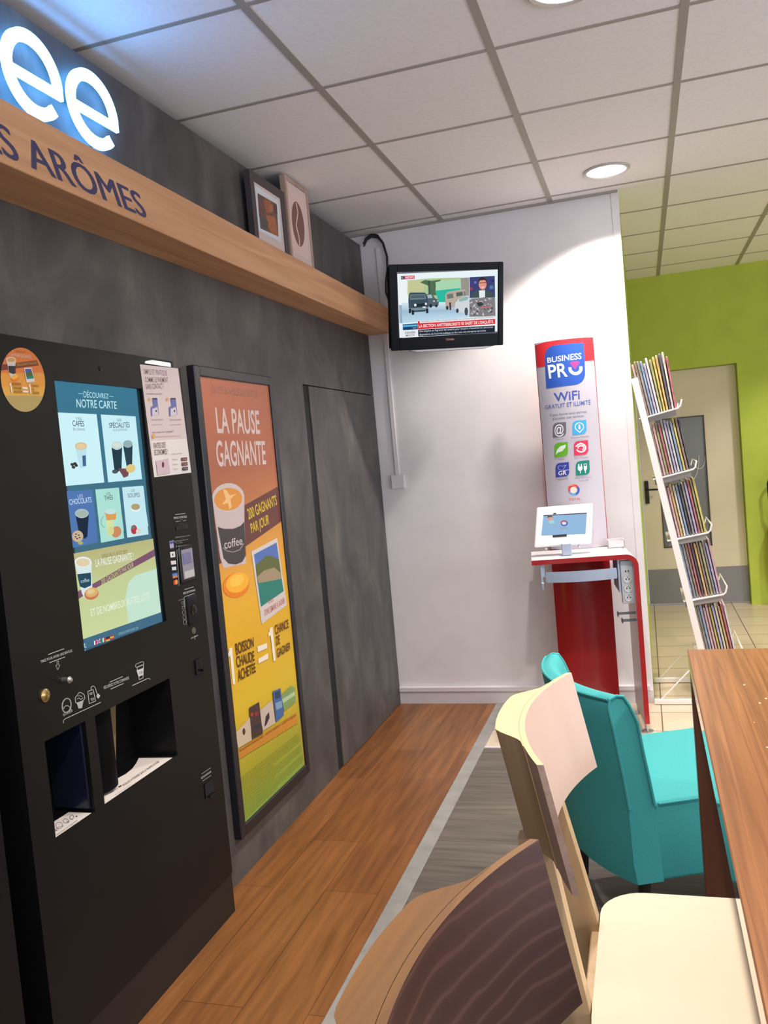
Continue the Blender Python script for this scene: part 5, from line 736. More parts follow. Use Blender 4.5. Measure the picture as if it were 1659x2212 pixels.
('m',[[(-.2044,1.846),(-.2004,1.848),(-.2016,1.8503),(-.2056,1.8483)],[(-.2021,1.8474),(-.1978,1.8484),(-.1985,1.8509),(-.2027,1.8499)],[(-.1996,1.8482),(-.1952,1.8482),(-.1953,1.8508),(-.1997,1.8508)],[(-.1969,1.8484),(-.1926,1.8475),(-.1921,1.85),(-.1965,1.8509)],[(-.1943,1.848),(-.1902,1.8461),(-.1892,1.8484),(-.1933,1.8504)],[(-.1918,1.8471),(-.1882,1.8442),(-.1867,1.8463),(-.1903,1.8491)]],(42,84,172)),
],
'words':[
('t','WiFi',[(-.3158,1.7178),(-.1811,1.7204),(-.1836,1.6752),(-.3131,1.6744)],(66,84,156),2),
('t','GRATUIT ET ILLIMITÉ',[(-.3646,1.6592),(-.1285,1.6646),(-.1297,1.6416),(-.3635,1.6396)],(78,92,160),1),
],
'words2':[
('t','Cette borne vous permet',[(-.3417,1.6124),(-.1532,1.6138),(-.1529,1.6009),(-.3406,1.5984)],(104,108,150),0),
('t',"d'accéder aux services :",[(-.3321,1.5924),(-.1627,1.5933),(-.1628,1.5804),(-.3315,1.5785)],(104,108,150),0),
],
'icons':[
('p',[(-.3336,1.5335),(-.3323,1.5425),(-.3297,1.5498),(-.3258,1.5555),(-.3205,1.5595),(-.3139,1.5618),(-.306,1.5625),(-.2639,1.5617),(-.266,1.5158),(-.2671,1.5072),(-.2696,1.5001),(-.2735,1.4945),(-.2788,1.4904),(-.2855,1.4878),(-.2935,1.4868),(-.3364,1.4854)],(104,100,112)),
('t','@',[(-.3251,1.5502),(-.2766,1.5499),(-.2785,1.5025),(-.3262,1.5027)],(240,240,244),1),
('p',[(-.2332,1.5354),(-.2321,1.5441),(-.2294,1.5512),(-.2252,1.5567),(-.2196,1.5606),(-.2125,1.563),(-.2038,1.5637),(-.1581,1.5636),(-.1601,1.5185),(-.1613,1.51),(-.1639,1.503),(-.1681,1.4975),(-.1737,1.4935),(-.1808,1.4911),(-.1894,1.4901),(-.2354,1.489)],(66,160,212)),
('m',[[(-.2132,1.5185),(-.2166,1.5263),(-.2204,1.5246),(-.2171,1.5168)],[(-.2157,1.5232),(-.2168,1.5316),(-.221,1.5311),(-.2199,1.5227)],[(-.2169,1.5285),(-.2156,1.5368),(-.2198,1.5375),(-.221,1.5292)],[(-.2165,1.5338),(-.2131,1.5414),(-.2169,1.5432),(-.2203,1.5356)],[(-.2147,1.5388),(-.2093,1.5451),(-.2125,1.548),(-.2179,1.5416)],[(-.2116,1.5431),(-.2046,1.5477),(-.2069,1.5513),(-.2139,1.5467)],[(-.2074,1.5464),(-.1994,1.5489),(-.2007,1.553),(-.2087,1.5505)],[(-.2024,1.5484),(-.1939,1.5487),(-.1942,1.553),(-.2026,1.5527)],[(-.197,1.549),(-.1887,1.5471),(-.1878,1.5513),(-.1961,1.5532)],[(-.1916,1.5482),(-.1841,1.5441),(-.1821,1.5479),(-.1897,1.552)],[(-.1866,1.546),(-.1804,1.5401),(-.1776,1.5432),(-.1837,1.5491)],[(-.1823,1.5425),(-.1779,1.5353),(-.1744,1.5375),(-.1788,1.5448)],[(-.1792,1.5382),(-.1769,1.53),(-.1729,1.5311),(-.1752,1.5393)],[(-.1773,1.5331),(-.1773,1.5247),(-.1731,1.5246),(-.1731,1.5331)],[(-.1769,1.5278),(-.1792,1.5198),(-.1752,1.5185),(-.1729,1.5266)],[(-.1779,1.5226),(-.1824,1.5156),(-.1788,1.5132),(-.1744,1.5203)]],(240,240,244)),
('m',[[(-.2193,1.5204),(-.1979,1.4982),(-.1949,1.5011),(-.2163,1.5234)],[(-.1968,1.4981),(-.1732,1.5207),(-.1761,1.5238),(-.1997,1.5013)]],(240,240,244)),
('t','i',[(-.2018,1.5428),(-.1917,1.5427),(-.1918,1.5186),(-.2019,1.5187)],(240,240,244),2),
('p',[(-.3341,1.4281),(-.333,1.4369),(-.3305,1.4441),(-.3266,1.4497),(-.3213,1.4537),(-.3145,1.4561),(-.3063,1.4569),(-.2628,1.4569),(-.2644,1.4114),(-.2654,1.4029),(-.2679,1.3958),(-.2718,1.3902),(-.2771,1.3862),(-.2839,1.3836),(-.2921,1.3826),(-.3358,1.3811)],(96,166,40)),
('p',[(-.3281,1.3978),(-.3214,1.4189),(-.3039,1.4369),(-.2735,1.4441),(-.2769,1.4279),(-.2952,1.41),(-.3169,1.4055),(-.3262,1.3954)],(214,226,214)),
('p',[(-.2335,1.428),(-.2325,1.4367),(-.2299,1.4438),(-.2258,1.4493),(-.2201,1.4533),(-.2129,1.4557),(-.2041,1.4565),(-.1575,1.4568),(-.1593,1.4109),(-.1604,1.4023),(-.163,1.3953),(-.1672,1.3897),(-.1728,1.3857),(-.18,1.3833),(-.1886,1.3824),(-.2349,1.3816)],(206,50,84)),
('m',[[(-.2174,1.4254),(-.211,1.4341),(-.2164,1.4382),(-.2228,1.4296)],[(-.2146,1.4305),(-.2058,1.4369),(-.2097,1.4425),(-.2186,1.4362)],[(-.2102,1.4346),(-.1996,1.4382),(-.2019,1.4448),(-.2124,1.4411)],[(-.2044,1.4373),(-.1931,1.4379),(-.1936,1.4448),(-.2049,1.4442)],[(-.198,1.4383),(-.1869,1.436),(-.1856,1.4427),(-.1968,1.445)],[(-.1915,1.4376),(-.1815,1.4325),(-.1785,1.4386),(-.1886,1.4438)],[(-.1856,1.4353),(-.1775,1.4277),(-.173,1.4328),(-.1811,1.4404)],[(-.1806,1.4318),(-.1753,1.4223),(-.1695,1.4257),(-.1748,1.4352)],[(-.1771,1.4272),(-.175,1.4168),(-.1684,1.418),(-.1705,1.4285)],[(-.1752,1.422),(-.1767,1.4116),(-.17,1.4105),(-.1685,1.4209)],[(-.1751,1.4165),(-.18,1.4071),(-.1741,1.4038),(-.1691,1.4132)],[(-.1769,1.4112),(-.1847,1.4038),(-.1801,1.3987),(-.1723,1.4062)],[(-.1807,1.4066),(-.1905,1.4017),(-.1875,1.3955),(-.1776,1.4004)],[(-.1859,1.4033),(-.1969,1.4012),(-.1957,1.3944),(-.1846,1.3965)],[(-.1921,1.4015),(-.2034,1.4024),(-.2039,1.3956),(-.1925,1.3946)],[(-.1986,1.4014),(-.2093,1.4053),(-.2115,1.3988),(-.2008,1.3949)],[(-.2049,1.4029),(-.214,1.4095),(-.2178,1.4039),(-.2087,1.3973)],[(-.2103,1.406),(-.217,1.4147),(-.2223,1.4104),(-.2156,1.4017)]],(240,240,244)),
('m',[[(-.2088,1.4171),(-.2081,1.4247),(-.214,1.4253),(-.2146,1.4177)],[(-.2097,1.42),(-.2055,1.4266),(-.2105,1.43),(-.2146,1.4233)],[(-.2087,1.4233),(-.2019,1.4279),(-.2053,1.433),(-.2121,1.4283)],[(-.2059,1.4261),(-.1975,1.4284),(-.1992,1.4342),(-.2076,1.4319)],[(-.2018,1.4278),(-.1928,1.4278),(-.1928,1.4338),(-.2018,1.4339)],[(-.1971,1.4284),(-.1884,1.4259),(-.1869,1.4317),(-.1955,1.4342)],[(-.1924,1.4277),(-.1851,1.423),(-.1821,1.4281),(-.1893,1.4328)],[(-.1885,1.4261),(-.1835,1.4196),(-.1789,1.4233),(-.1839,1.4298)],[(-.1856,1.424),(-.1838,1.4165),(-.1781,1.4178),(-.1799,1.4253)],[(-.1838,1.4214),(-.1857,1.414),(-.18,1.4124),(-.1781,1.4198)],[(-.1835,1.4183),(-.1887,1.4123),(-.1843,1.4083),(-.1791,1.4143)],[(-.1851,1.4152),(-.1926,1.4113),(-.1899,1.4059),(-.1824,1.4098)]],(240,240,244)),
('m',[[(-.2238,1.4266),(-.1947,1.4429),(-.1971,1.4475),(-.2263,1.4311)],[(-.1999,1.4433),(-.1815,1.4292),(-.1785,1.4333),(-.197,1.4474)]],(240,240,244)),
('p',[(-.3355,1.3211),(-.3344,1.3298),(-.3319,1.337),(-.328,1.3426),(-.3227,1.3467),(-.316,1.3492),(-.3079,1.3501),(-.2648,1.3509),(-.2661,1.3052),(-.2671,1.2966),(-.2695,1.2895),(-.2734,1.2839),(-.2787,1.2798),(-.2854,1.2772),(-.2937,1.2762),(-.3375,1.2745)],(52,64,150)),
('m',[[(-.3223,1.3262),(-.3143,1.3355),(-.3162,1.3372),(-.3242,1.328)],[(-.3167,1.3347),(-.2985,1.3307),(-.298,1.3333),(-.3162,1.3372)],[(-.2994,1.3307),(-.2785,1.335),(-.279,1.3375),(-.3,1.3333)],[(-.28,1.3375),(-.2928,1.3208),(-.2908,1.3192),(-.278,1.3359)],[(-.2918,1.322),(-.3022,1.3086),(-.3002,1.3069),(-.2898,1.3204)],[(-.2996,1.3094),(-.3177,1.3156),(-.3185,1.3132),(-.3004,1.3069)],[(-.3159,1.3139),(-.3219,1.3289),(-.3242,1.3279),(-.3183,1.313)]],(160,170,215)),
('t','GR',[(-.3231,1.3059),(-.2804,1.3066),(-.2811,1.2858),(-.323,1.285)],(240,240,244),2),
('m',[[(-.2928,1.3074),(-.2638,1.3085),(-.2639,1.3107),(-.2929,1.3096)]],(240,240,244)),
('p',[(-.2314,1.3218),(-.2304,1.3304),(-.2278,1.3375),(-.2238,1.3431),(-.2184,1.3472),(-.2114,1.3496),(-.203,1.3506),(-.1585,1.3515),(-.1597,1.3052),(-.1607,1.2965),(-.1632,1.2894),(-.1672,1.2838),(-.1726,1.2797),(-.1796,1.2773),(-.188,1.2763),(-.233,1.2756)],(22,120,108)),
('p',[(-.2215,1.3224),(-.1969,1.322),(-.198,1.3073),(-.2058,1.2993),(-.2143,1.2992),(-.2209,1.3067)],(240,240,244)),
('p',[(-.2179,1.3359),(-.212,1.3359),(-.2126,1.3216),(-.2186,1.3217)],(240,240,244)),
('p',[(-.204,1.3356),(-.1985,1.3355),(-.1991,1.3213),(-.2046,1.3213)],(240,240,244)),
('m',[[(-.2112,1.3016),(-.2113,1.2865),(-.208,1.2864),(-.2078,1.3015)]],(240,240,244)),
('p',[(-.1901,1.3227),(-.1732,1.3225),(-.1743,1.3083),(-.1806,1.2971),(-.1869,1.2973),(-.1904,1.3075)],(240,240,244)),
('m',[[(-.1871,1.3229),(-.1863,1.334),(-.1889,1.3342),(-.1897,1.3232)],[(-.1884,1.332),(-.1742,1.3322),(-.1742,1.3348),(-.1884,1.3346)],[(-.1762,1.3343),(-.1761,1.3227),(-.1736,1.3227),(-.1737,1.3343)]],(240,240,244)),
('m',[[(-.1856,1.2996),(-.1855,1.2857),(-.1813,1.2857),(-.1814,1.2995)]],(240,240,244)),
('t','Internet',[(-.3227,1.4807),(-.2828,1.4796),(-.283,1.4709),(-.3225,1.4715)],(120,118,140),0),
('t','Pratique/Mobilité',[(-.2428,1.4802),(-.1516,1.4804),(-.1518,1.4718),(-.2426,1.4715)],(120,118,140),0),
('t','Photos',[(-.3181,1.373),(-.2865,1.3732),(-.2866,1.3658),(-.3178,1.3651)],(120,118,140),0),
('t','Infos Travaux',[(-.2339,1.372),(-.1625,1.3717),(-.1626,1.364),(-.2336,1.3642)],(120,118,140),0),
('t','Cartes GR',[(-.3274,1.2662),(-.2728,1.2668),(-.2729,1.259),(-.3271,1.2583)],(120,118,140),0),
('t','Prises électriques',[(-.2401,1.2662),(-.1533,1.2662),(-.1534,1.2593),(-.2398,1.2579)],(120,118,140),0),
('t','Ports USB',[(-.2208,1.2511),(-.1711,1.253),(-.1712,1.246),(-.2205,1.2441)],(120,118,140),0),
],
'emblem':[
('m',[[(-.2641,1.1905),(-.2681,1.2012),(-.2784,1.1972),(-.2745,1.1865)],[(-.2661,1.1935),(-.2679,1.2048),(-.2788,1.203),(-.277,1.1918)],[(-.2674,1.1969),(-.267,1.2083),(-.278,1.2088),(-.2785,1.1974)],[(-.2681,1.2005),(-.2654,1.2115),(-.2761,1.2143),(-.2788,1.2033)],[(-.268,1.2041),(-.2632,1.2144),(-.2731,1.2193),(-.2779,1.209)],[(-.2672,1.2076),(-.2604,1.2167),(-.2692,1.2236),(-.276,1.2145)],[(-.2656,1.211),(-.2573,1.2185),(-.2646,1.227),(-.273,1.2195)],[(-.2635,1.214),(-.2538,1.2197),(-.2593,1.2295),(-.269,1.2237)],[(-.2607,1.2165),(-.2501,1.2202),(-.2538,1.2309),(-.2644,1.2271)],[(-.2575,1.2184),(-.2464,1.22),(-.248,1.2312),(-.2591,1.2296)],[(-.254,1.2196),(-.2428,1.2191),(-.2423,1.2303),(-.2535,1.2309)],[(-.2503,1.2202),(-.2394,1.2175),(-.2368,1.2284),(-.2478,1.2312)],[(-.2466,1.22),(-.2363,1.2152),(-.2318,1.2255),(-.242,1.2303)],[(-.243,1.2192),(-.2338,1.2125),(-.2274,1.2216),(-.2366,1.2283)],[(-.2396,1.2176),(-.2319,1.2093),(-.2239,1.217),(-.2316,1.2254)],[(-.2366,1.2155),(-.2306,1.2058),(-.2213,1.2118),(-.2273,1.2215)]],(206,48,60)),
('m',[[(-.2341,1.2127),(-.2303,1.2031),(-.2201,1.2073),(-.2239,1.2169)],[(-.2325,1.2104),(-.2302,1.2003),(-.2195,1.2028),(-.2218,1.2129)],[(-.2314,1.2078),(-.2306,1.1975),(-.2197,1.1983),(-.2204,1.2086)],[(-.2306,1.2051),(-.2315,1.1948),(-.2205,1.1938),(-.2196,1.2041)],[(-.2302,1.2024),(-.2327,1.1923),(-.222,1.1896),(-.2195,1.1996)],[(-.2303,1.1996),(-.2343,1.1901),(-.2241,1.1856),(-.2202,1.1951)],[(-.2308,1.1968),(-.2362,1.188),(-.2269,1.182),(-.2215,1.1908)],[(-.2318,1.1941),(-.2384,1.1863),(-.2301,1.1789),(-.2234,1.1867)],[(-.2331,1.1917),(-.2409,1.185),(-.2338,1.1763),(-.226,1.183)],[(-.2349,1.1894),(-.2435,1.184),(-.2378,1.1743),(-.2291,1.1798)],[(-.2369,1.1874),(-.2463,1.1834),(-.242,1.173),(-.2327,1.177)],[(-.2393,1.1858),(-.2492,1.1832),(-.2465,1.1723),(-.2366,1.1748)]],(58,90,180)),
('m',[[(-.2422,1.1841),(-.2513,1.1831),(-.2502,1.1727),(-.241,1.1737)],[(-.2446,1.1834),(-.2538,1.1836),(-.2539,1.1731),(-.2447,1.173)],[(-.2471,1.183),(-.2562,1.1843),(-.2576,1.174),(-.2485,1.1727)],[(-.2496,1.1829),(-.2585,1.1854),(-.2612,1.1754),(-.2523,1.1729)],[(-.2521,1.1832),(-.2606,1.1868),(-.2645,1.1772),(-.256,1.1736)],[(-.2546,1.1838),(-.2626,1.1885),(-.2676,1.1794),(-.2596,1.1747)],[(-.2569,1.1846),(-.2643,1.1903),(-.2704,1.182),(-.2631,1.1763)],[(-.2591,1.1858),(-.2657,1.1924),(-.2728,1.185),(-.2663,1.1784)],[(-.2612,1.1872),(-.2668,1.1946),(-.2748,1.1883),(-.2692,1.1808)],[(-.263,1.1889),(-.2676,1.197),(-.2764,1.1918),(-.2718,1.1836)]],(90,160,215)),
('p',[(-.2356,1.2006),(-.2368,1.1953),(-.2396,1.1906),(-.2436,1.1871),(-.2485,1.185),(-.2538,1.1846),(-.2589,1.1859),(-.2635,1.1888),(-.2669,1.1929),(-.269,1.1979),(-.2694,1.2033),(-.2682,1.2086),(-.2654,1.2133),(-.2614,1.2168),(-.2565,1.2189),(-.2512,1.2193),(-.246,1.218),(-.2415,1.2151),(-.238,1.211),(-.236,1.206)],(226,206,190)),
('m',[[(-.2795,1.2139),(-.275,1.2193),(-.2789,1.2227),(-.2834,1.2173)],[(-.2776,1.2168),(-.2717,1.2212),(-.2747,1.2254),(-.2807,1.221)],[(-.2747,1.2194),(-.2677,1.2227),(-.2699,1.2274),(-.2769,1.2241)],[(-.271,1.2215),(-.2632,1.2236),(-.2646,1.2286),(-.2723,1.2265)],[(-.2666,1.223),(-.2584,1.2239),(-.259,1.229),(-.2672,1.2281)],[(-.2618,1.2237),(-.2534,1.2234),(-.2533,1.2287),(-.2617,1.2289)],[(-.2568,1.2238),(-.2486,1.2223),(-.2477,1.2275),(-.256,1.2289)],[(-.2519,1.2232),(-.2441,1.2205),(-.2426,1.2255),(-.2503,1.2281)],[(-.2473,1.2219),(-.2402,1.2182),(-.2379,1.2228),(-.245,1.2265)],[(-.2432,1.2201),(-.2371,1.2154),(-.2341,1.2195),(-.2401,1.2242)]],(222,120,90)),
('t','TOTAL',[(-.2812,1.1594),(-.2166,1.1585),(-.2166,1.1463),(-.2804,1.1471)],(206,70,80),1),
],
'tablet':[
('p',[(-.4191,.1703),(-.2025,.1664),(-.2188,.0582),(-.4389,.0657)],(150,188,224)),
('p',[(-.4191,.1703),(-.2025,.1664),(-.2035,.1617),(-.42,.1656)],(60,70,86)),
('p',[(-.3704,.1498),(-.3721,.1449),(-.3761,.1409),(-.382,.1385),(-.3886,.1381),(-.3951,.1396),(-.4005,.1428),(-.4039,.1474),(-.4048,.1525),(-.4031,.1574),(-.399,.1613),(-.3932,.1637),(-.3865,.1642),(-.38,.1627),(-.3747,.1594),(-.3713,.1549)],(214,170,160)),
('p',[(-.4029,.1553),(-.3981,.1639),(-.3808,.1637),(-.3717,.1547),(-.3841,.158)],(90,70,64)),
('p',[(-.3961,.1386),(-.3738,.1429),(-.3637,.1254),(-.3899,.1227)],(170,214,224)),
('m',[[(-.3292,.1155),(-.3318,.1217),(-.3371,.1193),(-.3345,.1131)],[(-.3308,.1174),(-.3313,.124),(-.337,.1234),(-.3365,.1168)],[(-.3317,.1195),(-.33,.126),(-.3356,.1274),(-.3372,.1209)],[(-.3318,.1219),(-.3282,.1276),(-.333,.1308),(-.3366,.1251)],[(-.331,.1243),(-.3258,.1289),(-.3295,.1334),(-.3347,.1288)],[(-.3293,.1265),(-.323,.1297),(-.3254,.1351),(-.3318,.1318)],[(-.3268,.1283),(-.3198,.1301),(-.321,.1358),(-.3281,.1341)],[(-.3237,.1295),(-.3164,.1297),(-.3165,.1356),(-.3238,.1354)],[(-.3204,.13),(-.3132,.1287),(-.3122,.1345),(-.3193,.1359)],[(-.3171,.1298),(-.3104,.1271),(-.3082,.1326),(-.3149,.1353)],[(-.314,.1291),(-.3082,.1249),(-.3049,.1298),(-.3106,.1339)],[(-.3113,.1278),(-.3069,.1225),(-.3025,.1263),(-.3069,.1316)]],(200,70,80)),
('m',[[(-.3091,.1261),(-.3065,.1199),(-.3013,.1224),(-.3039,.1286)],[(-.3076,.1243),(-.307,.1176),(-.3013,.1182),(-.3019,.1248)],[(-.3067,.1221),(-.3083,.1157),(-.3028,.1142),(-.3011,.1207)],[(-.3065,.1198),(-.3101,.114),(-.3054,.1108),(-.3018,.1166)],[(-.3073,.1173),(-.3125,.1127),(-.3088,.1083),(-.3037,.1129)],[(-.3091,.1151),(-.3154,.1119),(-.3129,.1066),(-.3066,.1098)],[(-.3116,.1133),(-.3186,.1116),(-.3173,.1058),(-.3103,.1076)],[(-.3146,.1121),(-.3219,.1119),(-.3218,.106),(-.3145,.1062)],[(-.3179,.1116),(-.3251,.1129),(-.3262,.1071),(-.319,.1058)],[(-.3213,.1118),(-.3279,.1146),(-.3301,.1091),(-.3235,.1063)],[(-.3244,.1126),(-.3301,.1167),(-.3334,.1118),(-.3277,.1077)],[(-.3271,.1139),(-.3314,.1192),(-.3358,.1153),(-.3314,.11)]],(80,100,180)),
('p',[(-.31,.1201),(-.3114,.1166),(-.3144,.114),(-.3187,.1127),(-.3233,.113),(-.3272,.1149),(-.3299,.118),(-.3306,.1217),(-.3293,.1252),(-.3262,.1279),(-.3219,.1291),(-.3174,.1288),(-.3134,.1269),(-.3108,.1238)],(228,224,228)),
('t','TOTAL',[(-.3416,.0999),(-.3027,.0982),(-.3033,.0911),(-.3422,.0929)],(190,110,130),1),
],
'pic1':[
('p',[(3.2764,2.604),(3.5167,2.6035),(3.501,2.4235),(3.2708,2.4209)],(190,194,200)),
('p',[(3.2946,2.5779),(3.4893,2.583),(3.4759,2.4414),(3.2912,2.435)],(104,76,62)),
('p',[(3.2946,2.5779),(3.3501,2.5785),(3.3715,2.5354),(3.3297,2.4904),(3.2884,2.4804)],(96,70,64)),
('p',[(3.3472,2.5661),(3.4246,2.5797),(3.4378,2.5432),(3.3662,2.5123)],(140,84,58)),
('p',[(3.3651,2.5077),(3.4545,2.5206),(3.4759,2.4414),(3.4027,2.4399),(3.3656,2.4642)],(150,92,62)),
('p',[(3.4497,2.5532),(3.4445,2.5466),(3.4372,2.5402),(3.4285,2.5345),(3.4192,2.5303),(3.4104,2.5278),(3.4028,2.5274),(3.3971,2.5289),(3.394,2.5324),(3.3936,2.5374),(3.3961,2.5434),(3.4012,2.5499),(3.4083,2.5563),(3.417,2.562),(3.4262,2.5663),(3.4351,2.5688),(3.4428,2.5694),(3.4486,2.5678),(3.4518,2.5644),(3.4522,2.5593)],(150,96,70)),
('p',[(3.2912,2.435),(3.2917,2.4812),(3.3518,2.4958),(3.3789,2.4761),(3.3602,2.4412)],(78,74,72)),
('p',[(3.4445,2.5715),(3.4882,2.5782),(3.4863,2.5373),(3.4473,2.5367)],(90,60,56)),
],
'pic2':[
('p',[(3.6357,2.7111),(3.8527,2.7127),(3.8222,2.408),(3.6059,2.4064)],(190,168,160)),
('p',[(3.7975,2.5739),(3.7975,2.5508),(3.7937,2.5277),(3.7862,2.5061),(3.7755,2.4868),(3.7622,2.4711),(3.7469,2.4596),(3.7305,2.4528),(3.7138,2.4512),(3.6976,2.4546),(3.6828,2.4629),(3.6701,2.4756),(3.66,2.4921),(3.653,2.5115),(3.6495,2.5328),(3.6495,2.5552),(3.6531,2.5774),(3.6601,2.5985),(3.6702,2.6173),(3.683,2.6331),(3.6978,2.6451),(3.7139,2.6525),(3.7305,2.6549),(3.7469,2.6523),(3.7621,2.6446),(3.7754,2.6322),(3.7861,2.6157),(3.7936,2.5959)],(110,78,70)),
('m',[[(3.7166,2.6467),(3.7273,2.6041),(3.7394,2.6078),(3.7286,2.6506)],[(3.7279,2.6074),(3.6901,2.5388),(3.7017,2.541),(3.7398,2.6098)],[(3.6903,2.5406),(3.7135,2.4864),(3.7255,2.49),(3.7021,2.5443)],[(3.713,2.4891),(3.7108,2.4527),(3.7229,2.4555),(3.7251,2.4921)]],(190,168,160)),
],
}
# ------------------------------------------------------------------ materials of the shell
def panel_mat():
    m,nt,b=nmat('slate_panel'); N=nt.nodes.new; Lk=nt.links.new
    tc=N('ShaderNodeTexCoord'); mp=N('ShaderNodeMapping'); mp.inputs['Scale'].default_value=(1,2.0,1.25); Lk(tc.outputs['Object'],mp.inputs[0])
    nz=N('ShaderNodeTexNoise'); nz.inputs['Scale'].default_value=2.2; nz.inputs['Detail'].default_value=9; nz.inputs['Roughness'].default_value=.62; nz.inputs['Distortion'].default_value=.7; Lk(mp.outputs[0],nz.inputs['Vector'])
    Lk(ramp(nt,nz.outputs[0],[(.3,lin((62,60,60))),(.52,lin((80,77,76))),(.75,lin((102,97,93)))]),b.inputs['Base Color'])
    b.inputs['Roughness'].default_value=.5; b.inputs['Specular IOR Level'].default_value=.3
    return m
M_PANEL=panel_mat()
M_GAPSHADE=mat('gap_shade_black',(14,14,15),.8)  # puts the shade of the slot and machine gaps into black colour
M_CEIL=mat('ceiling_tile',(240,237,238),.9,spec=.1,noise=.03,nscale=60)
M_GRID=mat('ceiling_grid',(160,154,146),.6)
M_WHITE=mat('wall_white',(226,222,222),.8,spec=.2,noise=.025,nscale=9,bump=.15)
M_GREEN=mat('wall_green',(180,196,78),.7,spec=.3,noise=.05,nscale=6)
M_TRIMW=mat('trim_white',(214,208,210),.55)
M_ORANGE=planks('floor_orange',((178,116,64),(152,96,52),(122,76,42)),.19,1.0,True,.66,.36,.38)
M_GREYV=planks('floor_grey_vinyl',((138,128,116),(124,114,104),(104,96,88)),.19,1.2,False,.62,.45,.36)
M_TILE=planks('floor_tile',((226,206,180),(218,198,172),(120,104,86)),.2987,.31,False,.9,.3,.04,mortar=.0035,off=0.0)
M_STRIP=mat('floor_strip',(166,164,160),.4,metal=.35,noise=.12,nscale=14)
M_BEAM=wood('beam_oak',(196,142,100),(222,170,126),1,.85,.5,1.0,.3)
# ------------------------------------------------------------------ floor and ceiling
def quad(name,x0,x1,y0,y1,z,m,off=(0,0,0),down=False):
    b=MB(); vs=[b.v((x-off[0],y-off[1],0)) for x,y in((x0,y0),(x1,y0),(x1,y1),(x0,y1))]
    b.face(vs[::-1] if down else vs); o=b.build(name,m,norm=False); o.location=(off[0],off[1],z); return struct(o)
quad('floor',-1.64,-.87,-3.2,4.85,0,M_ORANGE)
quad('floor',-.87,4.2,-3.2,4.054,0,M_GREYV)
quad('floor',-.87,4.2,4.054,7.7,0,M_TILE,(0,.140,0))
b=MB(); b.box(-.9,-.84,-3.2,4.80,0,.004,.0015,1); struct(b.build('trim_1',M_STRIP))
b=MB(); b.box(-.84,2.4,4.048,4.068,0,.004); struct(b.build('trim_2',M_TRIMW))
ZC=2.753
b=MB(); b.box(-1.64,4.2,-3.2,7.7,ZC,ZC+.08); b.mi=1
k=-3
while .2142+.6*k<4.2:
    x=.2142+.6*k; b.box(x-.0135,x+.0135,-3.2,7.5,ZC-.003,ZC+.001); k+=1
k=-10
while 2.8983+.6*k<7.6:
    y=2.8983+.6*k; b.box(-1.6,4.2,y-.009,y+.009,ZC-.0025,ZC+.001); k+=1
b.mi=1; b.box(-1.6,-.036,4.785,4.80,ZC-.012,ZC)
struct(b.build('ceiling',[M_CEIL,M_GRID]))
# ------------------------------------------------------------------ walls
b=MB()
for y0,y1,z0,z1 in((2.475,3.70,0,2.69),(1.502,2.475,1.832,2.69),(.55,1.502,1.832,2.69),(-3.2,.55,0,2.69),(3.70,4.79,1.829,2.69),(3.772,4.79,.004,1.824)):
    b.box(-1.524,-1.474,y0,y1,z0,z1)
struct(b.build('wall_left',M_PANEL))
b=MB(); b.box(-1.72,-1.62,-3.2,4.95,0,2.76); struct(b.build('wall_left_backing',M_GAPSHADE))
b=MB(); b.box(-1.60,-1.480,3.699,3.773,0,1.826); struct(b.build('wall_left_backing',M_GAPSHADE))  # shallow filler added in the slot, its black stands in for shade
b=MB(); b.box(-1.64,-.0362,4.80,4.92,0,ZC); struct(b.build('wall_back',M_WHITE))
b=MB(); b.box(-.16,-.036,4.803,7.62,0,ZC); struct(b.build('wall_return',M_GREEN))
b=MB(); b.box(-.036,4.2,7.5,7.7,1.975,ZC); b.box(.768,4.2,7.5,7.7,0,1.975); struct(b.build('wall_far',M_GREEN))
b=MB()
for x0,x1,z0,z1 in((-1.7,4.3,0,.5),(-1.7,4.3,2.4,2.8),(-1.7,-1.0,.5,2.4),(3.4,4.3,.5,2.4)): b.box(x0,x1,-3.35,-3.2,z0,z1)
struct(b.build('wall_front',M_WHITE))
b=MB()
for y0,y1,z0,z1 in((-3.35,7.7,0,.5),(-3.35,7.7,2.4,2.8),(-3.35,-1.7,.5,2.4),(3.3,7.7,.5,2.4)): b.box(4.2,4.35,y0,y1,z0,z1)
struct(b.build('wall_right',M_WHITE))
b=MB(); b.box(-1.474,-.05,4.772,4.80,.072,.102,.004,1); b.box(-1.474,-.036,4.785,4.80,0,.072); struct(b.build('baseboard_back',M_TRIMW))
b=MB(); b.box(-.072,-.034,4.796,4.80,0,ZC,.001,1); struct(b.build('trim_3',M_WHITE))
# door
M_DOOR=mat('door_beige',(222,208,186),.55,noise=.04,nscale=3)
b=MB()
for x0,x1,z0,z1 in((-.03,.12,.015,1.97),(.497,.764,.015,1.97),(.12,.497,.015,.5),(.12,.497,1.578,1.97)): b.box(x0,x1,7.6,7.64,z0,z1)
door=struct(b.build('door_1',M_DOOR))
b=MB(); b.box(.12,.497,7.612,7.624,.5,1.578); b.build('glass_pane',mat('door_glass',(118,120,122),.25,noise=.12,nscale=2),door)
b=MB()
for x0,x1,z0,z1 in((.492,.5,.495,1.583),(.115,.122,.495,1.583),(.115,.5,1.576,1.584),(.115,.5,.494,.502)): b.box(x0,x1,7.594,7.603,z0,z1)
b.build('glazing_bead',mat('bead_dark',(62,58,58),.5),door)
b=MB(); b.box(-.028,.762,7.594,7.601,.02,.312); b.build('kick_plate',mat('kick_plate',(140,138,142),.4,metal=.4,noise=.08,nscale=5),door)
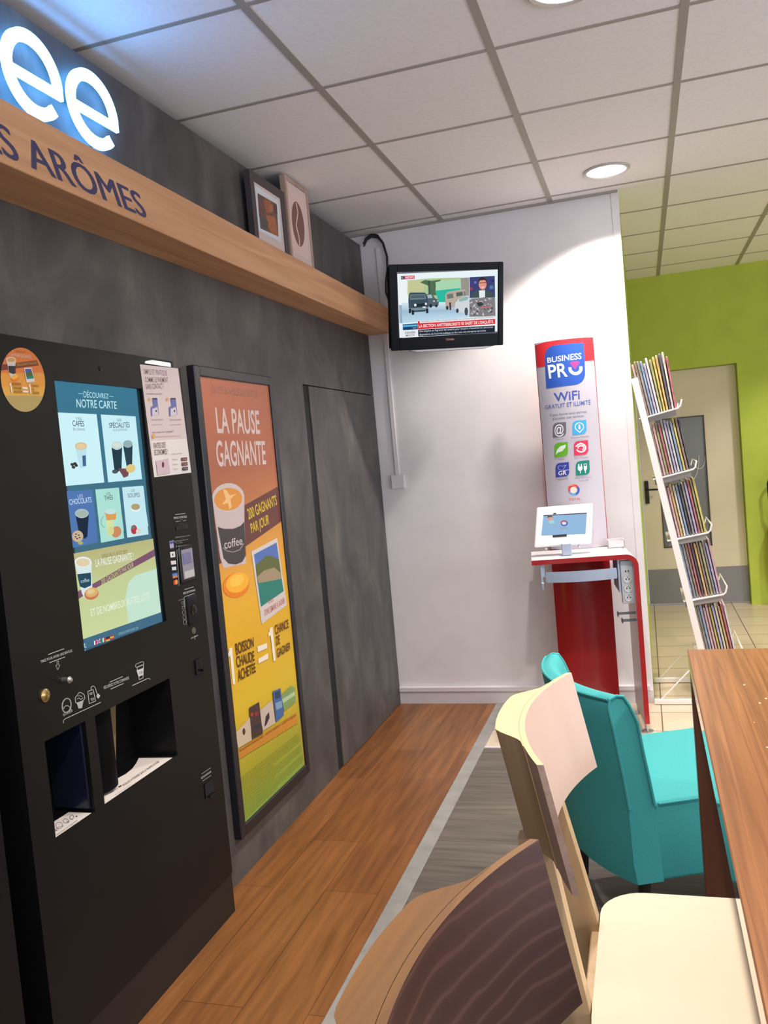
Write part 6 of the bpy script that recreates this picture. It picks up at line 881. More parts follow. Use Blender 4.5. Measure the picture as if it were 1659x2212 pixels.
b=MB(); b.box(-.008,.024,7.585,7.6,.88,1.075,.004,1); hp=b.build('door_handle',mat('handle_black',(22,24,28),.35),door)
b=MB(); b.tube([(.01,7.59,1.0),(.01,7.55,1.0),(.03,7.545,1.0),(.11,7.545,.997)],.008); b.build('lever',mat('handle_black'),hp,True)
b=MB()
b.tube([(.34+.1*math.cos(a*math.pi/12),7.606,1.30+.22*math.sin(a*math.pi/12)-.05) for a in range(13,25)],.004,6)
b.tube([(.44+.05*math.cos(a*math.pi/8),7.606,1.24+.1*math.sin(a*math.pi/8)) for a in range(9,17)],.004,6)
b.build('painted_mark',mat('mark_white',(206,204,200),.6),door)
# ------------------------------------------------------------------ downlights
M_ALU=mat('alu_ring',(188,184,182),.35,metal=.3); M_LAMP=emat('lamp_glow',(1,.97,.92),9.0)
def downlight(x,y,label,gain=1.0):
    t=thing('ceiling_downlight',label,'ceiling light',(x,y,ZC),0,'recessed downlights in the tiled ceiling')
    b=MB(); b.lathe((0,0,0),[(.094,-.001),(.112,-.001),(.112,-.006),(.106,-.011),(.094,-.008)],40,2,False); b.build('trim_ring',M_ALU,t,True)
    b=MB(); b.lathe((0,0,0),[(.0945,-.0035),(.0945,-.0045)],40); b.build('lamp_lens',M_LAMP,t)
    l=bpy.data.lights.new('downlight_beam','SPOT'); l.energy=SPOT_W*10*gain; l.color=SPOT_COL; l.spot_size=math.radians(124); l.spot_blend=.35; l.shadow_soft_size=.05
    o=bpy.data.objects.new('downlight_beam',l); C.objects.link(o); o.parent=t; o.location=(0,0,-.02)
    return t
downlight(-.078,4.42,'round lit downlight in the ceiling close to the white back wall',1.45)
downlight(-.125,2.605,'round lit downlight cut off by the top edge of the photo',.82)
for x,y,n in((-.1,1.0,'above the dark wooden chair'),(1.62,2.70,'to the right over the table'),(1.62,1.0,'to the right behind the table'),(1.62,4.42,'to the right over the tiled floor'),(1.62,6.1,'to the right near the green wall')):
    downlight(x,y,'added round downlight outside the frame '+n)  # assumed fixtures out of view, added to light the room
# ------------------------------------------------------------------ wooden beam with lettering
def beam_x(y): return -1.30-.045*(y-1.6)/3.2
b=MB(); y0,y1=-1.2,4.798
b.hull([(-1.474,y0,2.172),(beam_x(y0),y0,2.172),(-1.474,y1,2.172),(beam_x(y1),y1,2.172),(-1.474,y0,2.318),(beam_x(y0),y0,2.318),(-1.474,y1,2.318),(beam_x(y1),y1,2.318)],.002,1)
beam=tag(b.build('shelf_beam',M_BEAM),'long pale oak box beam along the dark wall with dark lettering','beam')
sheet('lettering',DECALS['beam'],lambda a,b_,h:Vector((beam_x(a)+h,a,b_)),attr_print('print_matte',.6),beam,k=1.0,label='dark grey capital letters')
# ------------------------------------------------------------------ illuminated letters
M_NEON=emat('neon_blue_white',(.11,.42,1.0),NEON)
def letter_e(yc,zc,w,h,s,x0,x1,parent):
    b=MB(); n=40; A0=math.radians(-44); A1=math.radians(-360); O=[];I=[]
    for i in range(n+1):
        a=A0+(A1-A0)*i/n
        O.append((yc+w/2*math.cos(a),zc+h/2*math.sin(a))); I.append((yc+(w/2-s)*math.cos(a),zc+(h/2-s)*math.sin(a)))
    for q in(x0,x1):
        pass
    f0=[[b.v((x,p[0],p[1])) for p in O] for x in(x0,x1)]; g0=[[b.v((x,p[0],p[1])) for p in I] for x in(x0,x1)]
    for i in range(n):
        b.face([f0[0][i],f0[0][i+1],g0[0][i+1],g0[0][i]]); b.face([f0[1][i],f0[1][i+1],g0[1][i+1],g0[1][i]])
        b.face([f0[0][i],f0[0][i+1],f0[1][i+1],f0[1][i]]); b.face([g0[0][i],g0[0][i+1],g0[1][i+1],g0[1][i]])
    for i in(0,n): b.face([f0[0][i],f0[1][i],g0[1][i],g0[0][i]])
    b.box(x0,x1,yc-w/2+s*.6,yc+w/2-.001,zc-s*.8,zc-.001)
    return b.build('letter_e',M_NEON,parent)
sg=thing('illuminated_sign','big glowing blue-white channel letters on the dark panel above the oak beam','lit sign')
letter_e(1.953,2.522,.229,.222,.033,-1.450,-1.440,sg); letter_e(2.209,2.525,.235,.218,.033,-1.450,-1.440,sg)
for y,z in((1.86,2.52),(2.12,2.52),(1.953,2.42),(2.209,2.425)):
    b=MB(); b.lathe((-1.475,y,z),[(.004,0),(.004,.026)],8,0); b.build('stand_off',mat('stand_off',(120,120,124),.4,metal=.6),sg)
b=MB(); b.box(-1.466,-1.440,1.715,1.75,2.41,2.66); b.box(-1.466,-1.440,1.68,1.813,2.585,2.62); b.tube([(-1.453,1.733,2.65),(-1.453,1.755,2.675),(-1.453,1.80,2.68)],.013,8); b.build('letter_f',M_NEON,sg)
# ------------------------------------------------------------------ two framed pictures on the beam
def picture(name,label,y0,y1,z0,z1,iy0,iy1,iz0,iz1,fm,data,k):
    t=thing(name,label,'picture',(-1.43,(y0+y1)/2,z0)); r=t.location
    b=MB()
    for a0,a1,c0,c1 in((y0,iy0,z0,z1),(iy1,y1,z0,z1),(iy0,iy1,z0,iz0),(iy0,iy1,iz1,z1)): b.box(-1.452,-1.427,a0,a1,c0,c1)
    b.build('frame',fm,t,root=r)
    b=MB(); b.box(-1.45,-1.4315,iy0,iy1,iz0,iz1); b.build('backing',mat('paper_white',(206,190,184),.7),t,root=r)
    sheet('print',data,lambda a,b_,h:Vector((-1.4312+h,a,b_)),attr_print('print_matte'),t,root=r,k=k)
picture('picture_frame','dark picture frame with white mount and brown photo on the beam',3.225,3.575,2.318,2.655,3.262,3.535,2.36,2.618,mat('frame_dark',(66,58,60),.5),DECALS['pic1'],1.25)
picture('picture_frame','taller pale wood picture frame showing a brown coffee bean',3.60,3.875,2.318,2.742,3.618,3.857,2.33,2.724,wood('frame_pale',(150,124,110),(172,146,130),2,1.2,.5),DECALS['pic2'],1.35)
# ------------------------------------------------------------------ vending machine
M_BLK=mat('machine_black',(16,16,17),.42,spec=.25,noise=.05,nscale=40); M_BLKG=mat('machine_gloss',(16,17,20),.12); M_BLK2=mat('machine_plinth',(24,20,20),.5)
MX=-1.395
def cabinet(b,yc,zc,holes,xf,xb):
    """front plate with recesses: holes = {(i,j):depth}"""
    def X(i,j): return xf-holes.get((i,j),0)
    for i in range(len(yc)-1):
        for j in range(len(zc)-1):
            x=X(i,j); b.face([b.v((x,yc[i],zc[j])),b.v((x,yc[i+1],zc[j])),b.v((x,yc[i+1],zc[j+1])),b.v((x,yc[i],zc[j+1]))])
            if (i,j) in holes:
                for p,q,nb in(((yc[i],zc[j]),(yc[i+1],zc[j]),(i,j-1)),((yc[i+1],zc[j]),(yc[i+1],zc[j+1]),(i+1,j)),((yc[i+1],zc[j+1]),(yc[i],zc[j+1]),(i,j+1)),((yc[i],zc[j+1]),(yc[i],zc[j]),(i-1,j))):
                    if nb in holes: continue
                    b.face([b.v((xf,*p)),b.v((xf,*q)),b.v((x,*q)),b.v((x,*p))])
    y0,y1,z0,z1=yc[0],yc[-1],zc[0],zc[-1]
    for q in([(xf,y0,z0),(xb,y0,z0),(xb,y0,z1),(xf,y0,z1)],[(xf,y1,z0),(xb,y1,z0),(xb,y1,z1),(xf,y1,z1)],[(xf,y0,z1),(xb,y0,z1),(xb,y1,z1),(xf,y1,z1)],[(xf,y0,z0),(xb,y0,z0),(xb,y1,z0),(xf,y1,z0)],[(xb,y0,z0),(xb,y1,z0),(xb,y1,z1),(xb,y0,z1)]): b.face([b.v(p) for p in q])
vm=thing('vending_machine','tall black hot drinks machine with a lit menu screen in the dark wall','vending machine',(-1.5,2.02,0)); vr=vm.location
b=MB(); yc=[1.575,1.653,1.808,1.836,1.848,2.208,2.214,2.467]; zc=[.132,.622,.857,1.027,1.720,1.797]
H={(1,1):.12,(3,3):.010,(4,3):.010}
for i in(4,5): H[(i,1)]=.15
yc=[1.575,1.653,1.808,1.836,1.848,2.213,2.230,2.467]; H={(1,1):.12,(4,1):.15,(3,3):.009,(4,3):.009,(5,3):.009}
cabinet(b,yc,zc,H,MX,-1.61); b.build('cabinet',M_BLK,vm,root=vr)
b=MB(); b.box(-1.61,MX-.003,1.577,2.465,0,.129); b.build('plinth',M_BLK2,vm,root=vr)
b=MB(); b.box(-1.50,-1.44,1.50,2.50,1.799,1.828); b.box(-1.50,-1.44,2.467,2.475,.0,1.80); b.build('surround',M_BLK,vm,root=vr)
b=MB(); b.box(MX-.012,MX-.0085,1.837,2.229,1.028,1.719); sc=b.build('display',mat('display_dark',(20,40,50),.3),vm,root=vr)
sheet('menu_screen',DECALS['screen'],lambda a,b_,h:Vector((MX-.0085+h*.35,min(max(a,1.8365),2.2295),b_)),attr_screen('screen_glow'),sc,label='lit menu of hot drinks')
for key,lb in(('mach','printed instruction for a stirrer with an arrow'),('mach2','white outlines of a treat, a muffin and a tea bag'),('mach3','white outline of a hot drink cup'),('mach4','printed coin return wording'),('mach5','printed receipt wording'),('mach6','printed payment card marks'),('mach7','printed coin wording and circles')):
    sheet('printed_icon',DECALS[key],lambda a,b_,h:Vector((MX+h*.5,a,b_)),attr_print('print_matte'),vm,root=vr,k=1.1,label=lb)
b=MB(); b.box(-1.54,MX-.001,1.849,2.207,.60,.6225); s1=b.build('pickup_shelf',M_BLK,vm,root=vr)
sheet('shelf_label',DECALS['shelf'],lambda a,b_,h:Vector((min(a,MX-.001),min(max(b_,1.85),2.206),.6228+h)),attr_print('print_matte'),s1,k=1.2,label='white shelf sticker with black text')
b=MB(); b.box(-1.51,MX-.001,1.654,1.807,.60,.6225); s2=b.build('pickup_shelf',M_BLK,vm,root=vr)
sheet('shelf_label',DECALS['shelf2'],lambda a,b_,h:Vector((min(a,MX-.001),min(max(b_,1.655),1.806),.6228+h)),attr_print('print_matte'),s2,k=1.2,label='white shelf sticker with food icons')
b=MB(); V=[]
for z in(.632,.856): V.append([(-1.495+.075*math.cos(a),1.925+.075*math.sin(a),z) for a in[math.radians(-100+i*12.5) for i in range(17)]])
b.grid(V); b.build('cup_guard',mat('guard_black',(5,5,6),.7,spec=.1),vm,True,root=vr)
b=MB(); b.hull([(-1.49,2.005,.64),(-1.47,2.0,.64),(-1.49,2.012,.64),(-1.47,2.012,.64),(-1.50,2.00,.856),(-1.47,2.00,.856),(-1.50,2.05,.856),(-1.47,2.05,.856)]); b.build('cup_chute',mat('chute_beige',(120,98,66),.5),vm,root=vr)
b=MB(); b.box(-1.514,-1.405,1.800,1.8075,.63,.852,.002,1); b.build('recess_side_wall',mat('side_wall_blue_reflection',(22,28,44),.2),vm,root=vr)  # far side wall of the recess, blue reflection put into its base colour
b=MB(); b.lathe((MX-.004,1.671,.963),[(.012,0),(.016,.002),(.016,.008),(.010,.012),(.004,.013)],20,0); b.build('lock',mat('brass',(190,160,105),.25,metal=.9),vm,True,root=vr)
b=MB(); b.lathe((MX-.004,1.742,.981),[(.007,0),(.007,.02),(.009,.024),(.004,.03)],16,0); b.build('stirrer_knob',mat('steel',(176,172,164),.3,metal=.8),vm,True,root=vr)
b=MB(); b.box(MX-.002,MX+.006,2.333,2.415,1.122,1.236,.003,1); cr=b.build('card_reader',M_BLKG,vm,root=vr)
b=MB(); b.box(MX+.006,MX+.008,2.342,2.409,1.133,1.225); b.build('reader_screen',mat('reader_grey',(150,146,160),.35,k=.8),cr)
b=MB(); b.box(MX+.008,MX+.0095,2.347,2.395,1.18,1.214); b.build('reader_window',mat('reader_blue',(120,120,156),.3,k=.8),cr)
b=MB(); b.box(MX+.008,MX+.0095,2.346,2.406,1.135,1.157); b.build('reader_keys',mat('reader_pale',(196,190,188),.5,k=.8),cr)
b=MB(); b.box(MX-.002,MX+.005,2.352,2.416,.985,1.078,.004,1); b.lathe((MX+.004,2.384,1.03),[(.016,0),(.016,.003),(.01,.004)],16,0); b.build('coin_slot',M_BLKG,vm,root=vr)
b=MB(); b.box(MX-.002,MX+.002,2.337,2.407,1.287,1.30); b.build('receipt_slot',M_BLKG,vm,root=vr)
b=MB(); b.box(MX-.002,MX+.004,2.365,2.405,.825,.872); b.box(MX+.002,MX+.014,2.39,2.40,.83,.838); b.build('stirrer_hook',M_BLKG,vm,root=vr)
b=MB(); b.box(MX-.002,MX+.003,2.345,2.40,.43,.478); b.box(MX+.002,MX+.010,2.36,2.398,.43,.434); b.build('coin_return',M_BLKG,vm,root=vr)
b=MB(); b.lathe((MX-.003,2.035,1.763),[(.006,0),(.007,.004),(.004,.0045)],14,0); b.build('sensor_eye',M_BLKG,vm,root=vr)
tag(sheet('promo_sticker',DECALS['stick'],lambda a,b_,h:Vector((MX+h,a,b_)),attr_print('print_gloss',.3),None,k=1.0),'round orange promotion sticker at the top left of the drinks machine','sticker')
tag(sheet('paper_notice',DECALS['paper'],lambda a,b_,h:Vector((MX+h,a,b_)),attr_print('print_matte'),None,k=1.02),'tall white paper notice on the upper right of the drinks machine','notice')
b=MB(); b.box(-1.43,-1.40,2.315,2.42,1.797,1.812,.003,1); tag(b.build('light_leak_strip',emat('strip_white',(.9,.97,1),1.3)),'small white light leak, built as a glowing strip, on top of the drinks machine','light')  # glowing block put in for a white leak of light
vm2=thing('vending_machine','second black machine cut off by the left edge of the photo','vending machine',(-1.5,1.06,0)); r2=vm2.location
b=MB(); b.box(-1.61,MX,.62,1.495,.132,1.797,.004,1); b.build('cabinet',M_BLK,vm2,root=r2)
b=MB(); b.box(-1.61,MX-.003,.622,1.493,0,.129); b.build('plinth',M_BLK2,vm2,root=r2)
b=MB(); b.box(MX,MX+.004,.76,1.36,.9,1.62,.003,1); b.build('door_panel',M_BLKG,vm2,root=r2)
# ------------------------------------------------------------------ framed poster
M_FRBLK=mat('frame_black',(30,32,38),.35)
po=thing('poster_frame','tall black framed orange to green promotion poster on the dark wall','poster',(-1.46,2.972,.155)); pr=po.location
b=MB()
for a0,a1,c0,c1 in((2.645,2.684,.155,1.83),(3.266,3.30,.155,1.83),(2.684,3.266,.155,.198),(2.684,3.266,1.794,1.83)): b.box(-1.474,-1.444,a0,a1,c0,c1,.003,1)
b.build('frame',M_FRBLK,po,root=pr)
b=MB(); b.box(-1.474,-1.453,2.684,3.266,.198,1.794); b.build('backing',mat('poster_back',(200,150,60),.6),po,root=pr)
sheet('print',DECALS['poster'],lambda a,b_,h:Vector((-1.4528+h,min(max(a,2.6845),3.2655),min(max(b_,.1985),1.7935))),attr_print('print_poster',.35,.4),po,root=pr,k=1.08,label='orange, yellow and green printed advertisement')
# ------------------------------------------------------------------ television
tvc=Vector((-.905,4.40,2.22)); a_,t_=.568,.201
tn=Vector((math.sin(a_)*math.cos(t_),-math.cos(a_)*math.cos(t_),-math.sin(t_))); tr=Vector((math.cos(a_),math.sin(a_),0)); tu=tn.cross(tr)
def TV(a,b_,n): return tvc+tr*a+tu*b_+tn*n
tv=thing('television','small flat television showing news, angled out from the white back wall','television',tvc)
def tbox(b,a0,a1,b0,b1,n0,n1,bev=0,seg=2,taper=0): 
    return b.hull([TV(a,bb,n) for n in(n0,n1) for bb in(b0,b1) for a in(a0,a1)],bev,seg)
M_TVB=mat('tv_gloss_black',(12,13,18),.3,spec=.08)
b=MB(); tbox(b,-.318,.304,-.224,.202,-.045,-.003,.012,3)
b.hull([TV(a,bb,n) for n,s in((-.10,.6),(-.044,.86)) for bb in(-.19*s,.18*s) for a in(-.3*s,.29*s)],.006,1); b.build('casing',M_TVB,tv,root=tvc)
b=MB()
for a0,a1,b0,b1 in((-.318,-.276,-.224,.202),(.275,.304,-.224,.202),(-.276,.275,-.224,-.160),(-.276,.275,.165,.202)): tbox(b,a0,a1,b0,b1,-.006,.006,.003,2)
b.build('bezel',M_TVB,tv,root=tvc)
b=MB(); tbox(b,-.277,.276,-.166,.168,-.004,-.0005); ts=b.build('screen',mat('tv_screen',(30,36,42),.2),tv,root=tvc)
sheet('broadcast_picture',DECALS['tv'],lambda a,b_,h:TV(a,b_,h*.3),attr_screen('screen_glow'),ts,label='lit news picture with vehicles and red headline')
sheet('maker_mark',DECALS['tvlogo'],lambda a,b_,h:TV(a,b_,.0062+h),attr_print('print_matte'),tv,root=tvc,k=1.0)
b=MB(); b.hull([TV(a,bb,n) for n in(-.03,.004) for bb,s in((-.238,.75),(-.2235,1)) for a in(-.24*s,.26*s)],.003,1); b.build('speaker_strip',mat('tv_silver',(150,146,150),.3,metal=.5),tv,root=tvc)
b=MB(); p=TV(0,0,-.10); b.bar(p,(p.x-.03,4.79,p.z),.05,.05,(0,0,1)); b.box(p.x-.10,p.x+.04,4.785,4.80,p.z-.08,p.z+.08,.004,1); b.build('wall_bracket',mat('bracket_black',(28,28,30),.5),tv,root=tvc)
b=MB(); P0=[(-1.45,4.78,2.69),(-1.43,4.782,2.722),(-1.40,4.785,2.738),(-1.365,4.786,2.728),(-1.335,4.786,2.68),(-1.318,4.786,2.60),(-1.322,4.786,2.53),(-1.338,4.785,2.46),(-1.342,4.784,2.40),(-1.325,4.78,2.34),(-1.28,4.76,2.30),(-1.15,4.70,2.26),(-1.04,4.60,2.24)]
b.tube(P0,.0065,8); b.tube([(x+.004,y-.012,z-(.016 if i<4 else .003)) for i,(x,y,z) in enumerate(P0[:8])],.005,8)
tag(b.build('power_cable',mat('cable_black',(20,20,22),.5),None,True),'black cable looping from the dark panel top down behind the television','cable')
ct=thing('cable_trunking','white cable duct ending in a square box on the white wall','cable duct',(-1.372,4.80,1.27))
b=MB(); b.box(-1.385,-1.360,4.79,4.80,1.356,2.66,.002,1); b.build('duct',M_WHITE,ct,root=ct.location)
b=MB(); b.box(-1.411,-1.331,4.78,4.80,1.276,1.356,.004,2); b.build('junction_box',M_WHITE,ct,root=ct.location)
# ------------------------------------------------------------------ information kiosk
M_RED=mat('kiosk_red',(172,30,34),.22,spec=.5,coat=.3); M_LAM=mat('kiosk_laminate',(216,212,214),.3); M_GRP=mat('kiosk_bluegrey',(166,178,198),.4); M_SIGN=mat('sign_grey',(196,190,198),.45)
M_CHR=mat('chrome',(200,200,204),.2,metal=.9)
ki=thing('information_kiosk','red and white information kiosk with desk and tall curved sign by the white wall','kiosk',(-.07,4.29,0),.1263)
def wf(off):
    pts=[(-.497,.8755+off),(-.045,.8755+off)]; r=.045+off
    for i in range(1,9): a=math.pi/2*(1-i/8); pts.append((-.045+r*math.cos(a),.8305+r*math.sin(a)))
    pts.append((off,.045)); return pts
prof=wf(.012)+wf(-.012)[::-1]
b=MB(); b.prism(prof,lambda p:(p[0],0,p[1]),lambda p:(p[0],.37,p[1])); bmesh.ops.recalc_face_normals(b.bm,faces=b.bm.faces[:])
for f in b.bm.faces: f.material_index=1 if abs(f.normal.y)>.9 or f.normal.x<-.9 and f.calc_center_median().z>.8 and f.calc_center_median().x<-.49 else 0
b.build('desk_panel',[M_LAM,M_RED],ki,True,sharp=30)
for y in(.03,.33):
    b=MB(); b.lathe((0,y,0),[(.032,0),(.032,.004),(.016,.009),(.009,.012),(.009,.046)],20); b.build('levelling_foot',M_CHR,ki,True)
b=MB(); V=[]
for z,f in((.770,.98),(.78,1),(.815,1),(.824,.98)): V.append([(-.262+s*.172*f,.0+.03*(abs(s)**2)-.012,z) for s in[i/8-1 for i in range(17)]])
b.grid(V); b.box(-.434,-.09,.02,.28,.776,.782); b.box(-.434,-.09,.02,.022,.776,.8); b.build('keyboard_tray',M_GRP,ki,True,norm=True)
b=MB(); b.box(-.458,-.447,.015,.27,.735,.862,.002,1); b.box(-.447,-.436,.02,.27,.80,.862); b.lathe((-.452,-.004,.772),[(.005,0),(.008,.01),(.004,.02)],12,1); b.build('tray_bracket',M_GRP,ki)
b=MB(); b.box(-.086,-.076,.02,.27,.70,.862,.002,1); b.build('tray_bracket',M_GRP,ki)
def bd(a): return .40-.045*(1-((a+.2425)/.155)**2)
n=18; A0,A1=-.394,-.09
b=MB(); Fr=[(A0+(A1-A0)*i/n) for i in range(n+1)]
outl=[(a,bd(a)) for a in Fr]+[(a,bd(a)+.014) for a in Fr[::-1]]
b.prism(outl,lambda p:(p[0],p[1],0),lambda p:(p[0],p[1],1.99)); b.build('curved_column',M_RED,ki,True,sharp=30)
b=MB(); Fr=[(A0+.003+(A1-A0-.007)*i/n) for i in range(n+1)]
outl=[(a,bd(a)-.003) for a in Fr]+[(a,bd(a)+.001) for a in Fr[::-1]]
b.prism(outl,lambda p:(p[0],p[1],.889),lambda p:(p[0],p[1],1.991)); sp=b.build('sign_panel',M_SIGN,ki,True,sharp=30,label='grey upper sign with blue logo and coloured icons')
SGN=lambda a,b_,h:Vector((max(min(a,A1-.002),A0+.002),bd(max(min(a,A1-.002),A0+.002))-.003-h,min(b_,1.991)))
sheet('emblem',DECALS['emblem'],SGN,attr_print('print_matte'),sp,k=1.2,cuts=[A0+(A1-A0)*i/24 for i in range(1,24)])
sheet('icon_print',DECALS['icons'],SGN,attr_print('print_matte'),sp,k=1.2,cuts=[A0+(A1-A0)*i/24 for i in range(1,24)],label='six coloured leaf-shaped icons with captions')
sheet('wording',DECALS['words2'],SGN,attr_print('print_matte'),sp,k=1.2,cuts=[A0+(A1-A0)*i/24 for i in range(1,24)])
sheet('wording',DECALS['words'],SGN,attr_print('print_matte'),sp,k=1.2,cuts=[A0+(A1-A0)*i/24 for i in range(1,24)])
sheet('sign_print',DECALS['banner'],SGN,attr_print('print_matte'),sp,k=1.2,cuts=[A0+(A1-A0)*i/24 for i in range(1,24)])
b=MB(); b.box(-.072,-.012,.03,.075,.64,.853,.004,2); ps=b.build('power_strip',mat('strip_grey',(196,196,200),.4),ki)
for z in(.763,.718,.672):
    b=MB(); b.lathe((-.041,.0305,z),[(.0205,-.001),(.0215,.003),(.019,.004),(.018,.001)],24,1); so=b.build('power_socket',mat('socket_white',(214,214,214),.35),ps,True)
    b=MB(); b.lathe((-.048,.0287,z),[(.0028,0),(.0028,.003)],8,1); b.lathe((-.034,.0287,z),[(.0028,0),(.0028,.003)],8,1); b.lathe((-.041,.0285,z+.009),[(.002,0),(.002,.004)],8,1); b.build('socket_hole',mat('hole_black',(20,20,22),.6),so)
b=MB(); b.box(-.05,-.045,.0285,.031,.797,.806); b.box(-.038,-.033,.0285,.031,.797,.806); b.build('usb_port',mat('hole_black'),ps)
b=MB(); b.box(-.098,-.012,.06,.065,.582,.594); b.box(-.098,-.092,.06,.09,.572,.594); b.box(-.08,-.012,.05,.056,.548,.56); b.box(-.08,-.074,.05,.09,.54,.56); b.build('cable_holder',mat('holder_grey',(128,124,130),.4,metal=.5),ki)
# tablet on the kiosk desk
tb=thing('tablet_stand','white framed tablet on a short pillar standing on the kiosk desk','tablet',(-.07,4.29,0),.1263)
ti=.25; o_=Vector((0,.13,.93)); bn=Vector((0,-math.cos(ti),math.sin(ti))); bu=Vector((0,math.sin(ti),math.cos(ti)))
def TB(a,v,n_): return o_+Vector((a,0,0))+bu*v+bn*n_
b=MB(); b.hull([TB(a,v,n_) for n_ in(-.022,-.0005) for v,xs in((.008,(-.478,-.194)),(.214,(-.449,-.168))) for a in xs],.004,2); b.build('enclosure',mat('tablet_white',(238,234,236),.35),tb,True)
sheet('tablet_screen',DECALS['tablet'],lambda a,b_,h:TB(a,b_,h*.5-.0004),attr_screen('screen_glow'),tb,label='pale blue lit tablet screen')
b=MB(); b.hull([TB(a,v,n_) for n_ in(-.001,.001) for v in(.052,.064) for a in(-.382,-.312)],0); b.build('button_slot',mat('slot_black',(24,26,32),.4),tb)
b=MB(); b.hull([TB(a,v,n_) for n_ in(-.001,.0008) for v in(.171,.177) for a in(-.37,-.355)],0); b.build('camera_lens',mat('slot_black'),tb)
b=MB(); b.hull([(x,y,z) for z in(.889,.95) for y in(.10,.16) for x in(-.342,-.294)],.003,1); b.build('pillar',M_GRP,tb)
for a in(-.42,-.255):
    b=MB(); b.lathe(tuple(TB(a,.006,-.01)),[(.007,-.012),(.009,-.004),(.004,0)],12); b.build('lock_screw',M_CHR,tb,True)
ct2=thing('card_tray','small white open tray on the rear right corner of the kiosk desk','tray',(-.07,4.29,0),.1263)
b=MB()
for x0,x1,y0,y1,z0,z1 in((-.10,-.018,.28,.345,.888,.893),(-.10,-.018,.28,.284,.888,.925),(-.10,-.018,.341,.345,.888,.932),(-.10,-.096,.28,.345,.888,.928),(-.022,-.018,.28,.345,.888,.928)): b.box(x0,x1,y0,y1,z0,z1)
b.build('tray_body',M_LAM,ct2)
# ------------------------------------------------------------------ magazine rack
M_RACK=mat('rack_white',(236,228,222),.4)
rk=thing('magazine_rack','white wire magazine rack with five sloping tiers by the green wall','magazine rack',(.1,4.97,0))
rr_=rk.location
def up_x(z): return .273-.1655*z
for y in(4.76,5.19):
    b=MB(); b.bar((up_x(.02),y,.02),(up_x(1.76),y,1.76),.034,.018,(1,0,0)); b.build('upright',M_RACK,rk,root=rr_)
    b=MB(); b.box(-.032,.62,y-.012,y+.012,.004,.03,.002,1); b.build('base_bar',M_RACK,rk,root=rr_)
    b=MB(); b.tube([(-.005,y,.02),(.205,y,.235)],.004,8); b.build('brace',M_RACK,rk,True,root=rr_)
TI=[(.021,1.546,.19,1.578),(.069,1.220,.243,1.252),(.120,.888,.296,.915),(.180,.560,.351,.585),(.232,.225,.405,.255)]
for xl,zl,xr,zr in TI:
    b=MB(); b.hull([(x,y,z+dz) for dz in(0,.004) for y in(4.765,5.185) for x,z in((xl-.03,zl-.004),(xr,zr))])
    tr0=b.build('tier_tray',M_RACK,rk,root=rr_)
    b=MB(); b.tube([(xl-.028,4.762,zl-.002),(xl,4.76,zl+.001),(xr,4.76,zr+.003),(xr+.012,4.76,zr+.014),(xr+.02,4.76,zr+.045)],.0045,8); b.tube([(xl-.028,5.188,zl-.002),(xl,5.19,zl+.001),(xr,5.19,zr+.003),(xr+.012,5.19,zr+.014),(xr+.02,5.19,zr+.045)],.0045,8); b.tube([(xr+.02,4.76,zr+.045),(xr+.02,5.19,zr+.045)],.004,8); b.build('retaining_wire',M_RACK,tr0,True)
    b=MB(); b.hull([(x,y,z) for y in(4.775,4.78) for z0 in(0,-.03) for x,z in((xl-.02,zl+z0-.004),(xr-.01,zr+z0-.004))]); b.build('tray_gusset',mat('rack_grey',(150,144,138),.5),tr0)
# magazines, one by one
TONES=[('pink',(206,150,160)),('grey',(128,122,130)),('blue',(120,150,190)),('cream',(210,200,180)),('dark',(66,60,70)),('lilac',(168,156,196)),('orange',(214,160,80)),('red',(176,74,84)),('white',(222,216,212)),('olive',(160,152,88)),('brown',(132,104,88)),('yellow',(212,190,70))]
SEQ=[['pink','brown','grey','blue','lilac','white','olive','yellow','orange','dark','cream','red'],
     ['grey','brown','pink','olive','red','cream','lilac','white','blue','yellow','brown','dark'],
     ['grey','pink','pink','orange','cream','blue','dark','grey','lilac','red','olive','yellow'],
     ['dark','blue','grey','brown','red','dark','orange','brown','olive','grey','lilac','pink'],
     ['grey','brown','grey','blue','pink','pink','yellow','lilac','cream','orange','red','white']]
TIERN=['top','second','third','fourth','bottom']; ORD=['first','second','third','fourth','fifth','sixth','seventh','eighth','ninth','tenth','eleventh','twelfth']
MM={}
for nme,c in TONES:
    m,nt,b_=nmat('magazine_'+nme); N=nt.nodes.new; Lk=nt.links.new
    tc=N('ShaderNodeTexCoord'); mp=N('ShaderNodeMapping'); mp.inputs['Scale'].default_value=(420,1,30); Lk(tc.outputs['Object'],mp.inputs[0]); oi=N('ShaderNodeObjectInfo'); ad=N('ShaderNodeVectorMath'); Lk(mp.outputs[0],ad.inputs[0]); Lk(oi.outputs['Location'],ad.inputs[1])
    nz=N('ShaderNodeTexNoise'); nz.inputs['Scale'].default_value=1; nz.inputs['Detail'].default_value=3; Lk(ad.outputs[0],nz.inputs['Vector'])
    c=tuple(v*.72+.28*(120+.25*sum(c)/3) for v in c); d=lin(tuple(v*.66 for v in c)); l=lin(tuple(min(255,v*.85+44) for v in c))
    Lk(ramp(nt,nz.outputs[0],[(.34,d),(.5,lin(c)),(.66,l)]),b_.inputs['Base Color']); b_.inputs['Roughness'].default_value=.45; MM[nme]=m
def mag_mesh(nme):
    b=MB(); t,w_,h=.0102,.205,.285
    b.box(-t/2,t/2,0,w_,0,h,.0015,1); b.mi=1; b.box(-t/2+.002,t/2-.002,.003,w_+.002,.004,h+.0015)
    o=b.build('magazine',[MM[nme],mat('page_white',(214,206,196),.7)]); return o
MP={}
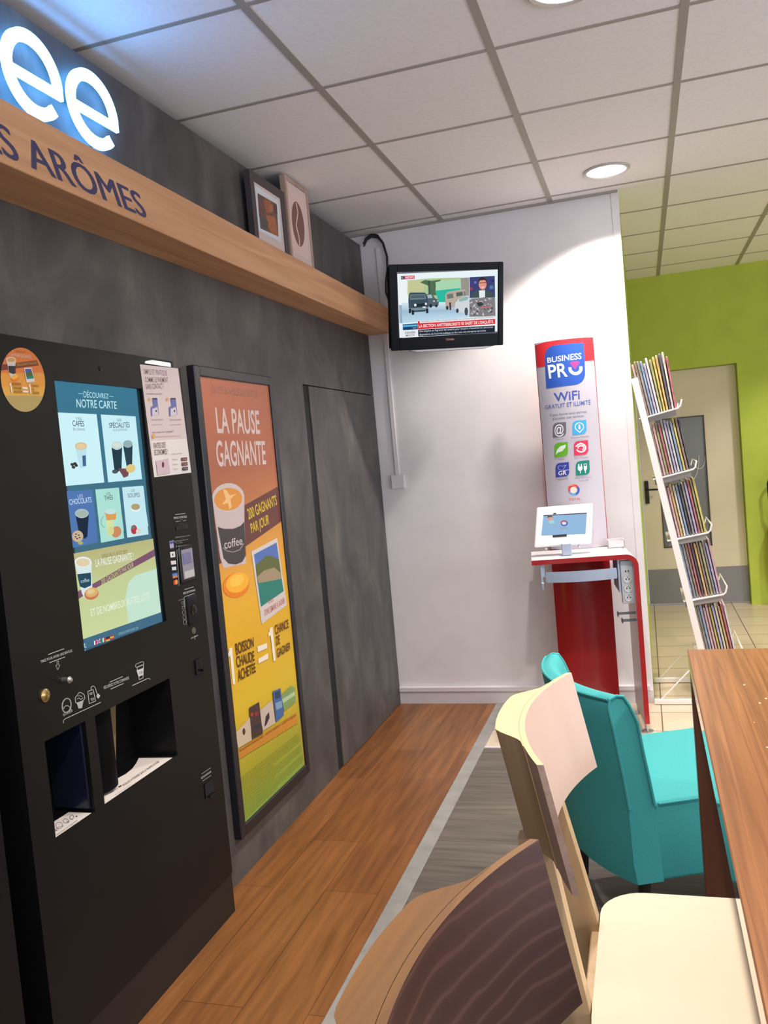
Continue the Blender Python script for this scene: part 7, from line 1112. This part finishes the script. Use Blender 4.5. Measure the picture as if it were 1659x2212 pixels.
for k,(xl,zl,xr,zr) in enumerate(TI):
    n_=12; sq=SEQ[k]
    for i in range(n_):
        nme=sq[i]
        if nme not in MP: o=mag_mesh(nme); MP[nme]=o
        else: o=MP[nme].copy(); C.objects.link(o)
        f=(i+.5)/n_; x=xl-.004+(xr-xl)*f; z=zl+(zr-zl)*f+.0065
        lean=-.155+R.uniform(-.0025,.0025)
        if k==0: lean=-.15+(.10*max(0,f-.45))-.02*(1-f)+R.uniform(-.002,.002)
        o.location=(x,4.772+R.uniform(0,.012),z+.001); o.rotation_euler=(0,lean,R.uniform(-.003,.003)); o.scale=(1,1,R.uniform(.93,1.03) if k else R.uniform(.92,1.06))
        tag(o,'%s-edged magazine, %s from the left on the %s tier of the white rack'%(nme,ORD[i],TIERN[k]),'magazine','magazines on the %s tier'%TIERN[k])
# ------------------------------------------------------------------ fire extinguisher at the right edge
fx=thing('fire_extinguisher','red fire extinguisher with black hose on the green wall at the right edge','fire extinguisher',(.985,7.40,.2))
b=MB(); b.lathe((0,0,0),[(.07,0),(.08,.02),(.08,.40),(.06,.46),(.02,.49),(.02,.51)],24); b.build('cylinder',mat('ext_red',(150,40,34),.3),fx,True)
b=MB(); b.box(-.03,.03,-.02,.02,.51,.55,.004,1); b.bar((0,0,.55),(.07,0,.60),.02,.012,(0,1,0)); b.build('valve',mat('ext_black',(26,26,28),.4),fx)
b=MB(); b.tube([(-.02,0,.53),(-.05,0,.62)]+[(.06+.115*math.cos(a),.0,.77+.115*math.sin(a)) for a in[math.radians(190-i*20) for i in range(16)]],.011,10); b.build('hose',mat('ext_black'),fx,True)
b=MB(); b.box(-.05,.05,.0,.099,.2,.22); b.build('wall_hook',mat('ext_black'),fx)
# ------------------------------------------------------------------ turquoise armchair
M_TEAL=mat('teal_fabric',(68,166,166),.75,spec=.25,noise=.05,nscale=220,bump=.25); M_DLEG=mat('leg_dark',(34,28,26),.4)
ac=thing('armchair','turquoise upholstered low armchair facing the table','armchair',(-.104,2.40,0),math.radians(24))
W_=.545
def out_x(y): return -.075*(1-((y-W_/2)/(W_/2))**2)
def lean(z): t=max(0,(z-.40)/.35); return -.035*t-.01*t*t
ys=[W_*i/20 for i in range(21)]
b=MB(); rows=[]
def ring(y):
    t=.085; o=out_x(y); pts=[]
    zs=[.20,.26,.34,.42,.50,.58,.66,.715]
    for z in zs:
        tuck=.010*max(0,(.30-z)/.10)**2
        pts.append((o+lean(z)+tuck,y,z))
    pts+= [(o+lean(.735)+.008,y,.735),(o+lean(.74)+.028,y,.744),(o+lean(.74)+.048,y,.740),(o+lean(.72)+.064-.004,y,.715)]
    for z in(.66,.58,.50,.42,.34,.26,.20): pts.append((o+lean(z)*.8+.066+.02*max(0,(.6-z)/.4),y,z))
    return pts
for y in ys: rows.append(ring(y))
V=b.grid(rows,True); b.face(V[0][::-1]); b.face(V[-1])
b.build('backrest',M_TEAL,ac,True,sharp=50)
b=MB(); pp=[]
for y in(-.0015,W_+.0015):
    rg=ring(y); b.tube(rg[3:16],.0045,6,caps=True)
b.tube([ (r_[8][0]-.004,r_[8][1],r_[8][2]+.001) for r_ in rows],.0045,6)
b.build('piping',M_TEAL,ac,True)
b=MB(); b.box(.035,.62,.0004,W_-.0004,.20,.43,.012,3); sc_=b.build('seat',M_TEAL,ac,True)
b=MB(); b.tube([(.085,-.0015,.424),(.60,-.0015,.424),(.6165,.016,.424),(.6165,W_-.016,.424),(.60,W_+.0015,.424)],.004,6); b.build('seat_piping',M_TEAL,sc_,True)
for x,y in((.05,.05),(.56,.05),(.03,W_-.06),(.56,W_-.05)):
    b=MB(); b.tube([(x,y,.215),(x-.01,y,.0)],[.02,.012],12); b.build('leg',M_DLEG,ac,True)
# ------------------------------------------------------------------ table
M_TTOP=wood('table_walnut',(132,80,44),(176,116,68),1,.78,.3,1.7,.5,0.0,60); M_TEDGE=wood('table_edge',(104,76,66),(124,92,80),1,.9,.08,1.0,1.0,1.0); M_TLEG=wood('table_leg',(88,50,32),(116,70,46),2,.85,.4)
ta=thing('table','tall walnut brown wooden table with square legs on the right','table',(.42,1.36,0)); tr_=ta.location
TX0,TX1,TY0,TY1=.073,.78,.12,2.268
b=MB(); b.box(TX0,TX1,TY0,TY1,.857,.90,.002,1)
for f in b.bm.faces: f.material_index=0 if f.normal.z>.5 or False else 1
bmesh.ops.recalc_face_normals(b.bm,faces=b.bm.faces[:])
for f in b.bm.faces: f.material_index=0 if f.normal.z>.5 else 1
b.build('tabletop',[M_TTOP,M_TEDGE],ta,root=tr_)
for x in(TX0,TX1-.072):
    for y in(TY0,TY1-.07):
        b=MB(); b.box(x+.002,x+.072,y,y+.068,.0,.857,.002,1); b.build('leg',M_TLEG,ta,root=tr_)
b=MB()
for i in range(16):
    x=R.uniform(.11,.26);y=R.uniform(.95,2.0);s=R.uniform(.001,.0028); b.box(x,x+s,y,y+s*1.6,.9003,.9012)
for x,y in((.17,1.93),(.20,1.83),(.215,1.85),(.185,1.80),(.245,1.52)): b.box(x,x+.004,y,y+.006,.9003,.9018)
o=tag(b.build('crumbs',mat('crumb',(226,196,150),.8)),'pale crumbs scattered on the walnut table top','crumbs'); o['kind']='stuff'
# ------------------------------------------------------------------ wooden chairs
def sm(t): t=max(0,min(1,t)); return t*t*(3-2*t)
def make_chair(label,loc,m_front,m_cap,m_leg,m_seat,m_edge,rz=0.0):
    ch=thing('wooden_chair',label,'chair',loc,rz)
    ZT,ZB=1.032,.857; LEAN=.19
    def xf(y): return -.277+0.046*(y/.22)**2
    N=28; ys=[-.23+.46*i/N for i in range(N+1)]; nz=8
    def P(y,z,d): return (xf(y)-d+(ZT-z)*LEAN,y,z)
    def zb(y): return ZB
    b=MB(); t=.009
    fr=[[P(y,ZT-(ZT-zb(y))*j/nz,0) for j in range(nz+1)] for y in ys]; bk=[[P(y,ZT-(ZT-zb(y))*j/nz,t) for j in range(nz+1)] for y in ys]
    VF=b.grid(fr); VB=b.grid(bk)
    b.mi=1
    for i in range(N): b.face([VF[i][0],VF[i+1][0],VB[i+1][0],VB[i][0]]); b.face([VF[i][nz],VF[i+1][nz],VB[i+1][nz],VB[i][nz]])
    b.mi=2
    for j in range(nz): b.face([VF[0][j],VF[0][j+1],VB[0][j+1],VB[0][j]]); b.face([VF[N][j],VF[N][j+1],VB[N][j+1],VB[N][j]])
    b.build('backrest',[m_front,m_cap,m_edge],ch,True,sharp=40)
    # thick laminated rail behind the backrest, running out into the wings
    b=MB(); ys2=[-.16+.32*i/32 for i in range(33)]
    def th(y): return t+.0015+.034*(1-sm((abs(y)-.082)/.06))
    fr=[[P(y,ZT-(ZT-ZB)*j/4,t-.0005) for j in range(5)] for y in ys2]; bk=[[P(y,ZT-(ZT-ZB)*j/4,th(y)) for j in range(5)] for y in ys2]
    VF=b.grid(fr); b.mi=2; VB=b.grid(bk); b.mi=1
    for i in range(32): b.face([VF[i][0],VF[i+1][0],VB[i+1][0],VB[i][0]]); b.face([VF[i][4],VF[i+1][4],VB[i+1][4],VB[i][4]])
    for i in(0,32):
        for j in range(4): b.face([VF[i][j],VF[i][j+1],VB[i][j+1],VB[i][j]])
    b.build('back_rail',[m_leg,m_cap,m_leg],ch,True,sharp=40)
    for s in(-1,1):
        b=MB(); sec=[]
        for z,yo,d in((.87,.070,.045),(.75,.088,.05),(.63,.104,.055),(.45,.125,.055),(.25,.15,.05),(.0,.178,.034)):
            xfz=-.277+.005+(ZT-min(z,ZT))*LEAN-.006 if z>=.60 else -.277+(ZT-.60)*LEAN-.0-(.60-z)*.10
            sec.append([(xfz-d,s*yo,z),(xfz,s*yo,z),(xfz,s*(yo+.030),z),(xfz-d,s*(yo+.030),z)])
        V=b.grid(sec,True); b.face(V[0]); b.face(V[-1][::-1]); b.build('leg',m_leg,ch)
        b=MB(); b.tube([(.165,s*.165,.61),(.19,s*.18,0)],[.018,.013],4); b.build('leg',m_leg,ch)
        b=MB(); b.hull([(x,y,z) for z in(.575,.612) for y in(s*.15-.011,s*.15+.011) for x in(-.2,.17)],.002,1); b.build('seat_rail',m_leg,ch)
    b=MB(); b.hull([(x,y,z) for z in(.57,.616) for y in(-.135,.135) for x in(-.215,-.185)],.002,1); b.build('seat_rail',m_leg,ch)
    b=MB(); b.hull([(x,y,z) for z in(.575,.612) for y in(-.16,.16) for x in(.15,.172)],.002,1); b.build('seat_rail',m_leg,ch)
    # seat panel with rounded corners and a slight dish
    b=MB(); out=[]
    def corner(cx,cy,r,a0):
        for i in range(9):
            a=math.radians(a0+90*i/8); out.append((cx+r*math.cos(a),cy+r*math.sin(a)))
    hw=.215; corner(.20-.04,hw-.04,.04,0); corner(-.2+.075,hw-.075,.075,90); corner(-.2+.075,-hw+.075,.075,180); corner(.16,-hw+.04,.04,270)
    def dish(x,y): return .632-.012*max(0,1-((x+.02)/.2)**2)*max(0,1-(y/.215)**2)
    b.mi=0; rings=[]
    for f in(0,.25,.5,.75,.92,1.0): rings.append([(p[0]*f,p[1]*f,dish(p[0]*f,p[1]*f)) for p in out] if f else None)
    c=b.v((0,0,dish(0,0))); VV=[[b.v(p) for p in r_] for r_ in rings[1:]]
    n=len(out)
    for i in range(n): b.face([c,VV[0][i],VV[0][(i+1)%n]])
    for r0_,r1_ in zip(VV,VV[1:]):
        for i in range(n): b.face([r0_[i],r1_[i],r1_[(i+1)%n],r0_[(i+1)%n]])
    b.mi=1; lo=[b.v((p[0],p[1],.618)) for p in out]
    for i in range(n): b.face([VV[-1][i],lo[i],lo[(i+1)%n],VV[-1][(i+1)%n]])
    b.face(lo[::-1]); b.build('seat',[m_seat,m_edge],ch,True,sharp=40)
    return ch
M_BF=wood('birch_veneer',(200,172,156),(214,188,172),2,.92,.5,.6,.25,0,10); M_BC=wood('birch_cap',(234,196,140),(244,210,158),1,.95,.5,1,.3); M_BS=wood('birch_seat',(232,212,180),(242,226,198),0,.95,.45,.5,.3,0,8); M_BL=wood('birch_leg',(206,172,128),(226,194,150),2,.9,.5); M_BE=wood('birch_edge',(196,160,140),(220,186,166),1,.9,.6,3)
def walnut_front():
    m,nt,b=nmat('walnut_front'); N=nt.nodes.new; Lk=nt.links.new
    tc=N('ShaderNodeTexCoord'); mp=N('ShaderNodeMapping'); mp.inputs['Scale'].default_value=(1,3.2,6.5); Lk(tc.outputs['Object'],mp.inputs[0]); mp.inputs['Location'].default_value=(0,.4,-.9)
    wv=N('ShaderNodeTexWave'); wv.wave_type='RINGS'; wv.inputs['Scale'].default_value=2.2; wv.inputs['Distortion'].default_value=6.0; wv.inputs['Detail'].default_value=3; wv.inputs['Detail Scale'].default_value=.8; Lk(mp.outputs[0],wv.inputs['Vector'])
    Lk(ramp(nt,wv.outputs[0],[(.0,lin((54,31,26))),(.86,lin((60,35,30))),(1.0,lin((74,49,42)))]),b.inputs['Base Color']); b.inputs['Roughness'].default_value=.35; b.inputs['Specular IOR Level'].default_value=.4
    return m
M_WF=walnut_front(); M_WC=wood('walnut_cap',(92,60,28),(138,94,46),1,.95,.45,1.6); M_WL=wood('walnut_leg',(84,56,42),(110,76,58),2,.9,.45)
make_chair('pale birch plywood chair pushed up to the left side of the walnut table',(.075,1.33,0),M_BF,M_BC,M_BL,M_BS,M_BE)
make_chair('dark brown wooden chair in the foreground, only its backrest in view',(.068,.632,0),M_WF,M_WC,M_WL,M_WF,M_WL,-.105)
bpy.data.objects.remove(_fo); bpy.data.curves.remove(_fc)
